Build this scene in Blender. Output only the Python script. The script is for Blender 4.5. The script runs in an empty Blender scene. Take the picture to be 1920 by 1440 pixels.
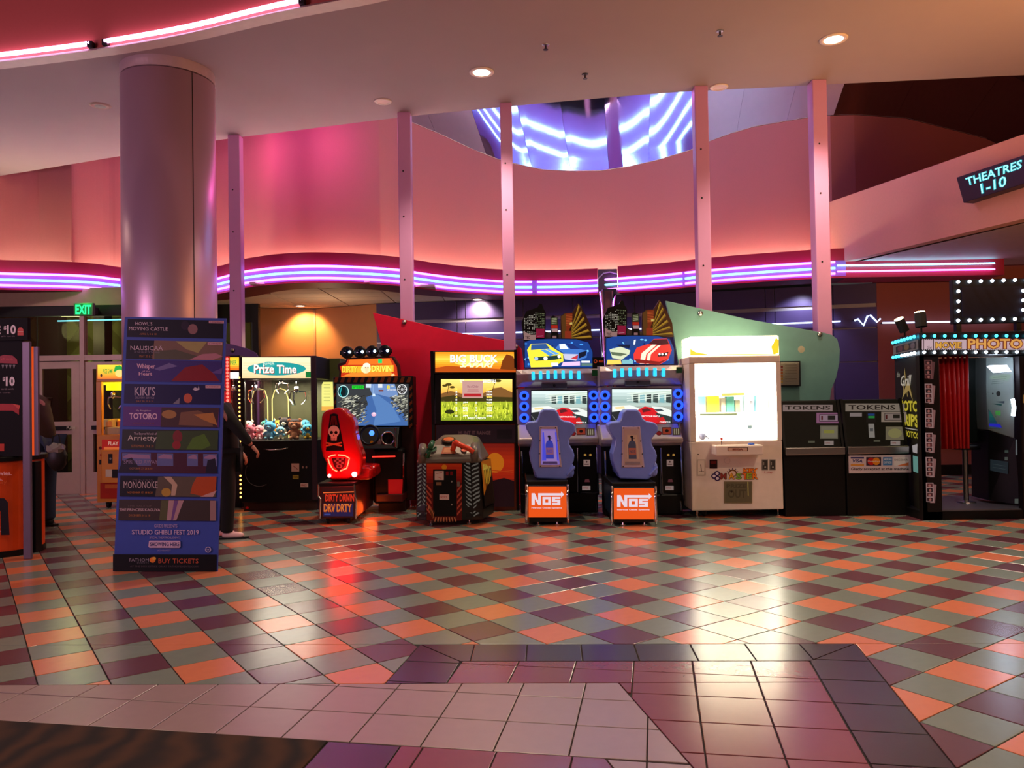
import bpy, math, random
from mathutils import Vector, Matrix
random.seed(7)
SC = bpy.context.scene
COL = SC.collection

# ------------------------------------------------------------------ camera, world, lights, exposure
H = 1.5; FPX = 1487.7; ROLL = .0169; PITCH = .0168
_c, _s, _cp, _sp = math.cos(ROLL), math.sin(ROLL), math.cos(PITCH), math.sin(PITCH)
FWD = Vector((0, _cp, _sp)); _U0 = Vector((0, -_sp, _cp)); _R0 = Vector((1, 0, 0))
RGT = _R0*_c - _U0*_s; UPV = _R0*_s + _U0*_c
CAMP = Vector((0, 0, H))
cd = bpy.data.cameras.new('camera'); cam = bpy.data.objects.new('camera', cd); COL.objects.link(cam)
cam.matrix_world = Matrix(((RGT.x, UPV.x, -FWD.x, 0), (RGT.y, UPV.y, -FWD.y, 0), (RGT.z, UPV.z, -FWD.z, H), (0, 0, 0, 1)))
cd.sensor_fit = 'HORIZONTAL'; cd.sensor_width = 36; cd.lens = FPX*36/1920; cd.clip_end = 200
SC.camera = cam
SC.view_settings.view_transform = 'Standard'; SC.view_settings.look = 'None'
SC.view_settings.gamma = 1; SC.view_settings.exposure = 0.12; SC.view_settings.use_curve_mapping = False
SC.cycles.use_denoising = True; SC.cycles.sample_clamp_indirect = 6; SC.cycles.max_bounces = 8
w = bpy.data.worlds.new('world'); SC.world = w; w.use_nodes = True
w.node_tree.nodes['Background'].inputs[0].default_value = (.55, .46, .46, 1)
w.node_tree.nodes['Background'].inputs[1].default_value = .07

def ray(u, v):
    return RGT*((u-960)/FPX) + UPV*((720-v)/FPX) + FWD
def aty(u, v, d):
    r = ray(u, v); return CAMP + r*(d/r.y)
def atz(u, v, z):
    r = ray(u, v); return CAMP + r*((z-H)/r.z)
def fl(u, v): return atz(u, v, 0)
def proj(p):
    q = Vector(p)-CAMP; z = q.dot(FWD); return (960+FPX*q.dot(RGT)/z, 720-FPX*q.dot(UPV)/z)
def lin(c):
    c = c/255.0
    return c/12.92 if c <= .04045 else ((c+.055)/1.055)**2.4
def C(r, g, b): return (lin(r), lin(g), lin(b))

def lamp(kind, name, loc, energy, col, size=.2, target=None, spot=None, blend=.6, sy=None):
    l = bpy.data.lights.new(name, kind); l.energy = energy; l.color = col
    if kind == 'AREA':
        l.size = size
        if sy: l.shape = 'RECTANGLE'; l.size_y = sy
    else: l.shadow_soft_size = size
    if spot: l.spot_size = math.radians(spot); l.spot_blend = blend
    o = bpy.data.objects.new(name, l); COL.objects.link(o); o.location = loc
    if target is not None:
        o.rotation_euler = (Vector(target)-Vector(loc)).to_track_quat('-Z', 'Y').to_euler()
    return o
WARM = C(255, 228, 196); PINK = C(255, 110, 205); LILAC = C(225, 140, 255)
# recessed lamps of the hall: the two lit ones in view and unseen ones added to light floor, machines and entrance
for (u, v) in ((903, 135), (1563, 73)):
    p = atz(u, v, 5.6); lamp('SPOT', 'hall_downlight_beam', (p.x, p.y, 5.5), 420, WARM, .12, (p.x, p.y, 0), 120)
for (x, y, e) in ((-5.5, 4.5, 130), (-1, 2.5, 260), (4.5, 3.5, 420), (8.2, 6.5, 260), (-8.2, 10.4, 170), (0, -1, 240), (5.5, -1, 260)):
    lamp('SPOT', 'hall_downlight_beam', (x, y, 5.3), e, WARM, .15, (x, y, 0), 140)
# unseen area fills added to tint the soffit, warm at right, lilac at left
lamp('AREA', 'warm_soffit_fill', (8.0, 4.8, 3.2), 680, C(255, 180, 105), 3.0, (7.6, 5.2, 5.6), sy=1.2)
lamp('AREA', 'lilac_soffit_fill', (-9.0, 3.0, 2.6), 190, C(240, 190, 225), 3.0, (-4, 7, 5.6), sy=1.2)
# neon wash behind the soffit
for (u, e) in ((50, 170), (400, 28), (600, 26)):
    p = atz(u, 330-(u*.16), 5.7); lamp('POINT', 'magenta_neon_wash', (p.x, p.y+.55, 5.85), e, PINK, .15)
for (u, e) in ((1210, 18), (1500, 18)):
    p = atz(u, 172, 5.7); lamp('POINT', 'lilac_neon_wash', (p.x, p.y+.5, 5.9), e, LILAC, .15)

# ------------------------------------------------------------------ materials
MATS = {}
def mat(key, rgb, rough=.5, metal=0., emit=None, es=0., noise=.10, nscale=9., bump=0., coat=0., spec=.5, stretch=None):
    if key in MATS: return MATS[key]
    m = bpy.data.materials.new(key); m.use_nodes = True; nt = m.node_tree; N = nt.nodes; L = nt.links
    b = N['Principled BSDF']
    tc = N.new('ShaderNodeTexCoord'); no = N.new('ShaderNodeTexNoise'); no.inputs['Scale'].default_value = nscale
    no.inputs['Detail'].default_value = 4
    src = tc.outputs['Object']
    if stretch:
        mp = N.new('ShaderNodeMapping'); mp.inputs['Scale'].default_value = stretch; L.new(src, mp.inputs[0]); src = mp.outputs[0]
    L.new(src, no.inputs['Vector'])
    mr = N.new('ShaderNodeMapRange'); mr.inputs[3].default_value = 1-noise; mr.inputs[4].default_value = 1+noise
    L.new(no.outputs[0], mr.inputs[0])
    mx = N.new('ShaderNodeMix'); mx.data_type = 'RGBA'; mx.blend_type = 'MULTIPLY'; mx.inputs[0].default_value = 1
    mx.inputs[6].default_value = (*rgb, 1); L.new(mr.outputs[0], mx.inputs[7]); L.new(mx.outputs[2], b.inputs['Base Color'])
    b.inputs['Roughness'].default_value = rough; b.inputs['Metallic'].default_value = metal
    b.inputs['Specular IOR Level'].default_value = spec; b.inputs['Coat Weight'].default_value = coat
    if emit is not None:
        b.inputs['Emission Color'].default_value = (*emit, 1); b.inputs['Emission Strength'].default_value = es
    if bump:
        bp = N.new('ShaderNodeBump'); bp.inputs['Strength'].default_value = bump; bp.inputs['Distance'].default_value = .01
        L.new(no.outputs[0], bp.inputs['Height']); L.new(bp.outputs[0], b.inputs['Normal'])
    MATS[key] = m; return m
def glow(key, rgb, es): return mat(key, (0.02, 0.02, 0.02), .6, emit=rgb, es=es, noise=.02)
def print_mat(es, rough=.45):  # es above zero: colour glows, on screens and on weakly lit prints
    key = 'print_%g_%g' % (es, rough)
    if key in MATS: return MATS[key]
    m = bpy.data.materials.new(key); m.use_nodes = True; N = m.node_tree.nodes; L = m.node_tree.links; b = N['Principled BSDF']
    a = N.new('ShaderNodeVertexColor'); a.layer_name = 'Col'
    b.inputs['Roughness'].default_value = rough; b.inputs['Specular IOR Level'].default_value = .22
    if es > 0:
        b.inputs['Base Color'].default_value = (.01, .01, .01, 1); L.new(a.outputs[0], b.inputs['Emission Color']); b.inputs['Emission Strength'].default_value = es
    else:
        tc = N.new('ShaderNodeTexCoord'); no = N.new('ShaderNodeTexNoise'); no.inputs['Scale'].default_value = 20; L.new(tc.outputs['Object'], no.inputs['Vector'])
        mr = N.new('ShaderNodeMapRange'); mr.inputs[3].default_value = .93; mr.inputs[4].default_value = 1.07; L.new(no.outputs[0], mr.inputs[0])
        mx = N.new('ShaderNodeMix'); mx.data_type = 'RGBA'; mx.blend_type = 'MULTIPLY'; mx.inputs[0].default_value = 1
        L.new(a.outputs[0], mx.inputs[6]); L.new(mr.outputs[0], mx.inputs[7]); L.new(mx.outputs[2], b.inputs['Base Color'])
    MATS[key] = m; return m
def glass_mat(key='clear_glass', tint=(1, 1, 1), gl=.07, rough=.02):
    if key in MATS: return MATS[key]
    m = bpy.data.materials.new(key); m.use_nodes = True; N = m.node_tree.nodes; L = m.node_tree.links
    N.remove(N['Principled BSDF']); t = N.new('ShaderNodeBsdfTransparent'); t.inputs[0].default_value = (*tint, 1)
    g = N.new('ShaderNodeBsdfGlossy'); g.inputs['Roughness'].default_value = rough
    f = N.new('ShaderNodeFresnel'); f.inputs[0].default_value = 1.45; ad = N.new('ShaderNodeMath'); ad.operation = 'ADD'; ad.inputs[1].default_value = gl-.04
    L.new(f.outputs[0], ad.inputs[0]); mx = N.new('ShaderNodeMixShader'); L.new(ad.outputs[0], mx.inputs[0]); L.new(t.outputs[0], mx.inputs[1]); L.new(g.outputs[0], mx.inputs[2])
    L.new(mx.outputs[0], N['Material Output'].inputs[0]); MATS[key] = m; return m

BLACK = mat('black_laminate', C(9, 8, 9), .42, spec=.3)
BLACKM = mat('black_matte', C(12, 11, 12), .7)
DARKGREY = mat('dark_grey_plastic', C(45, 42, 44), .45)
CHROME = mat('chrome', C(225, 225, 225), .12, 1., noise=.03)
STEEL = mat('brushed_steel', C(170, 168, 165), .3, 1., stretch=(2, 2, 60))
SILVER = mat('silver_plastic', C(165, 150, 152), .33, .35)
WHITEP = mat('white_enamel', C(232, 214, 200), .35)
PAPER = mat('white_paper', C(225, 215, 208), .7)
RED = mat('red_gloss_plastic', C(190, 12, 12), .22, coat=.4)
GLASS = glass_mat()
RUBBER = mat('black_rubber', C(14, 14, 14), .8)

# ------------------------------------------------------------------ mesh helpers
class MB:
    def __init__(s): s.v = []; s.f = []; s.c = []; s.mi = []; s.cur = 0
    def face(s, idx, col=None): s.f.append(idx); s.c.append(col); s.mi.append(s.cur)
    def add(s, vs, fs, col=None):
        b = len(s.v); s.v += [tuple(x) for x in vs]
        for f in fs: s.face([b+i for i in f], col)
        return s
    def box(s, x0, x1, y0, y1, z0, z1, col=None):
        return s.add([(x0,y0,z0),(x1,y0,z0),(x1,y1,z0),(x0,y1,z0),(x0,y0,z1),(x1,y0,z1),(x1,y1,z1),(x0,y1,z1)],
              [(0,3,2,1),(4,5,6,7),(0,1,5,4),(1,2,6,5),(2,3,7,6),(3,0,4,7)], col)
    def prism(s, pts, vec, col=None):
        n = len(pts); pts = [Vector(p) for p in pts]; vec = Vector(vec)
        nor = Vector((0,0,0))
        for i in range(n):
            a, b = pts[i], pts[(i+1) % n]; nor += a.cross(b)
        if nor.dot(vec) > 0: pts = pts[::-1]
        vs = pts + [p+vec for p in pts]
        fs = [list(range(n)), list(range(2*n-1, n-1, -1))] + [(i, i+n, (i+1) % n+n, (i+1) % n) for i in range(n)]
        return s.add(vs, fs, col)
    def tube(s, pts, r, seg=8, closed=False, caps=True, r2=None):
        pts = [Vector(p) for p in pts]; n = len(pts); rings = []; prev = None
        for i, p in enumerate(pts):
            if closed: t = pts[(i+1) % n]-pts[i-1]
            else: t = pts[min(i+1, n-1)]-pts[max(i-1, 0)]
            t.normalize()
            ref = prev if prev is not None else (Vector((0,0,1)) if abs(t.z) < .9 else Vector((0,1,0)))
            a = (ref - t*ref.dot(t)).normalized(); prev = a; b = t.cross(a)
            rr = r if r2 is None else r+(r2-r)*i/(n-1)
            rings.append([p+(a*math.cos(k*2*math.pi/seg)+b*math.sin(k*2*math.pi/seg))*rr for k in range(seg)])
        base = len(s.v)
        for rg in rings: s.v += [tuple(x) for x in rg]
        m = n if closed else n-1
        for i in range(m):
            j = (i+1) % n
            for k in range(seg):
                k2 = (k+1) % seg; s.face((base+i*seg+k, base+i*seg+k2, base+j*seg+k2, base+j*seg+k))
        if not closed and caps:
            s.face([base+k for k in range(seg)][::-1]); s.face([base+(n-1)*seg+k for k in range(seg)])
        return s
    def cyl(s, a, b, r, seg=16, r2=None): return s.tube([a, b], r, seg, r2=r2)
    def lathe(s, c, prof, seg=24, axis='z', a0=0, a1=2*math.pi):
        c = Vector(c); base = len(s.v); full = abs(a1-a0-2*math.pi) < 1e-6; m = seg if full else seg+1
        for (r, h) in prof:
            for k in range(m):
                t = a0+(a1-a0)*k/seg; x, y = r*math.cos(t), r*math.sin(t)
                if axis == 'z': q = (x, y, h)
                elif axis == 'y': q = (x, h, -y)
                else: q = (h, x, y)
                s.v.append(tuple(c+Vector(q)))
        for i in range(len(prof)-1):
            for k in range(seg):
                k2 = (k+1) % m
                s.face((base+i*m+k, base+i*m+k2, base+(i+1)*m+k2, base+(i+1)*m+k))
        if full:
            if prof[0][0] > 1e-4: s.face([base+k for k in range(m)][::-1])
            if prof[-1][0] > 1e-4: s.face([base+(len(prof)-1)*m+k for k in range(m)])
        return s
    def ball(s, c, r, seg=14, rings=9, sc=(1,1,1)):
        c = Vector(c); base = len(s.v)
        s.v.append(tuple(c+Vector((0,0,-r*sc[2]))))
        for i in range(1, rings):
            p = -math.pi/2+math.pi*i/rings
            for k in range(seg):
                t = 2*math.pi*k/seg; s.v.append(tuple(c+Vector((r*sc[0]*math.cos(p)*math.cos(t), r*sc[1]*math.cos(p)*math.sin(t), r*sc[2]*math.sin(p)))))
        s.v.append(tuple(c+Vector((0,0,r*sc[2])))); top = len(s.v)-1
        for k in range(seg): s.face((base, base+1+(k+1) % seg, base+1+k)); s.face((top, top-seg+k, top-seg+(k+1) % seg))
        for i in range(rings-2):
            for k in range(seg):
                a = base+1+i*seg; k2 = (k+1) % seg; s.face((a+k, a+k2, a+seg+k2, a+seg+k))
        return s
    def sweep(s, path, sec, closed_sec=True):
        """path: list of (point2d, normal2d); sec: [(off,z)]"""
        base = len(s.v); m = len(sec)
        for (p, n) in path:
            for (o, z) in sec: s.v.append((p[0]+n[0]*o, p[1]+n[1]*o, z))
        for i in range(len(path)-1):
            for k in range(m if closed_sec else m-1):
                k2 = (k+1) % m; s.face((base+i*m+k, base+i*m+k2, base+(i+1)*m+k2, base+(i+1)*m+k))
        if closed_sec: s.face([base+k for k in range(m)][::-1]); s.face([base+(len(path)-1)*m+k for k in range(m)])
        return s
def wloc(p):
    l = Vector((0,0,0))
    while p is not None: l += Vector(p.location); p = p.parent
    return l
def build(name, mb, material, parent=None, smooth=False, bevel=0, seg=2, kind=None, label=None, subsurf=0, autos=None):
    off = wloc(parent)
    me = bpy.data.meshes.new(name)
    me.from_pydata([(x-off.x, y-off.y, z-off.z) for (x, y, z) in mb.v], [], [list(f) for f in mb.f])
    mats = material if isinstance(material, (list, tuple)) else [material]
    for m in mats: me.materials.append(m)
    if len(mats) > 1:
        for p, i in zip(me.polygons, mb.mi): p.material_index = i
    if any(c is not None for c in mb.c):
        ca = me.color_attributes.new('Col', 'FLOAT_COLOR', 'CORNER'); d = []
        for f, c in zip(mb.f, mb.c):
            c = c or (1,1,1); d += [c[0], c[1], c[2], 1.0]*len(f)
        ca.data.foreach_set('color', d)
    me.validate(clean_customdata=False); me.update()
    if smooth: me.shade_smooth()
    o = bpy.data.objects.new(name, me); COL.objects.link(o)
    if parent is not None: o.parent = parent
    if bevel:
        b = o.modifiers.new('bevel', 'BEVEL'); b.width = bevel; b.segments = seg; b.limit_method = 'ANGLE'; b.angle_limit = math.radians(35)
    if subsurf:
        q = o.modifiers.new('sub', 'SUBSURF'); q.levels = subsurf; q.render_levels = subsurf
    if kind: o['kind'] = kind
    if label: o['label'] = label
    return o
def tag(o, label, cat, group=None):
    o['label'] = label; o['category'] = cat
    if group: o['group'] = group
    return o
def thing(name, label, cat, loc, group=None):
    o = bpy.data.objects.new(name, None); o.empty_display_size = .1; COL.objects.link(o); o.location = loc
    return tag(o, label, cat, group)
def struct(name, mb, m, parent=None, **k):
    o = build(name, mb, m, parent, **k)
    if parent is None: o['kind'] = 'structure'
    return o
def R(u0, v0, u1, v1, d):
    um, vm = (u0+u1)/2, (v0+v1)/2
    return aty(u0, vm, d).x, aty(u1, vm, d).x, aty(um, v1, d).z, aty(um, v0, d).z
def pbox(name, u0, v0, u1, v1, d, dep, m, parent=None, z0=None, **k):
    x0, x1, za, zb = R(u0, v0, u1, v1, d)
    if z0 is not None: za = z0
    return build(name, MB().box(x0, x1, d, d+dep, za, zb), m, parent, **k)
def pprism(name, pts, d, dep, m, parent=None, **k):
    return build(name, MB().prism([aty(u, v, d) for u, v in pts], (0, dep, 0)), m, parent, **k)

# ------------------------------------------------------------------ flat prints (lettering, posters, screens)
_TXT = {}
def text_geo(s, bold=0.0, shear=0.0):
    k = (s, bold, shear)
    if k in _TXT: return _TXT[k]
    cu = bpy.data.curves.new('t', 'FONT'); cu.body = s; cu.offset = bold; cu.shear = shear; cu.resolution_u = 2; cu.align_x = 'LEFT'
    o = bpy.data.objects.new('t', cu); COL.objects.link(o); dg = bpy.context.evaluated_depsgraph_get()
    me = o.evaluated_get(dg).to_mesh(); vs = [(v.co.x, v.co.y) for v in me.vertices]; fs = [tuple(p.vertices) for p in me.polygons]
    o.evaluated_get(dg).to_mesh_clear(); bpy.data.objects.remove(o); bpy.data.curves.remove(cu)
    x0 = min(v[0] for v in vs); x1 = max(v[0] for v in vs); y0 = min(v[1] for v in vs); y1 = max(v[1] for v in vs)
    _TXT[k] = ([((x-x0)/(x1-x0), (y1-y)/(y1-y0)) for x, y in vs], fs); return _TXT[k]
class Art:
    """2-D drawing laid on a real surface; FR maps drawing coordinates to a point, NR is the surface normal"""
    def __init__(s, fr, nr): s.m = MB(); s.fr = fr; s.n = Vector(nr).normalized(); s.k = 1; s.st = .0007
    def pt(s, u, v): return s.fr(u, v) + s.n*(s.k*s.st)
    def poly(s, pts, col, up=True):
        if len(pts) < 3: return s
        P = [s.pt(u, v) for u, v in pts]
        nn = Vector((0,0,0))
        for i in range(len(P)): nn += (P[i]-P[0]).cross(P[(i+1) % len(P)]-P[0])
        if nn.dot(s.n) < 0: P = P[::-1]
        s.m.add(P, [list(range(len(P)))], C(*col))
        if up: s.k += .12
        return s
    def rect(s, u0, v0, u1, v1, col, up=True): return s.poly([(u0,v0),(u1,v0),(u1,v1),(u0,v1)], col, up)
    def ell(s, cu, cv, ru, rv, col, n=18, a0=0, a1=360):
        return s.poly([(cu+ru*math.cos(math.radians(a0+(a1-a0)*i/n)), cv+rv*math.sin(math.radians(a0+(a1-a0)*i/n))) for i in range(n if a1-a0 == 360 else n+1)], col)
    def line(s, pts, w, col):
        for (a, b), (c, d) in zip(pts, pts[1:]):
            L = math.hypot(c-a, d-b) or 1; nx, ny = -(d-b)/L*w/2, (c-a)/L*w/2
            s.poly([(a+nx,b+ny),(c+nx,d+ny),(c-nx,d-ny),(a-nx,b-ny)], col, False)
        s.k += .12; return s
    def vgrad(s, u0, v0, u1, v1, stops, n=14):
        for i in range(n):
            t = (i+.5)/n
            for (ta, ca), (tb, cb) in zip(stops, stops[1:]):
                if ta <= t <= tb:
                    q = (t-ta)/(tb-ta); col = tuple(ca[j]+(cb[j]-ca[j])*q for j in range(3)); break
            s.rect(u0, v0+(v1-v0)*i/n, u1, v0+(v1-v0)*(i+1)/n, col, False)
        s.k += .3; return s
    def text(s, t, u0, v0, u1, v1, col, bold=.0, shear=0., slope=0.):
        vs, fs = text_geo(t, bold, shear); P = [s.pt(u0+(u1-u0)*x, v0+(v1-v0)*y+slope*(u1-u0)*x) for x, y in vs]
        s.m.add(P, fs, C(*col)); s.k += .3; return s
    def done(s, name, parent, es=0, rough=.45, **k): return build(name, s.m, print_mat(es, rough), parent, **k)
def artY(d): return Art(lambda u, v: aty(u, v, d), (0, -1, 0))
def artP(p0, n):
    p0 = Vector(p0); n = Vector(n)
    def fr(u, v):
        r = ray(u, v); return CAMP + r*((p0-CAMP).dot(n)/r.dot(n))
    return Art(fr, n if n.dot(CAMP-p0) > 0 else -n)
def artQ(tl, tr, br, bl):
    tl, tr, br, bl = map(Vector, (tl, tr, br, bl)); n = (tr-tl).cross(bl-tl)
    if n.dot(CAMP-tl) < 0: n = -n
    return Art(lambda a, b: tl*(1-a)*(1-b)+tr*a*(1-b)+br*a*b+bl*(1-a)*b, n)

def spline(pts, n=6):
    out = []
    for i in range(len(pts)-1):
        p0 = pts[max(i-1, 0)]; p1 = pts[i]; p2 = pts[i+1]; p3 = pts[min(i+2, len(pts)-1)]
        for k in range(n):
            t = k/n; out.append(tuple(.5*((2*b)+(-a+c)*t+(2*a-5*b+4*c-d)*t*t+(-a+3*b-3*c+d)*t**3) for a, b, c, d in zip(p0, p1, p2, p3)))
    out.append(tuple(pts[-1])); return out
def with_normals(pts):
    o = []
    for i, p in enumerate(pts):
        a = pts[max(i-1, 0)]; b = pts[min(i+1, len(pts)-1)]; dx, dy = b[0]-a[0], b[1]-a[1]; L = math.hypot(dx, dy)
        n = (-dy/L, dx/L)
        if n[1] < 0: n = (-n[0], -n[1])
        o.append(((p[0], p[1]), n))
    return o
def interp(tab, x):
    if x <= tab[0][0]: return tab[0][1]
    for (a, b), (c, d) in zip(tab, tab[1:]):
        if x <= c: return b+(d-b)*(x-a)/(c-a)
    return tab[-1][1]

exec_parts = []
# ================================================================== FLOOR
T = .3226; YAW = .1779
GROUT = mat('dark_grout', C(26, 12, 14), .8)
def tilemat(k, c, r=.25, cvar=.08): return mat(k, c, r, noise=cvar, nscale=14, bump=.02, spec=1.0)
T_GREY = tilemat('grey_green_tile', C(120, 130, 120)); T_ORG = tilemat('orange_tile', C(214, 122, 84)); T_PUR = tilemat('plum_tile', C(98, 52, 62))
T_LIGHT = tilemat('pale_lilac_tile', C(150, 124, 126), .34); T_MAUVE = tilemat('mauve_tile', C(122, 58, 66), .22); T_DARK = tilemat('charcoal_plum_tile', C(48, 27, 32), .24)
floor = struct('floor', MB().box(-14, 14, -4, 22, -.12, -.006), GROUT)
def hp(a, b, side):
    """half-plane through floor points a,b containing the point SIDE"""
    n = Vector((-(b.y-a.y), b.x-a.x)); c = n.x*a.x+n.y*a.y
    if n.x*side.x+n.y*side.y < c: n = -n; c = -c
    L = n.length; return (n.x/L, n.y/L, c/L)
def clip(poly, hs, g=0.):
    for (nx, ny, c) in hs:
        out = []; c = c+g
        for i in range(len(poly)):
            p, q = poly[i], poly[(i+1) % len(poly)]; dp = nx*p[0]+ny*p[1]-c; dq = nx*q[0]+ny*q[1]-c
            if dp >= 0: out.append(p)
            if (dp >= 0) != (dq >= 0):
                t = dp/(dp-dq); out.append((p[0]+(q[0]-p[0])*t, p[1]+(q[1]-p[1])*t))
        poly = out
        if len(poly) < 3: return None
    a = sum(poly[i][0]*poly[(i+1) % len(poly)][1]-poly[(i+1) % len(poly)][0]*poly[i][1] for i in range(len(poly)))/2
    return poly if abs(a) > .0006 else None
def flip(h): return (-h[0], -h[1], -h[2])
pTL, pTR, pRB, pLB = fl(788, 1208), fl(1604, 1206.5), fl(1793, 1440), fl(722, 1281)
iTL, iTR, iRB, iLB = fl(863, 1240), fl(1518.5, 1239), fl(1636, 1440), fl(838, 1280)
far = fl(1100, 1000); mid = fl(1250, 1260)
hTop = hp(pTL, pTR, far); hRight = hp(pTR, pRB, fl(1900, 1300)); hLeft = hp(pTL, pLB, fl(300, 1240))
l0, l1, l2 = fl(0, 1284), fl(1160, 1280), fl(1300.5, 1440)
hL = hp(l0, l1, far); hDiag = hp(l1, l2, fl(1600, 1400))
hIT = hp(iTL, iTR, mid); hIR = hp(iTR, iRB, mid); hIL = hp(iTL, iLB, mid)
hMitR = hp(iTR, pTR, mid); hMitL = hp(iTL, pTL, mid)
e0, e1 = fl(0, 1351), fl(1137, 1421.5); hE = hp(e0, e1, far)
hN2 = hp(fl(1135, 1421), fl(1150, 1440), fl(1250, 1435))
hCar = hp(fl(617, 1388), fl(569, 1440), fl(800, 1430))
F2 = [hTop]; F1 = [flip(hTop), hLeft, hL]; F3 = [flip(hTop), hRight]
G = .0035
def cell(o, ax, ay, i, j, g=G, T=T):
    return [(o[0]+ax[0]*T*a+ay[0]*T*b, o[1]+ax[1]*T*a+ay[1]*T*b) for a, b in ((i+g/T, j+g/T), (i+1-g/T, j+g/T), (i+1-g/T, j+1-g/T), (i+g/T, j+1-g/T))]
def lowprism(mb, poly, z0=-.006, z1=0.):
    a = sum(poly[i][0]*poly[(i+1) % len(poly)][1]-poly[(i+1) % len(poly)][0]*poly[i][1] for i in range(len(poly)))
    if a < 0: poly = poly[::-1]
    n = len(poly); inset = []; cx = sum(p[0] for p in poly)/n; cy = sum(p[1] for p in poly)/n
    for p in poly:
        d = math.hypot(p[0]-cx, p[1]-cy) or 1; inset.append((cx+(p[0]-cx)*(1-.003/d), cy+(p[1]-cy)*(1-.003/d)))
    vs = [(x, y, z0) for x, y in poly]+[(x, y, z1-.0015) for x, y in poly]+[(x, y, z1) for x, y in inset]
    fs = [list(range(2*n, 3*n))]
    for i in range(n):
        j = (i+1) % n; fs += [(i, j, n+j, n+i), (n+i, n+j, 2*n+j, 2*n+i)]
    mb.add(vs, fs)
def parea(poly):
    q = [proj((x, y, 0)) for x, y in poly if y > .5]
    if len(q) < 3: return 0
    if max(p[0] for p in q) < 0 or min(p[0] for p in q) > 1920 or min(p[1] for p in q) > 1440: return 0
    return abs(sum(q[i][0]*q[(i+1) % len(q)][1]-q[(i+1) % len(q)][0]*q[i][1] for i in range(len(q))))/2
ya = YAW+math.pi/4; dA = (math.cos(ya), -math.sin(ya)); dB = (math.sin(ya), math.cos(ya)); dO = (2.3259, 5.1514)
pieces = []
for i in range(-46, 34):
    for j in range(-40, 44):
        c = cell(dO, dA, dB, i, j)
        cx, cy = c[0]
        if not (-9.5 < cx < 9.5 and 2.4 < cy < 14.5): continue
        m = T_GREY if (i+j) % 2 else (T_ORG if (j % 2 == 0) else T_PUR)
        full = [F for F in (F2, F1, F3) if clip(c, F) is not None and all(n[0]*p[0]+n[1]*p[1] >= n[2]+G for n in F for p in c)]
        if full: pieces.append((parea(c), c, m, True)); continue
        for F in (F2, F1, F3):
            q = clip(c, F, G)
            if q: pieces.append((parea(q), q, m, False))
pieces.sort(key=lambda t: -t[0])
shared = {}
for a, c, m, full in pieces[:300]:
    if full:
        if m.name not in shared:
            mb = MB(); lowprism(mb, [(x-c[0][0], y-c[0][1]) for x, y in c]); me = build('tile', mb, m, floor); shared[m.name] = me.data
            me.location = (c[0][0], c[0][1], 0); continue
        o = bpy.data.objects.new('tile', shared[m.name]); COL.objects.link(o); o.parent = floor; o.location = (c[0][0], c[0][1], 0)
    else:
        mb = MB(); lowprism(mb, c); build('tile', mb, m, floor)
mb = MB(); ml = [T_GREY, T_ORG, T_PUR]
for a, c, m, full in pieces[300:]:
    mb.cur = ml.index(m); lowprism(mb, c)
build('tile_field', mb, ml, floor, kind='stuff')
# inner panel: mauve slabs, charcoal border, pale path
mO = (.6337, 4.3462); lO = (-1.0022, 3.8746); gA = (math.cos(YAW), -math.sin(YAW)); gB = (math.sin(YAW), math.cos(YAW)); TT = .3221
def field(name, o, m, regions, ir, jr, wide=False):
    for i in ir:
        for j in jr:
            c = cell(o, gA, gB, i, j, G, TT) if not wide else [(o[0]+gA[0]*TT*a+gB[0]*TT*b, o[1]+gA[1]*TT*a+gB[1]*TT*b) for a, b in ((-30, j+.011), (30, j+.011), (30, j+1-.011), (-30, j+1-.011))]
            for F in regions:
                q = clip(c, F, G)
                if q: mb = MB(); lowprism(mb, q); build(name, mb, m, floor)
field('mauve_tile', mO, T_MAUVE, [[hIT, hIL, hIR, hL], [hIT, hIR, flip(hL), hDiag]], range(-8, 8), range(-6, 4))
field('border_tile', mO, T_DARK, [[flip(hIR), flip(hRight), flip(hMitR)]], [0], range(-6, 4), True)
field('border_tile', mO, T_DARK, [[flip(hIL), flip(hLeft), hL, flip(hMitL)]], [0], range(-3, 4), True)
sp = [((788, 1208), (863, 1240)), ((890, 1207.5), (881.7, 1238.7)), ((988.7, 1206), (986, 1239)), ((1088.7, 1206), (1092.5, 1239)), ((1187.5, 1206), (1199, 1239)), ((1292.5, 1206), (1310, 1239)), ((1395, 1206), (1419, 1239)), ((1497.5, 1206), (1525, 1236)), ((1604, 1206), (1518.5, 1239))]
for k, ((a, b), (c, d)) in enumerate(zip(sp, sp[1:])):
    big = [(-9, 3), (9, 3), (9, 9), (-9, 9)]
    ha = hp(fl(*a), fl(*b), mid+Vector((8 if k else 0, 0, 0)) if k else mid); hb = hp(fl(*c), fl(*d), mid-Vector((8, 0, 0)))
    if k == 0: ha = hMitL
    if k == 7: hb = hMitR
    q = clip(big, [ha, hb, flip(hTop), flip(hIT)], G)
    if q: mb = MB(); lowprism(mb, q); build('border_tile', mb, T_DARK, floor)
field('pale_tile', lO, T_LIGHT, [[flip(hL), flip(hDiag), hE], [flip(hE), hN2, flip(hDiag)]], range(-22, 8), range(-4, 4))
hDM = hp(fl(751, 1399), fl(722, 1440), fl(1000, 1430))
field('border_tile', lO, T_DARK, [[flip(hE), hCar, flip(hDM)]], [0], range(-4, 3), True)
field('mauve_tile', (lO[0]+.02, lO[1]+.02), T_MAUVE, [[flip(hE), flip(hN2), hDM]], range(-8, 8), range(-4, 3))
big = [(-9, 1.2), (6, 1.2), (6, 6), (-9, 6)]
q = clip(big, [flip(hE), flip(hCar)], .004)
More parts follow.
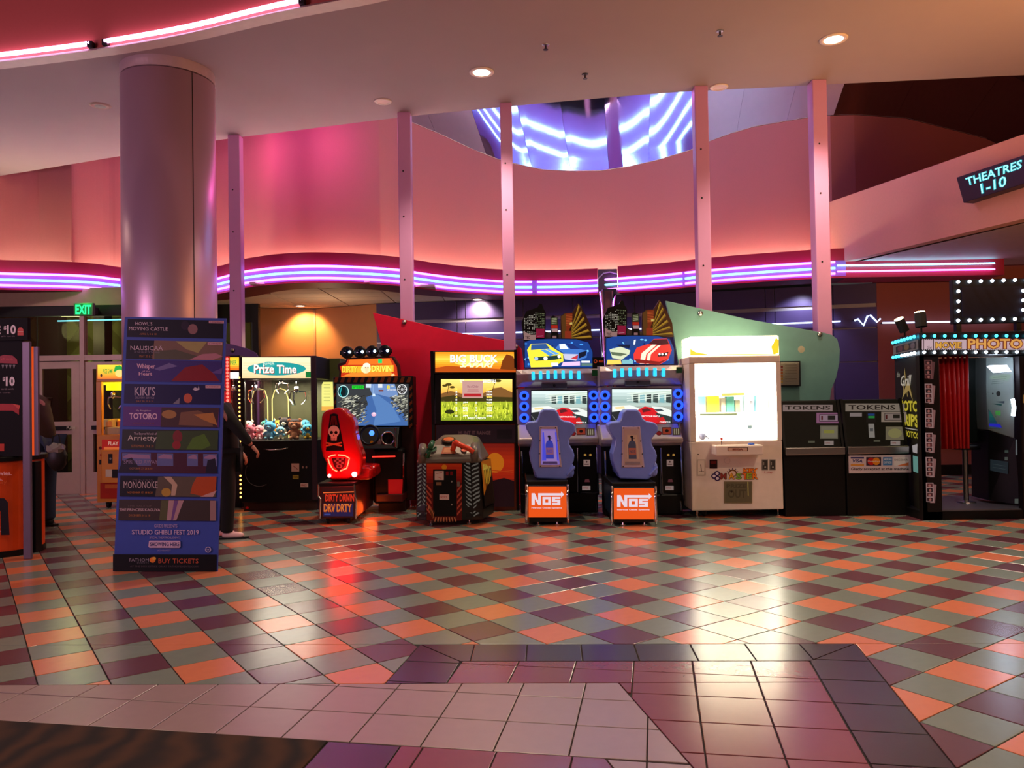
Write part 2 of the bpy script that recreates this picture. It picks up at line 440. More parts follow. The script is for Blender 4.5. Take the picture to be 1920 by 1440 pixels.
# patterned dark carpet
cm = mat('brown_patterned_carpet', C(40, 20, 12), .95); nt = cm.node_tree
wv = nt.nodes.new('ShaderNodeTexWave'); wv.inputs['Scale'].default_value = 1.6; wv.inputs['Distortion'].default_value = 9; wv.inputs['Detail'].default_value = 3
tcn = [n for n in nt.nodes if n.type == 'TEX_COORD'][0]; nt.links.new(tcn.outputs['Object'], wv.inputs[0])
cr = nt.nodes.new('ShaderNodeValToRGB'); cr.color_ramp.elements[0].color = (*C(22, 10, 8), 1); cr.color_ramp.elements[1].color = (*C(62, 34, 16), 1)
nt.links.new(wv.outputs[0], cr.inputs[0]); nt.links.new(cr.outputs[0], nt.nodes['Principled BSDF'].inputs['Base Color'])
mb = MB(); lowprism(mb, q, -.006, .003); struct('floor_carpet', mb, cm, None)

# ================================================================== ROOM SHELL
SZ = 5.6
PLASTER = mat('mauve_beige_plaster', C(168, 150, 150), .75, noise=.03, nscale=3)
SALMON = mat('salmon_wall_paint', C(204, 132, 126), .8, noise=.05, nscale=60)
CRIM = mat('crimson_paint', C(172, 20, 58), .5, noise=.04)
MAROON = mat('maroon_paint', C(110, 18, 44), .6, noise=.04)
back = [(-900, 430), (-300, 375), (-120, 350), (0, 330), (115, 311), (230, 292), (400, 264), (560, 244), (747, 220.5), (934, 201.6), (1080, 188), (1220, 176.5), (1300, 171), (1400, 166), (1510, 160.5), (1640, 154), (1780, 147.5), (1920, 141), (2150, 136), (2500, 133)]
front = [(-900, 180), (-400, 162), (-150, 143), (0, 127.6), (120, 113.5), (233, 98), (365, 74.7), (528, 36.5), (700, 3.6), (830, -30), (1000, -80), (1250, -150), (1600, -230), (2100, -320)]
bk = spline([tuple(atz(u, v, SZ))[:2] for u, v in back], 4); fr = spline([tuple(atz(u, v, SZ))[:2] for u, v in front], 4)
def strip(mb, a, b, z):
    """flat strip between two plan curves, matched by arc fraction"""
    n = 90
    def samp(c, t):
        f = t*(len(c)-1); i = min(int(f), len(c)-2); q = f-i; return (c[i][0]+(c[i+1][0]-c[i][0])*q, c[i][1]+(c[i+1][1]-c[i][1])*q)
    base = len(mb.v)
    for k in range(n+1):
        pa, pb = samp(a, k/n), samp(b, k/n); mb.v += [(pa[0], pa[1], z), (pb[0], pb[1], z)]
    for k in range(n): mb.face((base+2*k, base+2*k+2, base+2*k+3, base+2*k+1))
mb = MB(); strip(mb, bk, fr, SZ); strip(mb, bk, fr, SZ+.08)
bn = with_normals(bk); fn = with_normals(fr)
struct('ceiling', mb, PLASTER, None)
struct('ceiling_upstand', MB().sweep(bn, [(-.004, SZ+.01), (-.004, 8.2), (-.1, 8.2), (-.1, SZ+.01)]), mat('lilac_paint', C(140, 100, 205), .6), None)
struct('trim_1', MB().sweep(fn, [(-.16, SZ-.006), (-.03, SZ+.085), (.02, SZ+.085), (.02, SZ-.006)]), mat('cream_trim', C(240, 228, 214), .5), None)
REDW = mat('brick_red_paint', C(206, 98, 88), .8, noise=.04, nscale=40)
struct('wall_upper_front', MB().sweep(fn, [(.0, SZ+.07), (.0, 8.2), (.08, 8.2), (.08, SZ+.07)]), REDW, None)
# roof over everything
struct('ceiling_2', MB().box(-16, 16, -5, 26, 8.2, 8.3), mat('dark_roof', C(92, 52, 50), .8), None)
def along(pts, u_lo, u_hi, off, z, us):
    """part of a path between two photo columns"""
    return [Vector((p[0]+n[0]*off, p[1]+n[1]*off, z)) for (p, n), u in zip(pts, us) if u_lo <= u <= u_hi]
NEONW = glow('white_pink_neon', (1, .16, 1), 4.6); NEONC = glow('cyan_neon', (.13, .6, 1), 4.6); NEONV = glow('violet_neon', (.55, .10, 1), 8.)
NEONT = glow('rose_white_neon', (1, .5, .95), 5); NEONI = glow('ice_white_neon', (.5, .62, 1), 3.5)
fus = [proj((p[0], p[1], SZ))[0] for p, n in fn]
for k, (a, b) in enumerate(((-700, 192), (198, 612), (622, 1400))):
    pts = along(fn, a, b, -.055, SZ+.135, fus)
    o = tag(build('neon_tube', MB().tube(pts, .027, 8), NEONT, None, smooth=True), ('long white neon tube on the soffit edge, top left corner of the hall', 'white neon tube on the soffit edge above and right of the big column', 'white neon tube on the soffit edge leaving the top of the picture')[k], 'neon light')
    for e in (pts[0], pts[-1]): build('end_socket', MB().box(e.x-.03, e.x+.03, e.y-.02, e.y+.05, e.z-.05, e.z+.02), DARKGREY, o)
# fascia
FZ = 3.9; FB = 3.41
ftop = [(-500, 470), (-250, 476), (-100, 480), (0, 487), (150, 492), (238, 502), (320, 508), (403, 500), (460, 485), (530, 475.5), (600, 473), (680, 476), (750, 482), (790, 489), (855, 498), (938, 505), (1001, 506), (1075, 505), (1120, 503), (1158, 499.5), (1240, 493), (1321, 484), (1400, 477), (1516, 468.7), (1585, 465.7)]
fp = spline([tuple(atz(u, v, FZ))[:2] for u, v in ftop], 14); fpn = with_normals(fp); fu = [proj((p[0], p[1], FZ))[0] for p in fp]
def seg(lo, hi): return [q for q, u in zip(fpn, fu) if lo <= u <= hi]
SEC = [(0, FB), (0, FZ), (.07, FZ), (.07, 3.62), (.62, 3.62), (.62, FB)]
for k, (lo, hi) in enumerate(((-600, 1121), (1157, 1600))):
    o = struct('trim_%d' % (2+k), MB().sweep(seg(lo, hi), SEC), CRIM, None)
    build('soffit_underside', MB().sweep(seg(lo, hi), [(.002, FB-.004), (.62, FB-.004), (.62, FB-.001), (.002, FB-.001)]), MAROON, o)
    build('tube_glow_strip', MB().sweep(seg(lo, hi), [(-.006, 3.435), (-.006, 3.70), (.001, 3.70), (.001, 3.435)]), mat('lavender_tube_glow', C(150, 96, 176), .5), o)  # lavender strip stands in for the violet glow around the tubes
names3 = ('top', 'middle', 'bottom')
TUB = (('top', 3.665, NEONV), ('middle', 3.565, NEONC), ('bottom', 3.475, NEONW))
for (lo, hi, where) in ((-500, 221, 'left of the big column'), (225, 1000, 'from the big column to the third post'), (1003, 1281, 'above the two blue-seat racing games'), (1284, 1566, 'by the fifth post')):
    for (nm, z, m) in TUB:
        tag(build('neon_tube', MB().tube(along(fpn, lo, hi, -.06, z, fu), .019, 8), m, None, smooth=True), '%s tube of three fascia neons, %s' % (nm, where), 'neon light', 'neon tubes along the crimson fascia')
# cove light behind the fascia lip
tag(build('cove_light_strip', MB().tube([Vector((p[0]+n[0]*(o_-.08), p[1]+n[1]*(o_-.08), 3.74)) for (p, n), o_ in zip(fpn, [.64+.75*min(1, max(0, (330-u)/300)) for u in fu])], .02, 6), glow('warm_cove', C(255, 252, 228), 65), None), 'warm cove light tube lying hidden behind the crimson fascia', 'cove light')
# salmon wall above
vt = [(-500, -120), (0, 20), (400, 100), (600, 160), (700, 198), (772, 230), (827, 253), (880, 278), (935, 300), (960, 306.7), (1017, 319), (1073, 321.7), (1127, 321), (1180, 313), (1230, 301.7), (1293, 283), (1319, 270), (1370, 251), (1415, 238), (1508, 222), (1539, 218), (1595, 215.6), (1670, 218), (1745, 228.7), (1820, 249), (1850, 260.6), (2000, 330)]
wo = [.64+.75*min(1, max(0, (330-u)/300)) for u in fu]
wp = [(p[0]+n[0]*o_, p[1]+n[1]*o_) for (p, n), o_ in zip(fpn, wo)]
wp = [p for p in wp if proj((p[0], p[1], 5))[0] < 1560]
for (u, d) in ((1603, 14.2), (1700, 15.4), (1850, 17.6), (1990, 20)): p = aty(u, 300, d); wp.append((p.x, p.y))
def wtop(x, y):
    z = 6.
    for _ in range(4): u = proj((x, y, z))[0]; z = min(aty(u, interp(vt, u), y).z, 8.2)
    return z, u
mb = MB(); wt = []
for (x, y) in wp:
    z, u = wtop(x, y); wt.append((x, y, z, u)); mb.v += [(x, y, 3.6), (x, y, (3.6+z)/2), (x, y, z)]
for i in range(len(wp)-1):
    for k in range(2): mb.face((3*i+k, 3*i+3+k, 3*i+4+k, 3*i+1+k))
struct('wall_back_upper', mb, SALMON, None)
# metal dish above the wall, of separate sheets
def dish_pt(u, q):
    """u: column at the wall top, q 0..1 up the sheet"""
    best = min(range(len(wt)-1), key=lambda i: abs((wt[i][3]+wt[i+1][3])/2-u))
    a, b = wt[best], wt[best+1]; t = 0 if abs(b[3]-a[3]) < 1e-6 else (u-a[3])/(b[3]-a[3])
    x, y, z = (a[k]+(b[k]-a[k])*t for k in range(3))
    bx = 1215; up = 1.9*q; f = proj((x, y, z)); sc_ = 1+.00105*up*100*1.0
    nx = aty(1215+(u-1215)*(1+.00105*up*97), 200, y).x
    return Vector((nx, y-.10*q-.46*q*q, z+up+.015))
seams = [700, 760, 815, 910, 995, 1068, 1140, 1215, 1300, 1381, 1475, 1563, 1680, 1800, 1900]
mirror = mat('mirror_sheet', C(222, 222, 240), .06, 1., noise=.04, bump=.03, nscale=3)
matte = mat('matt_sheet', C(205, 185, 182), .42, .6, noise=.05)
brown = mat('dark_reflection_sheet', C(120, 82, 74), .35, .8, noise=.1)  # same metal as its neighbours, dark reflections put into the colour
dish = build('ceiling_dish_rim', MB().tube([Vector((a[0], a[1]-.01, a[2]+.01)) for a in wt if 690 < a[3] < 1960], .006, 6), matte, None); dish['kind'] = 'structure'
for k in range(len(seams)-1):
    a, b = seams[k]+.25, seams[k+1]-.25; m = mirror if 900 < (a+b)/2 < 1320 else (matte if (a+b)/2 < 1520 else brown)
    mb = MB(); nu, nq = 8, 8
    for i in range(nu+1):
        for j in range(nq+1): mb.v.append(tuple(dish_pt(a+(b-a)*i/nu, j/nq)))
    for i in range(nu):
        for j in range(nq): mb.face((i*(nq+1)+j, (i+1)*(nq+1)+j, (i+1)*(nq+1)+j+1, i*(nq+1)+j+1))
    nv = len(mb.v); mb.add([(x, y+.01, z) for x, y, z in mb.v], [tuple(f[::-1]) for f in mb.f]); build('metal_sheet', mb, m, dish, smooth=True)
# neon rings behind the soffit, mirrored in the dish
bus = [proj((p[0], p[1], SZ))[0] for p, n in bn]
for (z, off, nm) in ((6.05, .25, 'lowest'), (6.4, .28, 'middle'), (6.75, .31, 'highest'), (7.1, .34, 'topmost')):
    tag(build('neon_tube', MB().tube(along(bn, 780, 1500, off, z, bus), .024, 8), glow('ice_neon', (.42, .85, 1), 10), None, smooth=True), '%s white neon ring behind the soffit, seen mirrored in the metal dish' % nm, 'neon light')
# ---- bulkhead on the right
bA = atz(1585, 490, 3.68); bB = atz(1920, 410, 3.68); bd = (bB-bA).normalized(); bE = bA+bd*7; b0 = bA-bd*.35
PEACH = mat('peach_paint', C(236, 168, 142), .75, noise=.04, nscale=30)
bn3 = Vector((bd.y, -bd.x, 0));  bn3 = bn3 if bn3.y > 0 else -bn3
struct('wall_right_bulkhead', MB().prism([b0+Vector((0, 0, .0)), bE, bE+Vector((0, 0, 1.08)), b0+Vector((0, 0, 1.08))], bn3*.25), PEACH, None)
struct('ceiling_3', MB().prism([bA+bn3*.25+Vector((-.1, 0, 0)), bE+bn3*.25, Vector((14, bE.y, 3.68)), Vector((14, 13.9, 3.68)), Vector((bA.x-.1, 13.9, 3.68))], (0, 0, .1)), mat('pale_soffit', C(214, 180, 172), .6), None)
xf0 = aty(1586, 500, 13.25).x; xf1 = aty(1883, 500, 13.25).x
struct('trim_4', MB().box(xf0, xf1, 13.25, 13.9, FB, 3.68), CRIM, None)
for (nm, z, m) in (('upper', 3.6, glow('aqua_neon', (.12, .8, 1), 9)), ('lower', 3.5, NEONW)):
    tag(build('neon_tube', MB().cyl((aty(1571, 500, 13.15).x, 13.17, z), (aty(1865, 500, 13.2).x, 13.2, z), .014, 8), m, None, smooth=True), '%s of two straight neon tubes under the peach bulkhead' % nm, 'neon light', 'neon tubes under the bulkhead')
# ---- back walls
BROWNW = mat('dusty_pink_wall', C(150, 82, 74), .75, noise=.05)
xr = aty(1645, 600, 14.05).x
struct('wall_right', MB().box(xr, 14, 14.05, 14.2, 0, 3.7), BROWNW, None)
struct('baseboard_right', MB().box(xr, 14, 14.0, 14.05, 0, .18), BLACK, None)
struct('trim_5', MB().box(xr, 14, 13.99, 14.05, .52, .60), mat('rail', C(140, 110, 105), .5), None)
pw = [aty(706, 580, 15.9), aty(966, 580, 15.5), aty(1325, 580, 14.95), aty(1645, 580, 14.08)]
def on_pw(u):
    for a, b in zip(pw, pw[1:]):
        ua, ub = proj((a.x, a.y, 2.8))[0], proj((b.x, b.y, 2.8))[0]
        if u <= ub or b is pw[-1]: t = (u-ua)/(ub-ua); return a+(b-a)*t
mb = MB()
for a, b in zip(pw, pw[1:]): mb.prism([(a.x, a.y, 0), (b.x, b.y, 0), (b.x, b.y, 3.42), (a.x, a.y, 3.42)], (0, .12, 0))
wback = struct('wall_back', mb, mat('steel_joint', C(150, 150, 160), .4, .5), None)
PURP = mat('purple_wall_panel', C(62, 50, 98), .42, noise=.12, nscale=5)
cols = [706, 859, 875, 982, 1077, 1095, 1193, 1211, 1332, 1439, 1457, 1565, 1645]
for ua, ub in zip(cols, cols[1:]):
    a, b = on_pw(ua+.8), on_pw(ub-.8)
    for (z0, z1) in ((.02, 1.3), (1.32, 2.02), (2.04, 2.62), (2.64, 3.0), (3.07, 3.42)):
        build('wall_panel', MB().prism([(a.x, a.y, z0), (b.x, b.y, z0), (b.x, b.y, z1), (a.x, a.y, z1)], (0, -.03, 0)), PURP, wback)
# white neon line with zigzag
def nl(us): return [Vector((on_pw(u).x, on_pw(u).y-.1, 2.76+dz)) for u, dz in us]
tag(build('neon_tube', MB().tube(nl([(u, 0) for u in range(735, 1598, 40)]), .013, 6), NEONI, None, smooth=True), 'thin white neon line running along the purple back wall', 'neon light')
STO = [bpy.data.objects[-1] if False else [o_ for o_ in bpy.data.objects if o_.get('label') == 'thin white neon line running along the purple back wall'][0]]
for u_ in (800, 1000, 1200, 1400, 1560): q_ = on_pw(u_); build('standoff', MB().box(q_.x-.01, q_.x+.01, q_.y-.1, q_.y-.028, 2.75, 2.77), DARKGREY, STO[0])
tag(build('neon_tube', MB().tube(nl([(1600, 0), (1606, .03), (1616, -.09), (1623, .07), (1628, .09), (1640, -.04), (1646, .02)]), .015, 6), NEONI, None, smooth=True), 'zigzag piece of white neon near the right end of the purple wall', 'neon light')
zz = [o_ for o_ in bpy.data.objects if str(o_.get('label')).startswith('zigzag')][0]
for u_ in (1601, 1645): q_ = on_pw(u_); build('standoff', MB().box(q_.x-.01, q_.x+.01, q_.y-.1, q_.y-.028, 2.765, 2.785), DARKGREY, zz)
tag(build('neon_tube', MB().cyl((aty(1655, 607, 13.95).x, 13.95, 2.70), (aty(1900, 602, 13.95).x, 13.95, 2.70), .013, 6), NEONI, None, smooth=True), 'straight white neon line on the dusty pink wall behind the photo booth', 'neon light')
zz = [o_ for o_ in bpy.data.objects if str(o_.get('label')).startswith('straight white neon')][0]
for u_ in (1657, 1770, 1890): xq = aty(u_, 604, 13.95).x; build('standoff', MB().box(xq-.01, xq+.01, 13.95, 14.05, 2.69, 2.71), DARKGREY, zz)
TAN = mat('tan_wall_paint', C(176, 122, 84), .75, noise=.05)
ta = aty(485, 600, 16.3); tb = aty(590, 600, 16.6); tc_ = pw[0]
mb = MB()
for a, b in zip((ta, tb), (tb, tc_)): mb.prism([(a.x, a.y, 0), (b.x, b.y, 0), (b.x, b.y, 3.42), (a.x, a.y, 3.42)], (0, .12, 0))
struct('wall_back_left', mb, TAN, None)
struct('trim_6', MB().box(tb.x-.02, tb.x+.02, tb.y-.03, tb.y, 0, 3.42), mat('tan_strip', C(150, 110, 85), .5), None)
# drop ceiling tiles
mb = MB(); q_ = [(p[0]+n[0]*.63, p[1]+n[1]*.63) for p, n in fpn]
for (xa, ya0), (xb, yb0) in zip(q_, q_[1:]): mb.prism([(xa, ya0, 3.47), (xb, yb0, 3.47), (xb, 17.6, 3.47), (xa, 17.6, 3.47)], (0, 0, .04))
dc = struct('ceiling_4', mb, mat('tee_bar', C(120, 95, 88), .6), None)
CT = mat('acoustic_tile', C(222, 200, 182), .85, noise=.06, nscale=60)
def inside_back(x, y):   # behind the fascia, before the walls
    u = proj((x, y, 3.42))[0]
    best = min(fpn, key=lambda q: abs(q[0][0]-x)); return y > best[0][1]+.62
for i in range(-10, 4):
    for j in range(0, 7):
        x0, y0 = i*1.0-.3, 13.0+j*.62
        if inside_back(x0+.5, y0+.62) and x0 < 2: build('ceiling_tile', MB().box(x0+.012, x0+.988, y0+.012, y0+.608, 3.43, 3.47), CT, dc)
# ---- entrance
DY = 13.4
ALU = mat('mauve_aluminium', C(190, 166, 160), .4, .3)
ent = MB()
def rr(mb, u0, v0, u1, v1, d=DY, dep=.1): x0, x1, z0, z1 = R(u0, v0, u1, v1, d); mb.box(x0, x1, d, d+dep, max(z0, 0), z1)
xL, xR_ = -9.5, aty(300, 700, DY).x
zt0 = aty(150, 676, DY).z; zt1 = aty(150, 666, DY).z; ztop = aty(150, 592, DY).z
win = struct('window_1', MB().box(xL, xR_, DY-.02, DY+.1, zt0, zt1), ALU, None)
rrm = MB(); rr(rrm, 150, 592, 158, 930, DY-.03, .12); build('window_mullion', rrm, ALU, win)
build('window_head', MB().box(xL, xR_, DY-.02, DY+.12, ztop, aty(150, 573, DY).z), BLACKM, win)
build('window_edge', MB().box(xL, xR_, DY-.03, DY+.12, aty(150, 573, DY).z, 3.47), mat('plaster_edge', C(170, 140, 125), .7), win)
DG = glass_mat('dusky_glass', (.75, .72, .62), .10)
for (ua, ub) in ((-80, 68), (71, 149), (159, 290)):
    m_ = MB(); rr(m_, ua, 594, ub, 665, DY+.03, .012); build('window_pane', m_, DG, win)
def door(n, u0, u1, lab, hinge):
    x0, x1, z0, z1 = R(u0, 678, u1, 925, DY); st = .14
    m_ = MB(); m_.box(x0, x0+st, DY, DY+.05, 0, z1); m_.box(x1-st, x1, DY, DY+.05, 0, z1); m_.box(x0+st, x1-st, DY, DY+.05, z1-.12, z1); m_.box(x0+st, x1-st, DY, DY+.05, 0, .36)
    zb0, zb1 = aty(100, 815, DY).z, aty(100, 791, DY).z; m_.box(x0+st, x1-st, DY, DY+.05, zb0, zb1)
    o = struct('door_%d' % n, m_, ALU, None)
    build('door_pane', MB().box(x0+st, x1-st, DY+.02, DY+.03, zb1, z1-.12), DG, o)
    build('door_pane', MB().box(x0+st, x1-st, DY+.02, DY+.03, .36, zb0), DG, o)
    build('push_bar', MB().box(x0+st, x1-st, DY-.06, DY-.02, (zb0+zb1)/2-.035, (zb0+zb1)/2+.035), BLACK, o)
    a = artY(DY-.062); a.text('PUSH', (u1-25), 799, u1-9, 805, (200, 195, 190), .02); a.done('push_lettering', o)
door(1, 64, 150, '', 0); door(2, 159, 245, '', 1); door(3, -30, 62, '', 0)
# vestibule beyond the glass
struct('wall_outside', MB().box(-12, -5.4, 16.4, 16.5, 0, 3.47), mat('olive_diamond_wall', C(92, 96, 52), .8), None)
o = bpy.data.objects['wall_outside']; OLD = mat('olive_light', C(128, 134, 84), .8)
for i in range(-3, 9):
    for j in range(0, 5):
        cx, cz = -11+i*.6+(j % 2)*.3, .6+j*.62; build('diamond_panel', MB().prism([(cx, 16.4, cz-.3), (cx+.28, 16.4, cz), (cx, 16.4, cz+.3), (cx-.28, 16.4, cz)], (0, -.02, 0)), OLD, o)
for ua, ub in ((68, 110), (176, 197)):
    x0, x1, z0, z1 = R(ua, 600, ub, 900, 15.5); struct('wall_outside_pier', MB().box(x0, x1, 15.5, 15.8, 0, 3.47), mat('dark_pier', C(34, 24, 36), .6), None)
tag(build('neon_tube', MB().cyl((aty(108, 602, 15.4).x, 15.4, aty(108, 602, 15.4).z), (aty(236, 599, 15.4).x, 15.4, aty(236, 599, 15.4).z), .012, 6), NEONC, None, smooth=True), 'thin ice-blue tube standing in for a neon reflection in the entrance glass', 'neon light')  # tube added where the glass mirrors a neon line
lamp('POINT', 'low_ceiling_fill', (-3.4, 14.9, 2.6), 16, C(255, 215, 170), .15)  # fill added to brighten the low ceiling tiles
lamp('POINT', 'vestibule_lamp', (-8.3, 15.0, 2.9), 45, C(235, 240, 170), .2)
# dark frames right of the column
for (ua, ub) in ((398, 410), (474, 486)):
    x0, x1, z0, z1 = R(ua, 590, ub, 900, 15.6); struct('window_2_frame', MB().box(x0, x1, 15.6, 15.72, 0, 3.44), BLACKM, None)
x0, x1, z0, z1 = R(400, 592, 484, 604, 15.6); struct('window_2', MB().box(x0, x1, 15.62, 15.7, z0, 3.44), BLACKM, None)
# ---- side shells out of view keep light in
struct('wall_left', MB().box(-14.1, -14, -4, 22, 0, 8.2), SALMON, None)
struct('wall_right_far', MB().box(14, 14.1, -4, 22, 0, 8.2), PEACH, None)

# ================================================================== COLUMN AND POSTS
cy_ = 9.78; cx_ = aty(318, 400, cy_).x; cr_ = .545
COLM = mat('satin_mauve_metal', C(222, 186, 206), .38, .5, noise=.04, nscale=2)
col = struct('column', MB().lathe((cx_, cy_, 0), [(cr_, 0), (cr_, 5.46)], 64), COLM, None, smooth=False)
for p in col.data.polygons: p.use_smooth = len(p.vertices) == 4
o = build('column_cap', MB().lathe((cx_, cy_, 0), [(cr_+.002, 5.475), (cr_+.002, SZ+.04)], 64), mat('column_cap_metal', C(215, 190, 195), .35, .5), col)
sa = math.radians(-38); build('column_seam', MB().box(cx_+cr_*math.cos(sa)-.004, cx_+cr_*math.cos(sa)+.004, cy_+cr_*math.sin(sa)-.004, cy_+cr_*math.sin(sa)+.004, 0, 5.46), BLACKM, col)
build('column_base', MB().lathe((cx_, cy_, 0), [(cr_+.03, 0), (cr_+.03, .15)], 48), BLACK, col)
POST = mat('lilac_post_paint', C(200, 142, 188), .42, noise=.03)
postxy = []
for (u, v, w_) in ((446, 260, .18), (760.5, 219, .185), (948.5, 201, .165), (1308, 171, .18), (1525, 160, .19)):
    p = atz(u, v, SZ); postxy.append((p.x, p.y)); h_ = w_/2
    m_ = MB(); m_.box(p.x-h_, p.x+h_, p.y-w_-.02, p.y-.02, 0, SZ)
    po = struct('post', m_, POST, None, bevel=.012)
    for z in (3.2, 4.1, 4.75):
        build('screw', MB().lathe((p.x-.02, p.y-w_-.028, z), [(.0, 0), (.012, .004), (.012, .01)], 8, 'y'), BLACKM, po)

# ================================================================== CEILING FITTINGS
def downlight(u, v, z, lab, lit, r=.11, cold=False):
    p = atz(u, v, z); t = thing('downlight', lab, 'downlight', (p.x, p.y, z), 'recessed downlights' if False else None)
    build('trim_ring', MB().lathe((p.x, p.y, 0), [(r*.8, z-.002), (r*.85, z-.014), (r*1.18, z-.012), (r*1.22, z-.001)], 28), WHITEP, t, smooth=True)
    build('lens', MB().lathe((p.x, p.y, 0), [(0, z-.010), (r*.82, z-.008)], 24), glow('lit_lens', C(255, 236, 205), 22) if lit else mat('unlit_lens', C(225, 190, 175), .4), t)
    return p
downlight(903, 135, SZ, 'bright round downlight in the soffit left of the centre', True, .13)
downlight(1563, 73, SZ, 'bright round downlight in the soffit at the upper right', True, .13)
downlight(718, 190, SZ, 'unlit pale round downlight in the soffit near the second post', False, .10)
downlight(1348, 163, SZ, 'unlit pale round downlight at the soffit edge by the fourth post', False, .10)
p = downlight(563, 573, 3.43, 'lit downlight in the low ceiling above the tan wall', True, .10); lamp('SPOT', 'low_downlight_beam', (p.x, p.y+.2, 3.36), 130, C(255, 190, 110), .06, (p.x+.1, p.y+1.3, 1.2), 120)
p = atz(895, 561, 3.40); downlight(895, 561, FB-.004, 'lit downlight under the crimson fascia by the third post', True, .10); lamp('SPOT', 'low_downlight_beam', (p.x, p.y+.1, 3.33), 110, C(255, 225, 200), .06, (p.x+.1, p.y+1.6, 1.6), 130)
pp = on_pw(1500); lamp('SPOT', 'low_downlight_beam', (pp.x, pp.y-.45, 3.35), 60, C(235, 235, 255), .06, (pp.x, pp.y, 2.2), 110)
p = atz(188, 198, SZ); t = thing('ceiling_speaker', 'round ceiling speaker in the soffit left of the big column', 'speaker', (p.x, p.y, SZ))
build('speaker_ring', MB().lathe((p.x, p.y, 0), [(.0, SZ-.012), (.11, SZ-.014), (.14, SZ-.001)], 24), mat('beige_plastic', C(170, 140, 122), .6), t)
build('speaker_grille', MB().lathe((p.x, p.y, 0), [(.0, SZ-.016), (.075, SZ-.0155)], 20), DARKGREY, t)
for (u, v, lab) in ((1097, 139, 'dark sprinkler head in the soffit above the mirrored dish'), (1023, 84, 'small pin sprinkler in the soffit near the top centre'), (1350, 58, 'small pin sprinkler in the soffit towards the upper right'), (516, 567, 'sprinkler head under the low ceiling by the exit doors')):
    z = SZ if v < 300 else 3.43; p = atz(u, v, z); t = thing('sprinkler', lab, 'sprinkler', (p.x, p.y, z))
    if u == 516: p = atz(190, 565, 3.43); t.location = p
    build('escutcheon', MB().lathe((p.x, p.y, 0), [(.045, z-.001), (.035, z-.008), (.0, z-.01)], 14), DARKGREY if u == 1097 else STEEL, t)
    build('head', MB().cyl((p.x, p.y, z), (p.x, p.y, z-.06), .012, 8).lathe((p.x, p.y, 0), [(.0, z-.062), (.03, z-.06), (.03, z-.056), (0, z-.055)], 10), DARKGREY, t)
# exit sign
ed = 13.0; x0, x1, z0, z1 = R(138, 568, 174, 592, ed)
t = thing('exit_sign', 'green glowing exit sign hanging over the entrance doors', 'sign', ((x0+x1)/2, ed, z0))
build('housing', MB().box(x0, x1, ed, ed+.08, z0, z1), mat('grey_metal', C(86, 96, 84), .5), t, bevel=.006)
build('mount_arm', MB().box((x0+x1)/2-.05, (x0+x1)/2+.05, ed+.08, DY-.02, z0+.06, z1-.04), DARKGREY, t)
a = artY(ed); a.rect(140, 570, 172, 590, (2, 70, 30)); a.text('EXIT', 141.5, 571.5, 171, 589, (30, 255, 120), .03); a.done('face', t, 2.4)
lamp('POINT', 'exit_glow', ((x0+x1)/2, ed-.12, z1+.05), 3, C(30, 255, 90), .05)

# ================================================================== POSTER STANDEE
pBL, pBR = fl(213, 1071), fl(407, 1071.5); pTL_, pTR_ = aty(234, 594, pBL.y+.22), aty(424, 597, pBR.y+.22)
t = thing('poster_standee', 'tall blue film festival poster standee in front of the big column', 'standee', (pBL+pBR)/2)
nn = (pTR_-pTL_).cross(pBL-pTL_).normalized(); nn = nn if nn.y > 0 else -nn
build('board', MB().prism([pBL, pBR, pTR_, pTL_], nn*.018), mat('board_blue', C(40, 62, 160), .6), t)
mL = (pBL+pBR)/2+Vector((0, .62, 0)); tm = (pTL_+pTR_)/2+nn*.02-(pTL_-pBL)*.12
build('easel_leg', MB().prism([mL+Vector((-.22, 0, 0)), mL+Vector((.22, 0, 0)), tm+Vector((.12, 0, 0)), tm+Vector((-.12, 0, 0))], (0, .012, 0)), mat('card_brown', C(120, 90, 60), .8), t)
a = artQ(pTL_, pTR_, pBR, pBL)
def pq(u, v): b = (v-594)/477.; return ((u-(234-21*b))/(190+4*b), b)
_fr = a.fr; a.fr = lambda u, v: _fr(*pq(u, v))
def prow(v0, v1, col, x0=.03, x1=.97):
    b = lambda v: 234-21*(v-594)/477.; a.poly([(b(v0)+190*x0, v0), (b(v0)+191*x1, v0+.5), (b(v1)+192*x1, v1+.5), (b(v1)+191*x0, v1)], col)
W_ = (205, 175, 190); OR = (170, 105, 60)
prow(598, 633, (16, 9, 30))
a.text("HOWL'S", 254, 603.5, 286, 610, W_, .0); a.text('MOVING CASTLE', 242, 613, 315, 620, W_, .0); a.text('APRIL 7, 8 & 10', 262, 625, 294, 629, OR)
a.ell(348, 609, 8, 9, (40, 25, 48)); a.ell(362, 616, 9, 10, (140, 95, 100)); a.rect(392, 599, 420, 604, (205, 150, 165)); a.text('15 ANNIVERSARY', 394, 600.2, 418, 602.8, (110, 20, 50), .02)
prow(639, 675, (14, 8, 24)); a.poly([(290, 639), (419, 640), (416, 676), (286, 675)], (120, 88, 78)); a.poly([(330, 640), (350, 655), (372, 662), (389, 640)], (160, 140, 90)); a.poly([(290, 660), (330, 656), (370, 668), (360, 675), (290, 675)], (84, 76, 62)); a.poly([(356, 675), (380, 664), (405, 662), (418, 668), (400, 675)], (176, 112, 128))
a.text('NAUSICAÄ', 245, 648, 306, 658, W_); a.text('OF THE VALLEY OF THE WIND', 252, 660.5, 300, 663.5, (130, 110, 130)); a.text('MAY 20 & 21', 262, 667.5, 288, 672, OR); a.rect(390, 641, 417, 646, (205, 150, 165)); a.text('35 ANNIVERSARY', 392, 642.2, 415, 644.8, (110, 20, 50), .02)
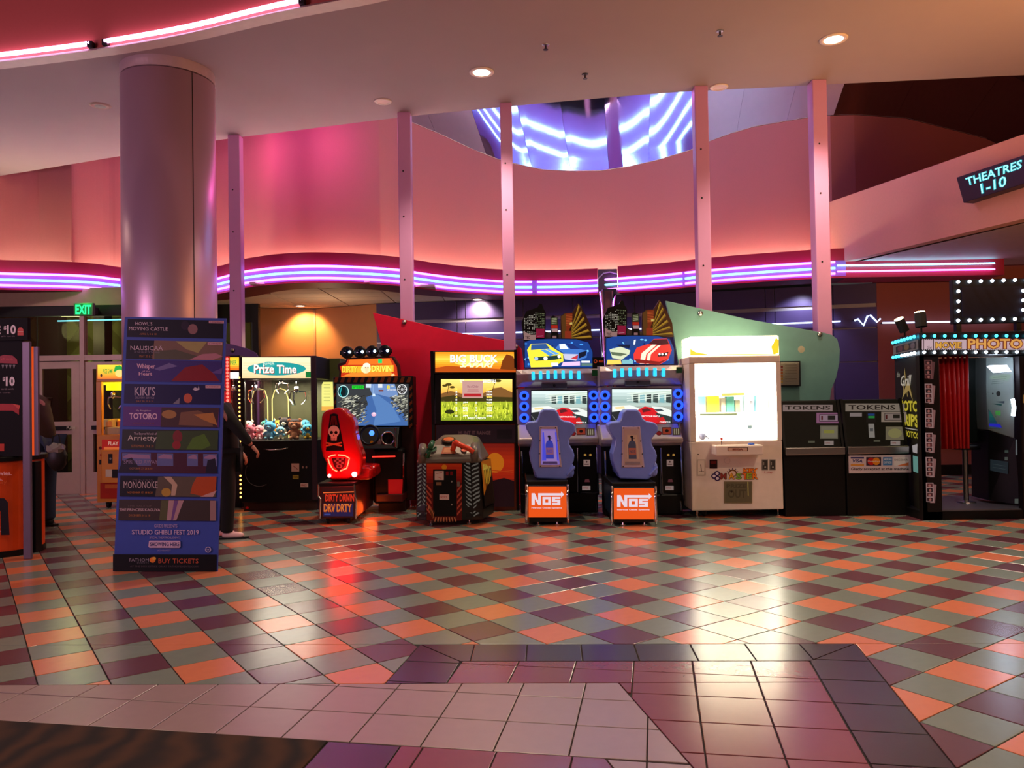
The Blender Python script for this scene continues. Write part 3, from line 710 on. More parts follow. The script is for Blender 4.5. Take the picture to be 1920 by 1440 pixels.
prow(677, 718, (58, 40, 112)); a.poly([(290, 694), (318, 682), (334, 688), (300, 697)], (110, 95, 150)); a.poly([(395, 700), (418, 690), (416, 702)], (96, 70, 140)); a.poly([(322, 716), (348, 690), (380, 684), (402, 702), (412, 716)], (128, 20, 30))
a.text('Whisper', 257, 684, 292, 696, (215, 165, 190), .02); a.text('of the', 268, 697, 282, 699.5, (215, 165, 190)); a.text('Heart', 261, 700, 286, 706.5, (215, 165, 190), .02); a.text('JULY 1 & 2', 262, 710, 286, 714, (90, 60, 110))
prow(723, 760, (20, 14, 66)); a.poly([(362, 732), (366, 728), (372, 730), (373, 725), (375, 732), (367, 735)], (190, 170, 190)); a.ell(353, 749, 8, 9, (190, 84, 60)); a.poly([(325, 760), (338, 748), (337, 760)], (120, 110, 130))
a.text("KIKI'S", 253, 728, 292, 745, (190, 165, 185)); a.text('DELIVERY SERVICE', 254, 747, 290, 751, (140, 120, 145)); a.text('JULY 28, 29 & 31', 256, 754, 288, 758, OR); a.rect(386, 724, 414, 729.5, (205, 150, 165)); a.text('30 ANNIVERSARY', 388, 725.5, 412, 728, (110, 20, 50), .02)
prow(766, 803, (86, 42, 118)); a.poly([(304, 767), (411, 767), (408, 804), (302, 804)], (66, 38, 40)); a.ell(318, 780, 14, 8, (160, 110, 62)); a.poly([(340, 776), (372, 772), (396, 782), (400, 802), (336, 800)], (118, 78, 60)); a.poly([(364, 780), (400, 776), (408, 800), (382, 790)], (176, 112, 58))
a.text('My Neighbor', 256, 772, 284, 775.5, W_); a.text('TOTORO', 243, 778, 296, 790, (215, 175, 200), .02); a.text('AUGUST 25, 26 & 28', 250, 796, 290, 799.5, (130, 70, 90))
prow(809, 847, (34, 34, 28)); a.poly([(296, 812), (410, 810), (408, 846), (292, 846)], (52, 66, 32)); a.ell(334, 822, 9, 12, (120, 34, 36)); a.ell(332, 838, 8, 8, (140, 30, 34)); a.poly([(350, 846), (362, 824), (384, 816), (396, 838), (380, 846)], (76, 104, 30))
a.text('The Secret World of', 252, 815, 295, 819, W_); a.text('Arrietty', 240, 820, 295, 833, (205, 185, 180)); a.text('SEPTEMBER 29 & 30', 247, 838, 289, 842.5, OR)
prow(852, 890, (66, 18, 40)); 
for (p0, p1) in ((230, 284), (296, 326), (352, 372), (382, 408)): a.rect(p0, 854, p1, 877, (92, 92, 146)); a.poly([(p0+2, 860), (p0+12, 855), (p1-3, 857), (p1-1, 864), (p0+2, 863)], (150, 110, 148))
a.poly([(222, 890), (230, 868), (248, 862), (262, 880), (262, 890)], (22, 14, 32)); a.poly([(386, 890), (390, 866), (404, 862), (408, 890)], (24, 16, 38))
a.text('SPIRITED AWAY', 233, 866, 297, 873.5, (150, 120, 155)); a.text('OCTOBER 27, 28 & 30', 244, 880.5, 287, 884.5, OR)
prow(896, 934, (10, 7, 14)); a.poly([(298, 897), (406, 896), (405, 934), (292, 934)], (88, 72, 60)); a.ell(313, 926, 9, 8, (176, 130, 50)); a.poly([(308, 897), (322, 897), (334, 912), (330, 932), (322, 932), (324, 912)], (186, 150, 130)); a.poly([(362, 912), (370, 897), (407, 896), (405, 925), (384, 933), (358, 928)], (172, 66, 22)); a.poly([(376, 934), (407, 922), (400, 934)], (190, 140, 140))
a.text('PRINCESS', 250, 902, 288, 905.5, (90, 75, 90)); a.text('MONONOKE', 233, 906, 297, 919, (190, 160, 165)); a.text('NOVEMBER 17, 18 & 20', 240, 925, 288, 929, (190, 110, 40))
prow(940, 978, (58, 44, 42)); a.poly([(304, 941), (330, 941), (328, 978), (300, 978)], (84, 80, 52)); a.poly([(318, 941), (346, 941), (332, 978), (314, 978)], (172, 130, 140)); a.poly([(328, 941), (336, 941), (326, 978), (322, 978)], (110, 70, 130)); a.rect(395, 941, 406, 978, (150, 110, 115))
a.text('THE TALE OF', 240, 950, 286, 953, (100, 80, 80)); a.text('THE PRINCESS KAGUYA', 225, 956, 302, 961, (190, 155, 165), .02); a.text('DECEMBER 16 & 18', 243, 967, 283, 971, OR)
a.text('GKIDS PRESENTS', 291, 985, 334, 991, (170, 140, 190), .01); a.text('STUDIO GHIBLI FEST 2019', 249, 995, 374, 1004, (195, 160, 200), .02); a.text('SPECIAL THEATRICAL EVENTS', 282, 1007.5, 340, 1011, (165, 140, 190), .01)
a.poly([(281, 1016), (283, 1015), (339, 1015), (340, 1017), (340, 1026), (338, 1028), (282, 1028), (280, 1026)], (205, 165, 200)); a.text('SHOWING HERE', 283, 1018, 338, 1025, (36, 38, 98), .03); a.text('#GHIBLIFEST', 297, 1031.5, 322, 1034.5, (150, 130, 180))
a.ell(391.5, 1031, 5.5, 5.5, (180, 160, 200)); a.ell(391.5, 1031, 4, 4, (36, 52, 128)); a.text('NR', 389, 1029.5, 394, 1032.5, (180, 160, 200))
a.poly([(213.3, 1040), (407.5, 1040), (407, 1070.5), (213.2, 1070.5)], (7, 6, 9))
a.text('FATHOM', 244.5, 1047.5, 281, 1053, (150, 130, 150)); a.text('EVENTS', 259, 1054.5, 281, 1056.5, (110, 95, 110)); a.ell(288, 1050, 5.5, 5, (235, 120, 40)); a.ell(291, 1047.5, 3.5, 3, (240, 165, 60))
a.text('BUY TICKETS', 299, 1047.5, 373.5, 1056, (190, 80, 55), .0); a.text('AT THE BOX OFFICE OR AT FATHOMEVENTS.COM', 246, 1060, 373, 1063, (90, 70, 80))
a.done('poster_print', t)

# ================================================================== GIFT CARD KIOSK (left edge)
kx1 = -4.89; ky0 = 7.82; ky1 = 8.56; kR = .37; kx0 = kx1-1.9
def kplan(g=0.):
    pts = [(kx0-g, ky0-g)]
    for k in range(13):
        an = -math.pi/2+math.pi/2*k/12; pts.append((kx1-kR+(kR+g)*math.cos(an), ky0+kR+(kR+g)*math.sin(an)))
    for k in range(13):
        an = math.pi/2*k/12; pts.append((kx1-kR+(kR+g)*math.cos(an), ky1-kR+(kR+g)*math.sin(an)))
    pts.append((kx0-g, ky1+g)); return pts
t = thing('gift_card_kiosk', 'curved orange gift card kiosk with a black signboard at the left edge', 'kiosk', (kx1-.9, 8.4, 0))
def kp(name, z0, z1, g, m, **k): return build(name, MB().prism([(x, y, z0) for x, y in kplan(g)], (0, 0, z1-z0)), m, t, **k)
kz = aty(40, 856, 7.85).z
kp('plinth', 0, .06, .012, BLACK); kp('counter_body', .06, kz-.05, 0, mat('orange_panel', C(226, 72, 18), .35)); kp('worktop', kz-.05, kz, .03, BLACK, bevel=.01)
kp('glass_top', kz, kz+.012, -.03, mat('smoked_top', C(30, 24, 28), .08))
PGR = mat('mauve_grey_post', C(112, 92, 112), .45, .3)
x0, x1, z0, z1 = R(41, 640, 57, 850, 7.76); build('post', MB().box(x0, x1, 7.76, 7.79, 0, z1), PGR, t, bevel=.01)
x0_, x1_, z0, z1_ = R(57, 862, 67, 1040, 7.80); build('joint_strip', MB().box(x0_, x1_, 7.80, 7.9, .06, kz-.05), BLACK, t)
x0, x1, z0, z1b = R(55, 650, 63.5, 828, 8.0); build('lit_tube_panel', MB().box(x0, x1, 8.0, 8.03, kz, z1b), mat('orange_lit', C(200, 74, 30), .4, emit=C(255, 90, 30), es=.55), t)
x0, x1, z0, z1b = R(63.5, 650, 71, 828, 7.99); build('post', MB().box(x0, x1, 7.99, 8.02, kz, z1b), PGR, t)
x0, x1, z0, z1b = R(-160, 640, 41, 850, 7.9); build('signboard', MB().box(x0, x1, 7.9, 7.96, kz, z1b), mat('sign_black', C(14, 8, 10), .7, spec=.2), t)
x0, x1, z0, z1b = R(-160, 598, 54, 640, 7.9); build('header_board', MB().box(x0, x1, 7.88, 7.93, z0, z1b), mat('sign_black2', C(12, 8, 9), .7, spec=.2), t)
a = artY(7.878); a.text('SAVE', -40, 611, 1, 627, (220, 200, 200), .03); a.text('$', 7, 611, 12, 619, (220, 200, 200), .02); a.text('10', 13, 609, 30, 627, (225, 205, 205), .04); a.poly([(33, 629), (33, 618), (36, 614), (41, 614), (44, 618), (44, 629)], (200, 66, 46)); a.line([(33, 622), (44, 622)], .8, (235, 190, 170)); a.text('when you buy gift cards', -40, 629.5, 28, 632, (120, 100, 100)); a.done('lettering', t)
a = artY(7.898); a.rect(-20, 832, 8, 846, (190, 50, 24)); a.done('small_label', t)
a = artY(7.898); a.poly([(0, 668), (8, 665), (24, 667), (32, 674), (33, 682), (-20, 680), (-20, 670)], (150, 18, 28)); a.text('gift cards', 2, 671, 24, 676, (205, 60, 60)); 
for k in range(4): a.poly([(3+k*7, 684), (8+k*7, 684), (5.5+k*7, 692)], (120, 110, 110))
a.text('SAVE', -44, 708, -1, 724, (220, 200, 200), .03); a.text('$', 5, 707, 10, 715, (220, 200, 200), .02); a.text('10', 11, 706, 28, 724, (225, 205, 205), .04); a.text('on cards with', -6, 727.5, 26, 731, (130, 110, 110)); a.text('gift cards', -6, 735, 20, 738, (130, 110, 110))
a.poly([(-20, 757), (24, 757), (36, 768), (36, 778), (24, 770), (-20, 770)], (170, 30, 26)); a.poly([(24, 757), (38, 760), (36, 768)], (205, 70, 50)); a.done('poster', t)
a = artY(7.818); a.poly([(-10, 934), (8, 934), (15, 942), (18, 1003), (2, 1003), (1, 958), (-10, 952)], (18, 10, 12)); a.done('logo_print', t)
a = artY(7.818); a.text('movies.', -14, 884, 22, 891, (235, 170, 160), .02); a.text('love.', -14, 896, 5, 901, (235, 170, 160), .02); a.done('front_lettering', t)
a = artQ((kx1-.30, ky0+.004, kz-.07), (kx1-.10, ky0+.115, kz-.07), (kx1-.10, ky0+.115, .06), (kx1-.30, ky0+.004, .06)); a.st = .02
a.text('gifts', .2, .1, .8, .16, (240, 110, 60)); a.text('easy', .3, .2, .75, .24, (240, 110, 60)); a.text('fun', .35, .68, .75, .72, (230, 150, 130)); a.text('cards', .2, .74, .8, .80, (235, 170, 160), .02); a.done('side_lettering', t)

# ================================================================== PEOPLE
SKIN = mat('skin', C(176, 112, 84), .5)
def skin(name, nodes, edges, m, parent, sub=2, root=0, label=None):
    """nodes: [(pos, radius or (rx, ry))]; a continuous tapered body"""
    off = wloc(parent); me = bpy.data.meshes.new(name); me.from_pydata([tuple(Vector(p)-off) for p, r in nodes], [tuple(e) for e in edges], [])
    o = bpy.data.objects.new(name, me); COL.objects.link(o); o.parent = parent; me.materials.append(m)
    sk = o.modifiers.new('skin', 'SKIN'); sk.use_smooth_shade = True
    for i, (p, r) in enumerate(nodes):
        d = me.skin_vertices[0].data[i]; d.radius = r if isinstance(r, tuple) else (r, r); d.use_root = (i == root)
    s_ = o.modifiers.new('sub', 'SUBSURF'); s_.levels = sub; s_.render_levels = sub
    if label: o['label'] = label
    return o
def chain(ns): return [(i, i+1) for i in range(len(ns)-1)]
def hand(parent, wrist, fwd, upv, curl=.5, s=1.0, m=SKIN, name='hand'):
    fwd = Vector(fwd).normalized(); side = fwd.cross(Vector(upv)).normalized(); up = side.cross(fwd).normalized()
    W0 = Vector(wrist); nodes = [(W0, .027*s), (W0+fwd*.045*s, (.034*s, .02*s)), (W0+fwd*.085*s, (.038*s, .018*s))]; edges = [(0, 1), (1, 2)]
    for k, (of, ln) in enumerate(((-.03, .068), (-.011, .08), (.009, .074), (.027, .058))):
        b = W0+fwd*.088*s+side*of*s; d = fwd; prev = 2; p = b; nodes.append((b, .0095*s)); edges.append((prev, len(nodes)-1)); prev = len(nodes)-1
        for q in range(3):
            an = curl*(q+.4); dd = (fwd*math.cos(an)-up*math.sin(an)); p = p+dd*ln*s/3*(1.1-.1*q); nodes.append((p, .0088*s-.0008*q*s)); edges.append((prev, len(nodes)-1)); prev = len(nodes)-1
    b = W0+fwd*.03*s-side*.03*s; nodes.append((b, .013*s)); edges.append((1, len(nodes)-1)); prev = len(nodes)-1; p = b
    for q in range(2): p = p+(fwd*.7-side*.6-up*.25*q).normalized()*.032*s; nodes.append((p, .011*s-.001*q)); edges.append((prev, len(nodes)-1)); prev = len(nodes)-1
    return skin(name, nodes, edges, m, parent, 1)
def person(label, base, s, yaw, J, mats, arms):
    """J: local joints facing +x (x forward, y left, z up), metres for a 1.75 m figure; turned by yaw and scaled by s"""
    t = thing('person', label, 'person', base)
    cy, sy = math.cos(yaw), math.sin(yaw)
    def X(p): return Vector((base[0]+s*(p[0]*cy-p[1]*sy), base[1]+s*(p[0]*sy+p[1]*cy), base[2]+s*p[2]))
    g = {k: X(v) for k, v in J.items()}; F = X((1, 0, 0))-X((0, 0, 0)); Z = Vector((0, 0, 1)); Y = X((0, 1, 0))-X((0, 0, 0))
    # body: one continuous surface
    nd = [(g['pelvis'], .125*s), (g['chest']*.5+g['pelvis']*.5, .115*s), (g['chest'], .13*s), (g['neck'], .055*s), (g['head'], .062*s)]
    ed = [(0, 1), (1, 2), (2, 3), (3, 4)]
    for q in ('l', 'r'):
        i = len(nd); nd += [(g['sh'+q], .056*s), (g['el'+q], .042*s), (g['wr'+q], .028*s)]; ed += [(2, i), (i, i+1), (i+1, i+2)]
        i = len(nd); nd += [(g['hip'+q], .085*s), (g['kn'+q], .056*s), (g['an'+q], .04*s)]; ed += [(0, i), (i, i+1), (i+1, i+2)]
    skin('body', nd, ed, SKIN, t)
    hd = g['head']+Vector((0, 0, .05*s)); fd = F.normalized()
    hn = [(hd+Z*.10*s, (.05*s, .06*s)), (hd+Z*.06*s, (.078*s, .09*s)), (hd, (.078*s, .092*s)), (hd-Z*.055*s+fd*.012*s, (.062*s, .075*s)), (hd-Z*.095*s+fd*.03*s, (.035*s, .04*s)),
          (hd-Z*.012*s+fd*.098*s, .011*s), (hd-Z*.03*s+fd*.108*s, .013*s)]
    skin('head', hn, [(0, 1), (1, 2), (2, 3), (3, 4), (2, 5), (5, 6)], SKIN, t)
    side = Y.normalized()
    for sg in (1, -1):
        build('ear', MB().ball(hd+side*.08*s*sg-Z*.005, .026*s, 8, 6, (.8, .4, 1.2)), SKIN, t, smooth=True)
        build('eye', MB().ball(hd+side*.03*s*sg+fd*.085*s+Z*.008*s, .011*s, 8, 6), mat('eye', C(40, 30, 28), .2), t, smooth=True)
    build('mouth', MB().ball(hd-Z*.06*s+fd*.083*s, .02*s, 8, 6, (.5, 1, .25)), mat('lips', C(140, 70, 62), .5), t, smooth=True)
    hb = MB().ball(hd+Z*.035*s-fd*.022*s, .105*s, 16, 10, (1, .88, .95)); build('hair', hb, mats['hair'], t, smooth=True)
    # clothes
    jn = [(g['pelvis']-Z*.10*s, (.17*s, .165*s)), (g['chest']*.5+g['pelvis']*.5, (.17*s, .16*s)), (g['chest'], (.185*s, .175*s)), (g['neck']-Z*.01*s, .10*s)]; je = [(0, 1), (1, 2), (2, 3)]
    for q in ('l', 'r'):
        i = len(jn); jn += [(g['sh'+q], .092*s), (g['el'+q], .066*s), (g['wr'+q]*.92+g['el'+q]*.08, .048*s)]; je += [(2, i), (i, i+1), (i+1, i+2)]
    skin('jacket', jn, je, mats['top'], t)
    pn = [(g['pelvis']-Z*.02*s, (.15*s, .14*s))]; pe = []
    for q in ('l', 'r'):
        i = len(pn); pn += [(g['hip'+q], .105*s), (g['kn'+q], .083*s), (g['an'+q]+Z*.03*s, .072*s), (g['an'+q]-Z*.03*s, .078*s)]; pe += [(0, i), (i, i+1), (i+1, i+2), (i+2, i+3)]
    skin('trousers', pn, pe, mats['legs'], t)
    for q in ('l', 'r'):
        an = g['an'+q]; hl = Vector((an.x, an.y, .045*s)); an = hl
        skin('shoe', [(hl-fd*.055*s, (.045*s, .04*s)), (hl+fd*.04*s, (.05*s, .04*s)), (hl+fd*.13*s-Z*.006*s, (.047*s, .033*s)), (hl+fd*.185*s-Z*.012*s, (.034*s, .024*s))], [(0, 1), (1, 2), (2, 3)], mats['shoe'], t)
        build('sole', MB().prism([hl+fd*(-.1*s)+side*.035*s-Z*.045*s, hl+fd*.2*s+side*.03*s-Z*.045*s, hl+fd*.235*s-Z*.045*s, hl+fd*.2*s-side*.03*s-Z*.045*s, hl+fd*(-.1*s)-side*.035*s-Z*.045*s], (0, 0, .022*s)), RUBBER, t, bevel=.006)
        fw, cu = arms[q]; hand(t, g['wr'+q], (g['wr'+q]-g['el'+q]) if fw is None else (X(fw)-X((0, 0, 0))), Z if q == 'l' else Z, cu, s)
    return t, g
pb = fl(436, 1008); BLK = mat('black_cotton', C(10, 9, 12), .9)
person('person in black clothes and white shoes reaching towards the prize machine', (pb.x-.04, pb.y, 0), 1.0, 0.12,
       {'pelvis': (-.02, 0, .93), 'chest': (-.05, 0, 1.30), 'neck': (-.09, 0, 1.49), 'head': (-.12, 0, 1.60), 'shl': (-.07, .17, 1.40), 'shr': (0, -.17, 1.41), 'ell': (-.03, .22, 1.14), 'wrl': (.10, .2, .93), 'elr': (.16, -.22, 1.2), 'wrr': (.29, -.17, 1.02), 'hipl': (-.02, .09, .88), 'hipr': (0, -.09, .88), 'knl': (-.06, .1, .48), 'knr': (.02, -.09, .48), 'anl': (-.14, .1, .09), 'anr': (-.0, -.08, .09)},
       {'hair': mat('dark_hair', C(20, 14, 12), .6), 'top': BLK, 'legs': BLK, 'shoe': mat('white_trainer', C(222, 176, 178), .5)}, {'l': (None, .5), 'r': ((.5, 0, -.6), .6)})
pb2 = fl(96, 990)
t, g = person('person in a brown jacket and jeans bending forward behind the orange kiosk', (pb2.x-.2, pb2.y+.1, 0), 1.14, math.pi*.94,
       {'pelvis': (-.04, 0, .93), 'chest': (.05, 0, 1.27), 'neck': (.19, 0, 1.41), 'head': (.30, 0, 1.46), 'shl': (.10, .17, 1.33), 'shr': (.10, -.17, 1.33), 'ell': (.02, .25, 1.06), 'wrl': (.12, .25, .88), 'elr': (.2, -.22, 1.08), 'wrr': (.38, -.2, 1.0), 'hipl': (-.04, .09, .88), 'hipr': (-.04, -.09, .88), 'knl': (0, .1, .48), 'knr': (-.03, -.09, .48), 'anl': (-.02, .1, .09), 'anr': (-.04, -.08, .09)},
       {'hair': mat('dark_hair', C(20, 14, 12), .6), 'top': mat('brown_jacket', C(62, 38, 26), .85), 'legs': mat('blue_jeans', C(48, 66, 92), .85, noise=.2), 'shoe': mat('dark_shoe', C(20, 18, 20), .6)}, {'l': (None, .7), 'r': (None, .4)})
bp_ = aty(106, 858, pb2.y-.08); t = thing('carrier_bag', 'dark bag with crumpled clear plastic hanging behind the orange kiosk', 'bag', (bp_.x, bp_.y, bp_.z-.12))
mb = MB().ball((bp_.x, bp_.y, bp_.z), .15, 14, 9, (.8, .55, 1.05)); mb.v = [(x+random.uniform(-.012, .012), y, z+random.uniform(-.012, .012)) for x, y, z in mb.v]; build('bag_body', mb, mat('dark_bag', C(28, 30, 28), .5), t, smooth=True)
mb = MB().ball((bp_.x+.01, bp_.y-.03, bp_.z+.11), .11, 12, 8, (.9, .6, .6)); mb.v = [(x+random.uniform(-.02, .02), y, z+random.uniform(-.02, .02)) for x, y, z in mb.v]; build('clear_plastic', mb, mat('crumpled_plastic', C(150, 150, 135), .2), t)
build('handle', MB().tube([Vector((bp_.x-.06, bp_.y, bp_.z+.1)), Vector((bp_.x-.04, bp_.y, bp_.z+.26)), Vector((bp_.x+.03, bp_.y, bp_.z+.28)), Vector((bp_.x+.06, bp_.y, bp_.z+.1))], .008, 6), BLACKM, t)

# ================================================================== TOYS
def plush(lab, x, y, z, s, body, belly, ear, rz=0, cap=None):
    t = thing('plush_toy', lab, 'toy', (x, y, z), 'plush toys in the prize machine'); c, q = math.cos(rz), math.sin(rz)
    def P(a, b, h): return Vector((x+s*(a*c-b*q), y+s*(a*q+b*c), z+s*h))
    mt = mat('plush_'+str(body), C(*body), .9, bump=.3, nscale=60); m2 = mat('plush_'+str(belly), C(*belly), .9, bump=.3, nscale=60)
    build('body', MB().ball(P(0, 0, .3), .3*s, 12, 8, (.9, .75, 1)), mt, t, smooth=True)
    build('belly', MB().ball(P(0, -.1, .27), .22*s, 12, 8, (.85, .7, .95)), m2, t, smooth=True)
    build('head', MB().ball(P(0, -.02, .78), .33*s, 14, 9, (1.05, .85, .9)), mt, t, smooth=True)
    build('muzzle', MB().ball(P(0, -.26, .7), .14*s, 10, 7, (1.1, .6, .8)), m2, t, smooth=True)
    build('nose', MB().ball(P(0, -.36, .74), .035*s, 8, 6), BLACKM, t, smooth=True)
    for sg in (1, -1):
        build('eye', MB().ball(P(.12*sg, -.27, .85), .05*s, 8, 6), BLACK, t, smooth=True)
        if ear == 'round': build('ear', MB().ball(P(.27*sg, 0, 1.02), .11*s, 10, 7, (1, .5, 1)), mt, t, smooth=True)
        elif ear == 'point': build('ear', MB().tube([P(.2*sg, 0, .98), P(.27*sg, 0, 1.24)], .1*s, 8, r2=.01*s), mt, t, smooth=True)
        else: build('ear', MB().ball(P(.3*sg, 0, .8), .1*s, 10, 7, (.6, .5, 1.7)), m2, t, smooth=True)
        build('arm', MB().tube([P(.2*sg, 0, .45), P(.38*sg, -.12, .3)], .09*s, 8, r2=.07*s), mt, t, smooth=True)
        build('foot', MB().ball(P(.17*sg, -.25, .1), .11*s, 10, 7, (.9, 1.3, .9)), m2, t, smooth=True)
    if cap: build('cap', MB().ball(P(0, .02, .93), .3*s, 12, 7, (1.05, .9, .62)), mat('plush_'+str(cap), C(*cap), .9), t, smooth=True)
    return t
def cabinet_shell(t, x0, x1, y0, y1, zb, zw, zt, m, th=.035, side=None):
    """box with an open window bay from zw to zt: base block, posts, top"""
    build('base_cabinet', MB().box(x0, x1, y0, y1, zb, zw), m, t, bevel=.008)
    for nm, b in (('corner_post', (x0, x0+th, y0, y0+th)), ('corner_post', (x1-th, x1, y0, y0+th)), ('corner_post', (x0, x0+th, y1-th, y1)), ('corner_post', (x1-th, x1, y1-th, y1))):
        build(nm, MB().box(*b, zw, zt), m, t)
def claw(t, x, y, z, s=1.):
    c = build('claw', MB().lathe((x, y, z), [(0, .1*s), (.035*s, .09*s), (.035*s, .03*s), (.02*s, .02*s), (0, .0)], 12), CHROME, t, smooth=True)
    build('claw_cable', MB().cyl((x, y, z+.09*s), (x, y, z+.3*s), .006, 6), CHROME, c)
    for k in range(3):
        an = k*2*math.pi/3+.5; dx, dy = math.cos(an), math.sin(an)
        build('claw_finger', MB().tube([(x+dx*.03*s, y+dy*.03*s, z+.03*s), (x+dx*.12*s, y+dy*.12*s, z+.02*s), (x+dx*.13*s, y+dy*.13*s, z-.08*s), (x+dx*.07*s, y+dy*.07*s, z-.15*s)], .009*s, 6), CHROME, c)

# ---- yellow prize machine behind the standee
d = 11.45; x0, x1, z0, z1 = R(181, 683, 296, 941, d); za = z0
YEL = mat('yellow_cabinet', C(206, 128, 16), .4)
t = thing('yellow_claw_machine', 'yellow claw machine half hidden behind the blue standee', 'arcade machine', ((x0+x1)/2, d+.4, 0))
zw0, zw1 = aty(200, 815, d).z, aty(200, 716, d).z
cabinet_shell(t, x0, x1, d, d+.85, za, zw0, zw1, YEL, .07)
build('header', MB().box(x0, x1, d, d+.85, zw1, z1), YEL, t, bevel=.008)
build('back_panel', MB().box(x0+.03, x1-.03, d+.8, d+.84, zw0, zw1), mat('olive_back', C(90, 84, 30), .7), t)
build('window_glass', MB().box(x0+.05, x1-.05, d+.005, d+.012, zw0, zw1), GLASS, t)
a = artY(d-.001); a.vgrad(183, 684, 294, 710, [(0, (255, 225, 60)), (.6, (255, 190, 50)), (1, (240, 120, 40))], 8); a.text('PRIZE GAME', 193, 692, 211, 700, (30, 150, 50), .02); a.poly([(213, 697), (216, 687), (224, 685), (232, 690), (230, 695)], (30, 160, 60)); a.ell(224, 700, 8, 7, (255, 215, 120)); a.ell(190, 704, 2, 3, (60, 40, 30)); a.done('marquee', t, 1.1)
a = artY(d+.25); a.rect(193, 716, 228, 722, (255, 240, 20)); a.rect(199, 720, 228, 732, (255, 236, 10)); a.done('inner_sign', t, 1.3)
pc = aty(212, 748, d+.4); claw(t, pc.x, pc.y, pc.z, 1.0)
pz = aty(210, 812, d+.5)
build('prize_shelf', MB().box(x0+.07, x1-.07, d+.1, d+.78, zw0, zw0+.1), mat('cream_shelf', C(190, 180, 150), .6), t)
a = artY(d-.001); a.rect(191, 824, 240, 843, (190, 26, 14)); a.rect(195, 838, 240, 843, (255, 120, 60)); a.text('PLAY', 203, 828, 222, 835, (255, 190, 170), .02); a.done('control_panel', t, .5)
build('coin_door', MB().box(*R(193, 843, 240, 905, d)[:2], d-.05, d, *R(193, 843, 240, 905, d)[2:]), YEL, t, bevel=.01)
a = artY(d-.051); a.rect(203, 851, 211, 869, (16, 14, 16)); a.ell(207, 860, 2, 2, (130, 130, 130)); a.rect(198, 880, 211, 894, (200, 190, 170)); a.rect(210, 880, 224, 896, (14, 12, 14)); a.done('coin_mech', t)
a = artY(d-.0015); a.rect(188, 905, 236, 935, (176, 40, 14)); a.rect(197, 908, 226, 916, (205, 110, 40)); a.rect(186, 862, 191, 871, (16, 12, 12)); a.ell(188, 840, 3, 3, (110, 40, 10)); a.ell(190, 853, 2.5, 2.5, (170, 20, 20)); a.done('decal', t)
lamp('POINT', 'yellow_machine_lamp', ((x0+x1)/2, d+.35, zw1-.06), 14, C(255, 225, 70), .05)
for (cx, cyy) in ((x0+.12, d+.1), (x1-.12, d+.1), (x0+.12, d+.75), (x1-.12, d+.75)):
    cs = build('caster', MB().cyl((cx-.02, cyy, .045), (cx+.02, cyy, .045), .045, 14), RUBBER, t)
    build('caster_fork', MB().box(cx-.03, cx+.03, cyy-.03, cyy+.03, .06, za), DARKGREY, cs)
for k, (u, vv, c1) in enumerate(((205, 812, (235, 150, 40)), (215, 810, (240, 200, 60)), (224, 812, (220, 110, 30)), (197, 813, (190, 170, 120)))):
    p = aty(u, vv, d+.35); tag(build('prize_box', MB().box(p.x-.06, p.x+.05, p.y, p.y+.1, zw0+.1, zw0+.19+.03*(k % 2)), mat('prize_%d' % k, C(*c1), .5), None, bevel=.01), ('orange', 'yellow', 'dark orange', 'beige')[k]+' prize box lying inside the yellow claw machine', 'box', 'prizes in the yellow claw machine')

# ---- claw machine with LED columns, behind the standee
d = 11.3; x0, x1, z0, z1 = R(345, 667, 451, 952, d)
t = thing('led_claw_machine', 'claw machine with red and amber light columns behind the person in black', 'arcade machine', ((x0+x1)/2, d+.4, 0))
zw0, zw1 = aty(440, 830, d).z, aty(440, 700, d).z
cabinet_shell(t, x0, x1, d, d+.8, 0, zw0, zw1, BLACK, .05); build('header', MB().box(x0, x1, d, d+.8, zw1, z1), BLACK, t, bevel=.008)
build('back_panel', MB().box(x0+.03, x1-.03, d+.75, d+.79, zw0, zw1), mat('tan_back', C(150, 110, 80), .7), t); build('window_glass', MB().box(x0+.05, x1-.05, d+.005, d+.012, zw0, zw1), GLASS, t)
a = artY(d-.001); a.vgrad(350, 670, 448, 694, [(0, (255, 190, 40)), (.5, (255, 215, 60)), (1, (240, 90, 20))], 6); a.text('WINNER', 420, 676, 444, 684, (30, 150, 60), .02); a.rect(350, 698, 448, 710, (245, 245, 235)); a.done('marquee', t, 1.2)
cx0, cx1, cz0, cz1 = R(420, 668, 431, 950, d-.05); lc = build('light_column', MB().box(cx0, cx1, d-.06, d, .05, cz1), mat('deep_red', C(120, 6, 8), .4, emit=C(180, 8, 8), es=.5), t, bevel=.01)
for k in range(22):
    v = 673+k*6.5; p = aty(426+(v-673)*.01, v, d-.07); build('bulb', MB().ball(p, .02, 8, 6), glow('red_bulb', C(255, 70, 60), 5), lc)
for k in range(34):
    v = 668+k*8; 
    if 700 < v < 945 and not (845 < v < 885): p = aty(448.5+(v-700)*.012, v, d-.02); build('edge_bulb', MB().ball(p, .014, 8, 6), glow('amber_bulb', C(255, 170, 70), 6), t)
pc = aty(438, 735, d+.3); claw(t, pc.x, pc.y, pc.z); lamp('POINT', 'led_machine_lamp', ((x0+x1)/2+.2, d+.3, zw1-.05), 10, C(255, 230, 190), .05)
# purple shield panel behind
pprism('shield_panel', [(398, 640), (430, 645), (462, 653), (480, 662), (486, 674), (486, 948), (398, 948)], 12.05, .04, mat('purple_board', C(82, 46, 112), .5), None)
tag(bpy.data.objects['shield_panel'], 'purple curved-top panel behind the amber-edged claw machine', 'panel')
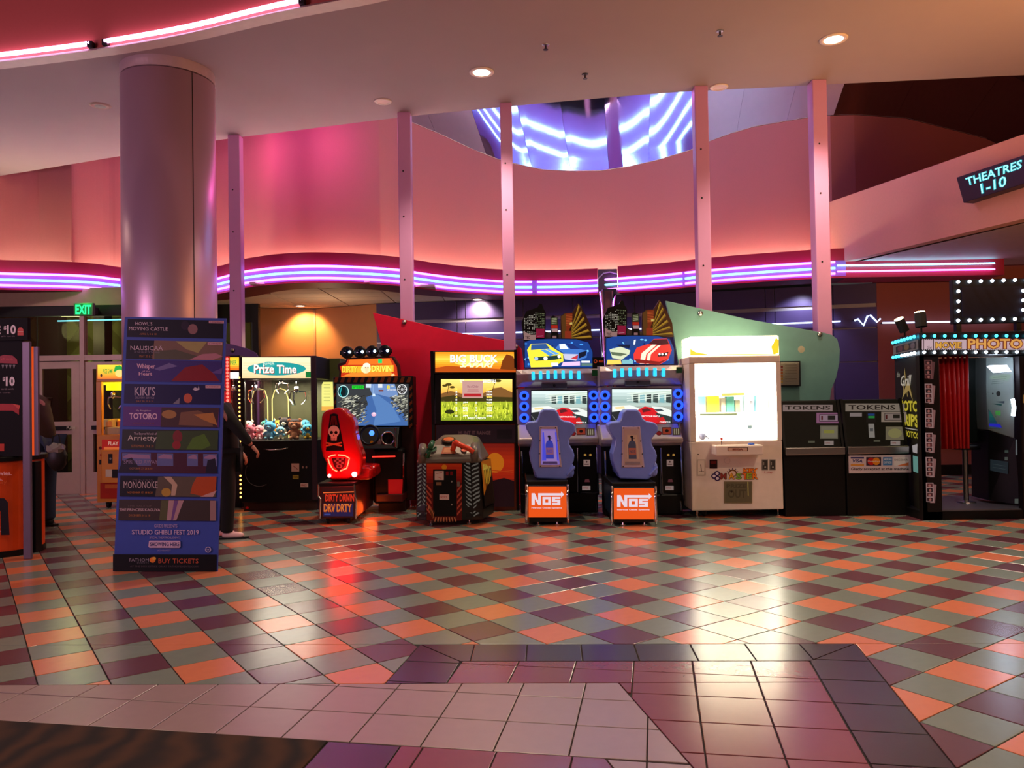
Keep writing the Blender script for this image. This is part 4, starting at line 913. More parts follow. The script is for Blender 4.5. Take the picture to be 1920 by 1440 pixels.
# ---- olive cabinet right of the prize machine
d = 11.7; x0, x1, z0, z1 = R(588, 672, 640, 950, d); OLV = mat('olive_cabinet', C(76, 82, 42), .5)
t = thing('olive_cabinet', 'olive green cabinet with a lit price list between prize machine and racing game', 'cabinet', ((x0+x1)/2, d+.3, 0))
build('cabinet_body', MB().box(x0, x1, d, d+.6, 0, z1), OLV, t, bevel=.01); 
a = artY(d-.001); a.poly([(603, 722), (606, 716), (624, 716), (626, 770), (603, 770)], (235, 230, 120)); 
for k in range(6): a.line([(607, 721+k*6), (619, 721+k*6)], .8, (130, 130, 60))
a.rect(603, 762, 626, 770, (235, 170, 60)); a.done('lit_price_list', t, 1.0)

# ================================================================== PRIZE TIME MACHINE
d = 10.88; x0, x1, z0, z1 = R(451, 667, 594, 958, d); z1 = aty(520, 668, d).z
t = thing('prize_crane', 'tall black crane machine full of plush toys, teal oval on its lit header', 'arcade machine', ((x0+x1)/2, d+.45, 0))
zw0, zw1, zh = aty(520, 826, d).z, aty(520, 714, d).z, aty(520, 711, d).z
build('base_cabinet', MB().box(x0, x1, d, d+.95, .12, zw0), BLACK, t, bevel=.012)
build('plinth', MB().box(x0+.02, x1-.02, d+.05, d+.9, .0, .12), mat('wood_plinth', C(60, 30, 18), .6), t)
for b in ((x0, x0+.06, d, d+.06), (x1-.07, x1, d, d+.06), (x0, x0+.05, d+.9, d+.95), (x1-.05, x1, d+.9, d+.95)): build('corner_post', MB().box(*b, zw0, zh), BLACK, t, bevel=.006)
build('header', MB().box(x0, x1, d, d+.95, zh, z1), BLACK, t, bevel=.012)
build('right_frame', MB().box(x1-.07, x1+.002, d-.02, d+.01, .14, z1-.02), mat('plum_edge', C(52, 30, 40), .35), t, bevel=.006)
build('back_panel', MB().box(x0+.05, x1-.05, d+.88, d+.9, zw0, zh), mat('olive_dark_back', C(74, 76, 44), .6), t)
for u in (487, 526):
    p = aty(u, 790, d+.85); q = [Vector((p.x-.12, p.y, zw0)), Vector((p.x-.12, p.y, zw1-.25)), Vector((p.x-.08, p.y, zw1-.12)), Vector((p.x+.0, p.y, zw1-.09)), Vector((p.x+.08, p.y, zw1-.12)), Vector((p.x+.12, p.y, zw1-.25)), Vector((p.x+.12, p.y, zw0))]
    build('arch_outline', MB().tube(q, .009, 6), mat('cream_line', C(200, 190, 120), .5, emit=C(230, 220, 140), es=.4), t)
build('window_glass', MB().box(x0+.06, x1-.07, d+.004, d+.010, zw0, zh), GLASS, t)
a = artY(d-.002); a.vgrad(454, 670, 584, 709, [(0, (255, 240, 190)), (.5, (250, 232, 188)), (1, (240, 205, 150))], 8)
for k, v in enumerate((681, 685, 690, 695)): a.line([(456, v), (582, v)], .5, (225, 190, 130))
a.ell(518.5, 691.5, 55, 12.5, (30, 150, 150), 28); a.ell(504, 683, 12, 5, (60, 170, 165)); a.text('SUPER', 493, 680, 514, 684, (240, 240, 220)); a.text('Prize', 477, 684, 515, 701.5, (150, 40, 30), .03); a.text('Time', 519.7, 684.7, 556.7, 701.2, (150, 40, 30), .03); a.text('Prize', 476, 683, 514, 700, (250, 245, 230), .03); a.text('Time', 519, 684, 556, 700, (250, 245, 230), .03); a.rect(573, 697, 583.5, 708, (20, 110, 50)); a.done('marquee', t, 1.15)
a = artY(d-.001); a.rect(546.5, 869, 561, 884, (200, 160, 150)); a.line([(549, 873), (558, 880)], 1, (120, 40, 40)); a.ell(568, 876, 1.6, 2.4, (160, 120, 110)); a.ell(574.5, 876, 1.6, 2.4, (160, 120, 110)); a.rect(549, 891, 560, 898, (170, 150, 60)); a.text('TOKENS', 550, 892.5, 559, 896, (40, 30, 10), .02); a.rect(563.5, 906, 578, 913.5, (215, 190, 180)); a.text('PRIZE', 565, 908, 575, 911.5, (170, 40, 40), .02); a.ell(463.5, 952, 3, 2.5, (190, 20, 20)); a.done('coin_door_print', t)
p0 = aty(486, 886, d-.004); q = [Vector((p0.x+.19*math.cos(an), p0.y, p0.z+.19*math.sin(an))) for an in [math.radians(150+i*10) for i in range(16)]]
build('chute_ring', MB().tube(q, .005, 6), mat('dull_ring', C(80, 74, 74), .4, .6), t)
p0 = aty(495, 842, d-.03); p1 = aty(540, 840, d-.03); build('handle', MB().tube([p0, p0*.7+p1*.3+Vector((0, -.03, -.015)), p0*.3+p1*.7+Vector((0, -.03, -.012)), p1], .011, 6), CHROME, t, smooth=True)
for (u, v, s_) in ((478, 735, 1.05), (527, 722, .8), (556, 738, 1.05)): p = aty(u, v, d+.35); claw(t, p.x, p.y, p.z, s_)
lamp('AREA', 'crane_lamp', ((x0+x1)/2, d+.3, zh-.03), 34, C(255, 240, 215), .8, ((x0+x1)/2, d+.3, 0), sy=.2)
pl = [(470, 828, .2, (235, 120, 140), (250, 200, 205), 'round', None, 'pink round-eared plush toy at the left of the prize crane'), (487, 830, .19, (240, 140, 150), (250, 210, 210), 'flop', None, 'light pink flop-eared plush toy second from the left'),
      (507, 829, .24, (70, 160, 205), (120, 190, 220), 'point', None, 'blue plush toy with pointed ears near the crane centre'), (534, 820, .23, (38, 30, 34), (235, 225, 200), 'round', None, 'black and cream plush toy sitting high in the prize crane'),
      (553, 829, .26, (160, 96, 60), (200, 140, 100), 'round', (40, 28, 26), 'brown plush toy with a dark cap in the prize crane'), (577, 828, .2, (70, 170, 205), (200, 170, 60), 'flop', None, 'blue and yellow plush toy at the right of the prize crane'),
      (526, 831, .17, (120, 190, 215), (240, 230, 200), 'flop', None, 'small pale blue plush toy lying in front in the crane')]
for k, (u, v, s_, b, be, e, cap, lab) in enumerate(pl):
    p = aty(u, v, d+.22+.1*(k % 2)); plush(lab, p.x, p.y, zw0+(.001 if k != 3 else .06), s_, b, be, e, (k-3)*.12, cap)
for k, (u, c1, lab) in enumerate(((466, (235, 225, 215), 'white'), (498, (60, 150, 140), 'teal'), (522, (230, 160, 50), 'orange'), (545, (120, 60, 150), 'purple'), (572, (80, 170, 210), 'sky blue'))):
    p = aty(u, 812, d+.6); plush(lab+' plush toy in the back row of the prize crane', p.x, p.y, zw0+.05, .2, c1, (235, 225, 205), ('round', 'flop', 'point')[k % 3], .2*k)

# ================================================================== WALL SHIELDS
pprism('shield_panel', [(699, 586), (779, 604), (860, 624), (940, 637), (966, 642), (978, 654), (983, 690), (983, 956), (772, 956), (752, 800), (735, 735), (716, 650)], 11.15, .05, mat('scarlet_board', C(222, 8, 56), .5), None, bevel=.004)
tag(bpy.data.objects['shield_panel.001'], 'scarlet pointed panel bolted to the posts behind the hunting game', 'panel')
GR = pprism('shield_panel', [(1248, 564), (1330, 582), (1400, 598), (1545, 624), (1560, 628), (1570, 636), (1575, 655), (1574, 680), (1568, 708), (1559, 730), (1556, 752), (1562, 800), (1568, 956), (1240, 956), (1270, 850), (1278, 760), (1272, 680), (1262, 620)], 10.26, .05, mat('sea_green_grey_board', C(98, 142, 142), .5), None, bevel=.004)
tag(GR, 'grey-green curved panel bolted to the posts behind the white prize machine', 'panel')
for (o_, pts_, d) in ((bpy.data.objects['shield_panel.001'], ((758, 604), (967, 650)), 11.15), (GR, ((1313, 588), (1537, 627)), 10.26), (bpy.data.objects['shield_panel'], ((436, 657),), 12.05)):
    for (u, v) in pts_:
        p = aty(u, v, d); b = build('bolt', MB().lathe((p.x, d, p.z), [(.035, 0), (.03, -.018), (0, -.026)], 14, 'y'), STEEL, o_, smooth=True)
p = aty(1503, 655, 10.25); build('oval_mark', MB().lathe((p.x, 10.26, p.z), [(.045, 0), (0, -.003)], 16, 'y'), mat('mark', C(165, 160, 140), .5), GR)
d = 10.21; x0, x1, z0, z1 = R(1462, 677, 1501.5, 724.5, d)
t = thing('picture_frame', 'black framed notice hanging on the grey-green panel above the token machines', 'picture frame', ((x0+x1)/2, d, z0))
build('frame', MB().box(x0, x1, d, d+.04, z0, z1), BLACK, t, bevel=.004)
a = artY(d-.001); a.rect(1464, 679.5, 1498.5, 722, (205, 200, 180))
for k, c in enumerate(((150, 70, 60), (200, 90, 60), (230, 130, 50), (240, 160, 50), (245, 190, 60), (240, 205, 90))): a.rect(1464, 686+k*5.6, 1468, 690+k*5.6, c, False)
for k in range(7): a.line([(1472, 685+k*5), (1494, 684.6+k*5)], .8, (150, 145, 130))
a.done('notice', t); build('frame_glass', MB().box(x0+.01, x1-.01, d-.008, d-.006, z0+.01, z1-.01), glass_mat('picture_glass', (1, 1, 1), .1), t)

def outline_seat(name, pts, d, dep, m, t, bev=.07):
    return pprism(name, pts, d, dep, m, t, bevel=bev, seg=4)
def caster(t, x, y, z0=.0, r=.035):
    c = build('caster', MB().cyl((x-.015, y, r), (x+.015, y, r), r, 12), RUBBER, t); build('fork', MB().box(x-.025, x+.025, y-.02, y+.02, r, r*2+.03), DARKGREY, c)
def leveler(t, x, y, h=.07):
    build('foot', MB().cyl((x, y, 0), (x, y, .015), .03, 10).cyl((x, y, .015), (x, y, h), .008, 6), CHROME, t)

# ================================================================== RED-SEAT RACING GAME
d = 10.75; x0, x1, z0, z1 = R(626, 706, 776, 958, d)
t = thing('racing_game', 'racing game with skull-backed red seat and a row of lamps on top', 'arcade machine', ((x0+x1)/2, d, 0))
HAZ = mat('rust_orange', C(112, 52, 22), .5)
z_s0 = aty(700, 800, d).z
build('screen_housing', MB().box(x0, x1, d, d+.35, z_s0, z1), BLACK, t, bevel=.01)
a = artY(d-.001)
for k in range(13):
    u = 626+k*12.4
    if u < 768: a.poly([(u+3, 707), (min(u+9, 774), 707), (min(u+6, 774), 717), (u-1 if k else u, 717)], (112, 54, 24), False)
for k in range(6):
    v = 722+k*14; a.poly([(625.5, v+5), (629.5, v), (629.5, v+6), (625.5, v+11)], (112, 54, 24), False); a.poly([(768, v+5), (773, v), (773, v+6), (768, v+11)], (112, 54, 24), False)
a.done('hazard_stripes', t)
a = artY(d-.004); a.rect(631, 720, 766, 798, (52, 56, 60)); a.poly([(690, 720), (740, 720), (748, 745), (700, 745)], (110, 140, 190)); rng = random.Random(3)
a.poly([(686, 745), (704, 738), (730, 745), (742, 756), (764, 786), (764, 798), (664, 798), (678, 776), (690, 758)], (62, 100, 160)); a.poly([(697, 742), (708, 740), (735, 760), (752, 790), (700, 798), (706, 770)], (84, 124, 180))
for k in range(420):
    s_ = rng.random() < .5; u = rng.uniform(633, 684) if s_ else rng.uniform(730, 764); v = rng.uniform(742, 796)
    if not s_ and v > 748+(u-722)*1.15: continue
    g_ = rng.choice([30, 60, 110, 160, 200]); L = rng.uniform(3, 8); a.poly([(u, v), (min(u+L, 765), max(v-L*.4, 721)), (min(u+L+1.5, 765), max(v-L*.3, 722)), (u+1, v+1.6)], (g_, g_, int(g_*.9)), False)
a.k += .1
a.ell(643.5, 734, 10.5, 11.5, (200, 255, 250)); a.ell(643.5, 734, 9.3, 10.3, (6, 60, 66)); a.ell(643.5, 734, 5, 9, (4, 26, 30)); a.line([(640, 727), (638, 738), (640, 743)], 1, (40, 200, 200))
a.rect(660, 723, 682, 729, (30, 215, 50)); a.rect(686, 720, 696, 727, (200, 215, 230)); a.rect(709, 720, 717, 727, (220, 225, 230)); a.rect(699, 722, 699.8, 742, (150, 185, 220)); a.poly([(699, 738), (703, 738), (704, 743), (698, 743)], (200, 220, 240))
a.text('8', 725.5, 722.5, 731, 730, (240, 220, 30), .03); a.text('/10', 732, 722.5, 738, 726, (240, 235, 200), .02); a.text('LAP RECORD', 726, 730, 743, 732.3, (235, 235, 235), .02); a.text('SPEED', 660.5, 724, 682, 728, (10, 120, 20), .02)
a.ell(754, 730, 9, 9.5, (235, 235, 235)); a.ell(754, 730, 7.6, 8, (30, 26, 30)); a.ell(754, 730, 2.6, 2.8, (170, 170, 170))
for k in range(12): an = k*math.pi/6; a.line([(754+4.6*math.cos(an), 730+4.8*math.sin(an)), (754+7*math.cos(an), 730+7.4*math.sin(an))], .9, (220, 220, 220))
a.rect(710, 731, 719, 734, (120, 60, 50)); a.ell(701, 777, 4.5, 4, (225, 175, 205)); a.ell(701.5, 775, 2.4, 2, (250, 215, 230)); a.done('screen', t, 1.1)
mp = [(634, 711), (636, 697), (632, 686), (635, 681), (646, 679), (650, 671), (738, 668), (744, 677), (748, 684), (750, 697), (751, 709), (735, 711), (700, 710), (660, 712)]
pprism('marquee_board', mp, d+.02, .12, mat('rust_brown', C(60, 16, 12), .5), t, bevel=.01)
a = artY(d+.018); a.poly([(639, 708), (640, 698), (637, 687), (648, 683), (652, 674), (734, 671), (740, 681), (744, 688), (745, 697), (746, 706), (700, 708)], (188, 50, 16)); a.poly([(652, 684), (656, 674), (730, 672), (736, 684)], (225, 110, 30)); a.poly([(640, 706), (660, 698), (730, 696), (742, 704), (700, 707)], (235, 130, 40))
a.poly([(641, 699), (641, 687), (738, 684.5), (738, 697)], (250, 170, 40)); a.ell(686, 692, 9, 8, (250, 225, 170)); a.ell(687.5, 686, 7, 5.5, (250, 240, 210)); a.poly([(683, 688), (692, 688), (690, 699), (686, 699)], (245, 205, 160)); a.ell(685.5, 689, 1, .8, (70, 40, 30)); a.ell(690, 689, 1, .8, (70, 40, 30))
a.text('DIRTY', 642, 687.5, 671, 699, (120, 40, 10), .03); a.text('DIRTY', 641.4, 687, 670.4, 698.4, (255, 205, 60), .03); a.text('DRIVIN', 697.6, 686, 735, 697.5, (120, 40, 10), .03); a.text('DRIVIN', 697, 685.5, 734.4, 697, (255, 225, 90), .03)
a.rect(709, 672.5, 716.5, 681, (30, 200, 100)); a.poly([(733, 703), (738, 700), (740, 703), (735, 706)], (240, 190, 130)); a.done('marquee_print', t, 1.25)
bar = []
for i, (u, v) in enumerate(((651, 661), (675, 660.5), (698, 659.5), (722, 658.5))):
    p = aty(u, v, d); lm = build('lamp_housing', MB().lathe((p.x, d, p.z), [(0, .09), (.06, .08), (.085, .02), (.085, -.02), (.075, -.03)], 20, 'y'), BLACK, t, smooth=True)
    build('lamp_lens', MB().lathe((p.x, d-.02, p.z), [(.076, 0), (.04, -.012), (0, -.018)], 18, 'y'), mat('blue_black_lens', C(8, 12, 34), .08), lm, smooth=True)
    q = aty(u+4.5, v-1, d-.05); build('lamp_glint', MB().ball(q, .019, 10, 7), glow('cool_glint', C(200, 235, 255), 6), lm, smooth=True)  # white highlight on the dark lamp, built as a glowing ball
build('lamp_bar', MB().cyl(aty(638, 662, d+.04), aty(735, 658, d+.04), .03, 10), BLACK, t)
# cabinet under the screen
xb0, xb1, zb0, zb1 = R(629, 800, 776, 958, d+.02)
build('pedestal', MB().box(xb0, xb1, d+.1, d+.36, .12, z_s0), mat('dark_red_graphic', C(58, 12, 10), .45, noise=.8, nscale=6), t, bevel=.01)
build('side_rail', MB().tube([aty(757, 850, d-.2), aty(757, 900, d-.25), aty(755, 926, d-.25)], .012, 6), CHROME, t)
x0c, x1c, z0c, z1c = R(668, 802, 748, 840, d-.15); build('dashboard', MB().prism([(x0c, d-.32, z0c), (x0c, d-.10, z1c), (x0c, d+.1, z1c), (x0c, d+.1, z0c)], (x1c-x0c, 0, 0)), BLACK, t, bevel=.01)
def ring(name, u, v, d, R_, r_, m, t, n=24, tilt=0):
    p = aty(u, v, d); return build(name, MB().tube([Vector((p.x+R_*math.cos(k*2*math.pi/n), p.y+R_*math.sin(k*2*math.pi/n)*tilt, p.z+R_*math.sin(k*2*math.pi/n))) for k in range(n)], r_, 8, closed=True), m, t, smooth=True)
ring('speaker_ring', 727.5, 822, d-.27, .085, .012, CHROME, t); p = aty(727.5, 822, d-.25); build('speaker_cone', MB().lathe((p.x, p.y, p.z), [(.08, -.01), (.02, .02), (0, .015)], 20, 'y'), BLACKM, t, smooth=True)
ring('steering_wheel', 693, 816, d-.45, .12, .018, BLACK, t, tilt=.3); p = aty(697, 812, d-.45); build('wheel_hub', MB().ball(p, .035, 10, 7), glow('blue_hub', C(60, 120, 255), 2.5), t, smooth=True)
p = aty(741, 822, d-.3); build('gear_lever', MB().cyl(aty(742, 802, d-.3), aty(742, 838, d-.3), .014, 8), CHROME, t)
a = artY(d-.335); a.ell(697, 829, 3, 3, (210, 150, 20)); a.rect(708, 826, 715, 833, (130, 110, 100)); a.rect(709.5, 823, 713, 826, (190, 170, 160)); a.done('buttons', t)
x0c, x1c, z0c, z1c = R(700, 842, 757, 958, d-.2); build('leg_shell', MB().box(x0c, x1c, d-.22, d+.3, z0c+.1, z1c), BLACK, t, bevel=.03)
p0, p1 = aty(698, 856.5, d-.23), aty(741, 855.5, d-.23); build('red_light_line', MB().cyl(p0, p1, .009, 6), glow('red_line', C(255, 40, 30), 3), t)
x0c, x1c, z0c, z1c = R(728, 899, 755, 929, d-.23); build('footwell', MB().box(x0c, x1c, d-.235, d-.2, z0c, z1c), mat('footwell_red_glow', C(120, 10, 10), .4, emit=C(210, 16, 20), es=.35), t)  # red light in the footwell put into its own colour and glow
x0c, x1c, z0c, z1c = R(706, 926, 757, 940, d-.25); build('foot_plate', MB().box(x0c, x1c, d-.3, d+.2, z0c, z1c), mat('maroon_plate', C(66, 14, 16), .35), t, bevel=.01)
build('cabinet_base', MB().box(x0c, x1c, d-.1, d+.36, 0, z0c), BLACK, t)
# seat on its box, in front
ds = 9.62; x0c, x1c, z0c, z1c = R(597, 911, 667, 972, ds)
bx = build('seat_box', MB().box(x0c, x1c, ds, ds+1.2, z0c, z1c), mat('rust_graphic', C(70, 22, 14), .4, noise=.6, nscale=7), t, bevel=.01)
build('seat_deck', MB().box(x0c, x1c, ds-.01, ds+1.2, z1c, z1c+.04), BLACK, t, bevel=.01)
for u in (599, 666): build('chrome_edge', MB().tube([aty(u-2, 908, ds-.01), aty(u-(2 if u < 620 else 0), 930, ds-.015), aty(u+2, 935, ds-.015), aty(u+1, 972, ds-.01)], .012, 6), CHROME, bx)
a = artY(ds-.004); a.rect(603, 914, 665, 970, (46, 10, 10)); a.line([(606, 924), (664, 922)], 2, (255, 110, 50)); a.text('DIRTY DRIVIN', 610, 927, 664, 940, (230, 50, 24), .03); a.rect(606, 944, 662, 968, (36, 28, 70)); a.text('DRV DRTY', 608, 945.5, 660, 960.5, (160, 60, 30), .05); a.text('DRV DRTY', 607, 944.5, 659, 959.5, (226, 120, 50), .02); a.rect(608, 963, 620, 966, (60, 70, 140)); a.done('plate_print', t, .75)  # print made to glow in place of light falling on it
for (x, y) in ((x0c+.1, ds+.08), (x1c-.1, ds+.08), (x0c+.1, ds+1.05), (x1c-.1, ds+1.05)): caster(t, x, y, r=.045)
sp_ = [(620, 768), (632, 764), (645, 766), (652, 776), (660, 782), (665, 793), (666, 812), (671, 830), (679, 852), (680, 868), (677, 890), (650, 899), (622, 899), (611, 893), (610, 880), (611, 868), (604, 855), (600, 835), (601, 800), (603, 776), (612, 768)]
st = outline_seat('seat_back', sp_, ds+.12, .26, RED, t, .05)
build('seat_cushion', MB().box(*R(618, 872, 700, 900, ds+.3)[:2], ds+.2, ds+.9, z1c+.04, z1c+.2), RED, t, bevel=.06, seg=4)
build('side_wing', MB().prism([aty(672, 872, ds+.4), aty(704, 874, ds+.4), aty(702, 893, ds+.4), aty(660, 900, ds+.4)], (0, .4, 0)), RED, t, bevel=.03, seg=3)
a = artY(ds+.118); a.poly([(619, 777), (626, 775), (633, 777), (646, 845), (611, 845)], (14, 6, 6))
a.ell(626, 809, 10.5, 11, (232, 214, 208)); a.poly([(619.5, 814), (632.5, 814), (631, 826), (621, 826)], (225, 205, 198)); a.ell(621.5, 811, 3, 3, (22, 8, 8)); a.ell(630, 811, 3, 3, (22, 8, 8)); a.poly([(625.8, 814), (627.5, 818), (624.2, 818)], (30, 10, 10))
for k in range(4): a.line([(622+k*2.6, 821), (622+k*2.6, 826)], .7, (50, 20, 20))
for sg in (1, -1): a.line([(626-15*sg, 836), (626+15*sg, 830)], 3, (196, 110, 70))
for k in range(5): a.line([(620+k*3, 797), (622.5+k*1.7, 780)], 1, (140, 16, 14))
a.done('skull_print', t)
sh = [(616, 857), (622, 854), (629, 853)], [(634, 853), (646, 854), (655, 859), (653, 868), (650, 878), (638, 883)], [(632, 884), (624, 880), (618, 870), (615, 860)]
for seg_ in sh: build('led_outline', MB().tube([aty(u, v, ds+.10) for u, v in seg_], .007, 6), glow('red_led', C(255, 90, 60), 5), t)
a = artY(ds+.117); a.poly([(622, 859), (648, 859), (646, 874), (635, 884), (626, 874)], (44, 8, 10))
for i in range(4):
    for j in range(3):
        if (i+j) % 2: a.rect(626+i*4.6, 858+j*4, 630.6+i*4.6, 862+j*4, (120, 100, 104), False)
a.k += .1; a.ell(636, 874, 6, 4, (120, 96, 100)); a.ell(636, 874, 3, 2, (30, 10, 14)); a.done('emblem', t)
for (u, v, r_) in ((617.5, 892, .022), (664.5, 889.5, .034)): p = aty(u, v, ds+.1); build('tail_light', MB().ball(p, r_, 12, 8), glow('tail_light', C(255, 90, 90), 14), t, smooth=True)
p = aty(630, 880, ds-.1); lamp('POINT', 'red_seat_glow', (p.x+.05, ds-.12, p.z), 8, C(255, 20, 20), .12)
lamp('POINT', 'under_seat_glow', ((x0c+x1c)/2+.3, ds+.5, .12), 2, C(255, 90, 30), .1)

# ================================================================== HUNTING GAME
d = 10.5; x0, x1, z0, z1 = R(812, 657, 969, 958, d)
t = thing('hunting_game', 'tall hunting video game with savanna picture on its lit screen', 'arcade machine', ((x0+x1)/2, d, 0))
zs0, zs1 = aty(890, 795, d).z, aty(890, 700, d).z
ART_ = mat('sunset_side', C(120, 40, 18), .4, noise=.5, nscale=4)
build('header', MB().box(x0, x1, d, d+.58, zs1, z1), BLACK, t, bevel=.02); build('screen_housing', MB().box(x0+.02, x1-.02, d+.02, d+.55, zs0, zs1), BLACK, t, bevel=.01)
build('cabinet_body', MB().box(x0+.01, x1-.01, d+.05, d+.58, 0, zs0), ART_, t, bevel=.015)
for (xa, xb) in ((x0-.02, x0+.02), (x1-.02, x1+.02)): build('side_panel', MB().prism([(xa, d-.02, z1), (xa, d+.0, zs1), (xa, d+.03, zs0), (xa, d+.0, .9), (xa, d+.03, .02), (xa, d+.6, .02), (xa, d+.58, z1)], (xb-xa, 0, 0)), BLACK, t)
a = artY(d-.003); a.vgrad(816, 660, 967, 698, [(0, (225, 130, 20)), (.35, (255, 200, 70)), (.6, (255, 150, 30)), (1, (190, 90, 20))], 10)
a.ell(890, 676, 42, 11, (255, 225, 110)); a.poly([(937, 696), (942, 676), (950, 664), (962, 668), (967, 680), (967, 698)], (110, 50, 12)); a.poly([(816, 690), (840, 686), (900, 690), (967, 694), (967, 698), (816, 698)], (170, 70, 14))
a.text('BIG BUCK', 844.6, 665.6, 934.6, 681, (170, 90, 10), .03); a.text('BIG BUCK', 844, 665, 934, 680, (255, 252, 230), .03); a.text('SAFARI', 862, 680, 926, 689, (255, 245, 190), .03, .3); a.done('marquee', t, 1.35)
a = artY(d+.017); a.rect(827, 711, 960.5, 788.5, (240, 190, 90)); a.vgrad(827, 711, 960.5, 752, [(0, (252, 222, 120)), (.4, (246, 196, 90)), (.8, (225, 140, 50)), (1, (160, 90, 40))], 12)
a.poly([(827, 738), (845, 733), (858, 736), (880, 742), (905, 738), (925, 728), (940, 726), (960.5, 736), (960.5, 757), (827, 757)], (122, 82, 40)); a.poly([(827, 745), (850, 741), (870, 746), (900, 743), (960.5, 745), (960.5, 760), (827, 760)], (58, 50, 18))
a.vgrad(827, 753, 960.5, 788.5, [(0, (150, 165, 40)), (.5, (190, 200, 50)), (1, (120, 140, 30))], 8); rng = random.Random(5)
for k in range(260):
    u = rng.uniform(828, 959); v = rng.uniform(758, 788); h_ = rng.uniform(4, 10); a.poly([(u, v), (u+1.3, v), (min(u+rng.uniform(-2, 3), 960), v-h_)], rng.choice([(215, 225, 60), (90, 110, 20), (235, 240, 90), (60, 80, 20), (160, 180, 40)]), False)
a.k += .1; a.ell(843, 772, 9, 4, (40, 44, 14))
for (cu, cv, r_) in ((834, 723, 5), (841, 721, 6), (848, 726, 5), (926, 713, 7), (934, 714, 6)): a.ell(cu, cv, r_, r_*.45, (70, 60, 16))
a.line([(841, 723), (839, 738)], 1, (60, 44, 16)); a.line([(929, 714), (921, 740)], 1.2, (70, 50, 20)); a.text('TOP', 862, 712, 870, 718, (240, 240, 230), .03); a.text('SHOOTERS', 905, 712, 930, 718, (250, 250, 245), .03)
for k in range(11):
    v = 728+k*5; cc = (250, 250, 240) if k % 3 else (250, 220, 90)
    a.text(str(k+1), 854, v, 857.5, v+3.4, cc, .03); a.text(('JIM', 'KAT', 'BOB', 'ACE', 'LEX')[k % 5], 868, v, 877, v+3.4, cc, .03) if k > 4 else None; a.text(str(40-k*3), 891, v, 895, v+3.4, cc, .03) if k > 4 else None; a.text(str(121040-k*7350), 912, v, 923, v+3.4, cc, .03)
a.text('INSERT CREDITS', 877, 782, 911, 786, (245, 245, 230), .03); a.done('screen', t, 1.25)
a = artY(d-.006); a.rect(867, 714, 905.5, 746, (218, 168, 158)); a.text('Out of Order', 876, 722, 897, 727, (140, 60, 90), .0); a.line([(877, 731), (897, 731)], .8, (190, 100, 110)); a.line([(876, 734), (898, 734)], .8, (190, 100, 110)); a.rect(870, 738, 902.5, 743.5, (196, 36, 44)); a.done('out_of_order_notice', t, .85)  # paper made to glow so that it looks brighter lit
bpy.data.objects['out_of_order_notice'].location.y -= .0
a = artY(d+.045); a.rect(818, 797, 966, 830, (34, 16, 22)); a.text('HUNT IT RANGE', 860, 808, 920, 815, (92, 56, 56), .02); a.rect(932, 805, 960, 823, (20, 10, 14)); a.vgrad(820, 832, 964, 920, [(0, (140, 26, 18)), (.35, (205, 50, 16)), (.7, (190, 40, 16)), (1, (60, 16, 18))], 12)
a.ell(928, 868, 17, 19, (225, 120, 24), 26); a.line([(905, 880), (963, 886)], 1.6, (200, 60, 20)); a.line([(905, 888), (963, 882)], 1.2, (210, 70, 24)); a.poly([(820, 908), (870, 900), (910, 905), (945, 896), (964, 902), (964, 950), (820, 950)], (36, 12, 18)); a.done('sunset_print', t, .5)  # cabinet artwork glows, its brightness does not come from a lamp
# ---- gun pedestal
dp = 9.4; x0, x1, z0, z1 = R(782, 867, 902, 984, dp)
t = thing('gun_pedestal', 'zebra-striped gun pedestal with one orange and one green gun', 'arcade pedestal', ((x0+x1)/2, dp+.3, 0))
zc = aty(840, 867, dp).z; xm = (x0+x1)/2
PB = mat('pedestal_black', C(16, 12, 12), .35); 
wide = [(x0+.0, dp+.06), (x0+.11, dp), (x1-.12, dp), (x1-.0, dp+.06), (x1+.11, dp+.5), (x1+.02, dp+.75), (x0+.12, dp+.75), (x0+.02, dp+.55)]
mb = MB(); n = len(wide)
rings_ = [(.06, 1.04), (.18, 1.06), (zc*.6, 1.0), (zc, .97)]
for (z, sc_) in rings_: mb.v += [(xm+(x-xm)*sc_, dp+.35+(y-dp-.35)*sc_, z) for x, y in wide]
for i in range(len(rings_)-1):
    for k in range(n): mb.face((i*n+k, i*n+(k+1) % n, (i+1)*n+(k+1) % n, (i+1)*n+k))
mb.face(list(range(n))[::-1]); mb.face([3*n+k for k in range(n)]); build('pedestal_body', mb, PB, t, bevel=.01)
GRP = mat('pewter_plastic', C(112, 104, 94), .4, .3)
zt = aty(840, 815, dp+.45).z
mb = MB(); hv = [(x0-.02, x1+.02, dp-.04, zc-.01), (x0+.02, x1+.0, dp-.03, zc+.08), (x0+.13, x1-.09, dp+.12, zc+.2), (x0+.26, x1-.16, dp+.42, zt), (x0+.3, x1-.02, dp+.58, zt-.03), (x0+.1, x1+.1, dp+.72, zc)]
for (xa, xb, y, z) in hv: mb.v += [(xa, y, z), (xb, y, z)]
for k in range(5): mb.face((2*k, 2*k+1, 2*k+3, 2*k+2))
mb.face([0, 2, 4, 6, 8, 10]); mb.face([11, 9, 7, 5, 3, 1]); mb.face((10, 11, 1, 0)); build('control_hood', mb, GRP, t, bevel=.04, seg=3)
for (xa) in (x0+.07, x1-.07): build('holster', MB().tube([(xa, dp-.0, zc+.02), (xa, dp-.03, zc+.12), (xa, dp+.06, zc+.2)], .055, 10, r2=.045), GRP, t, smooth=True)
a = artQ((x0+.13, dp+.11, zc+.2), (x1-.09, dp+.11, zc+.2), (x1+.0, dp-.035, zc+.075), (x0+.02, dp-.035, zc+.075)); a.st = .014
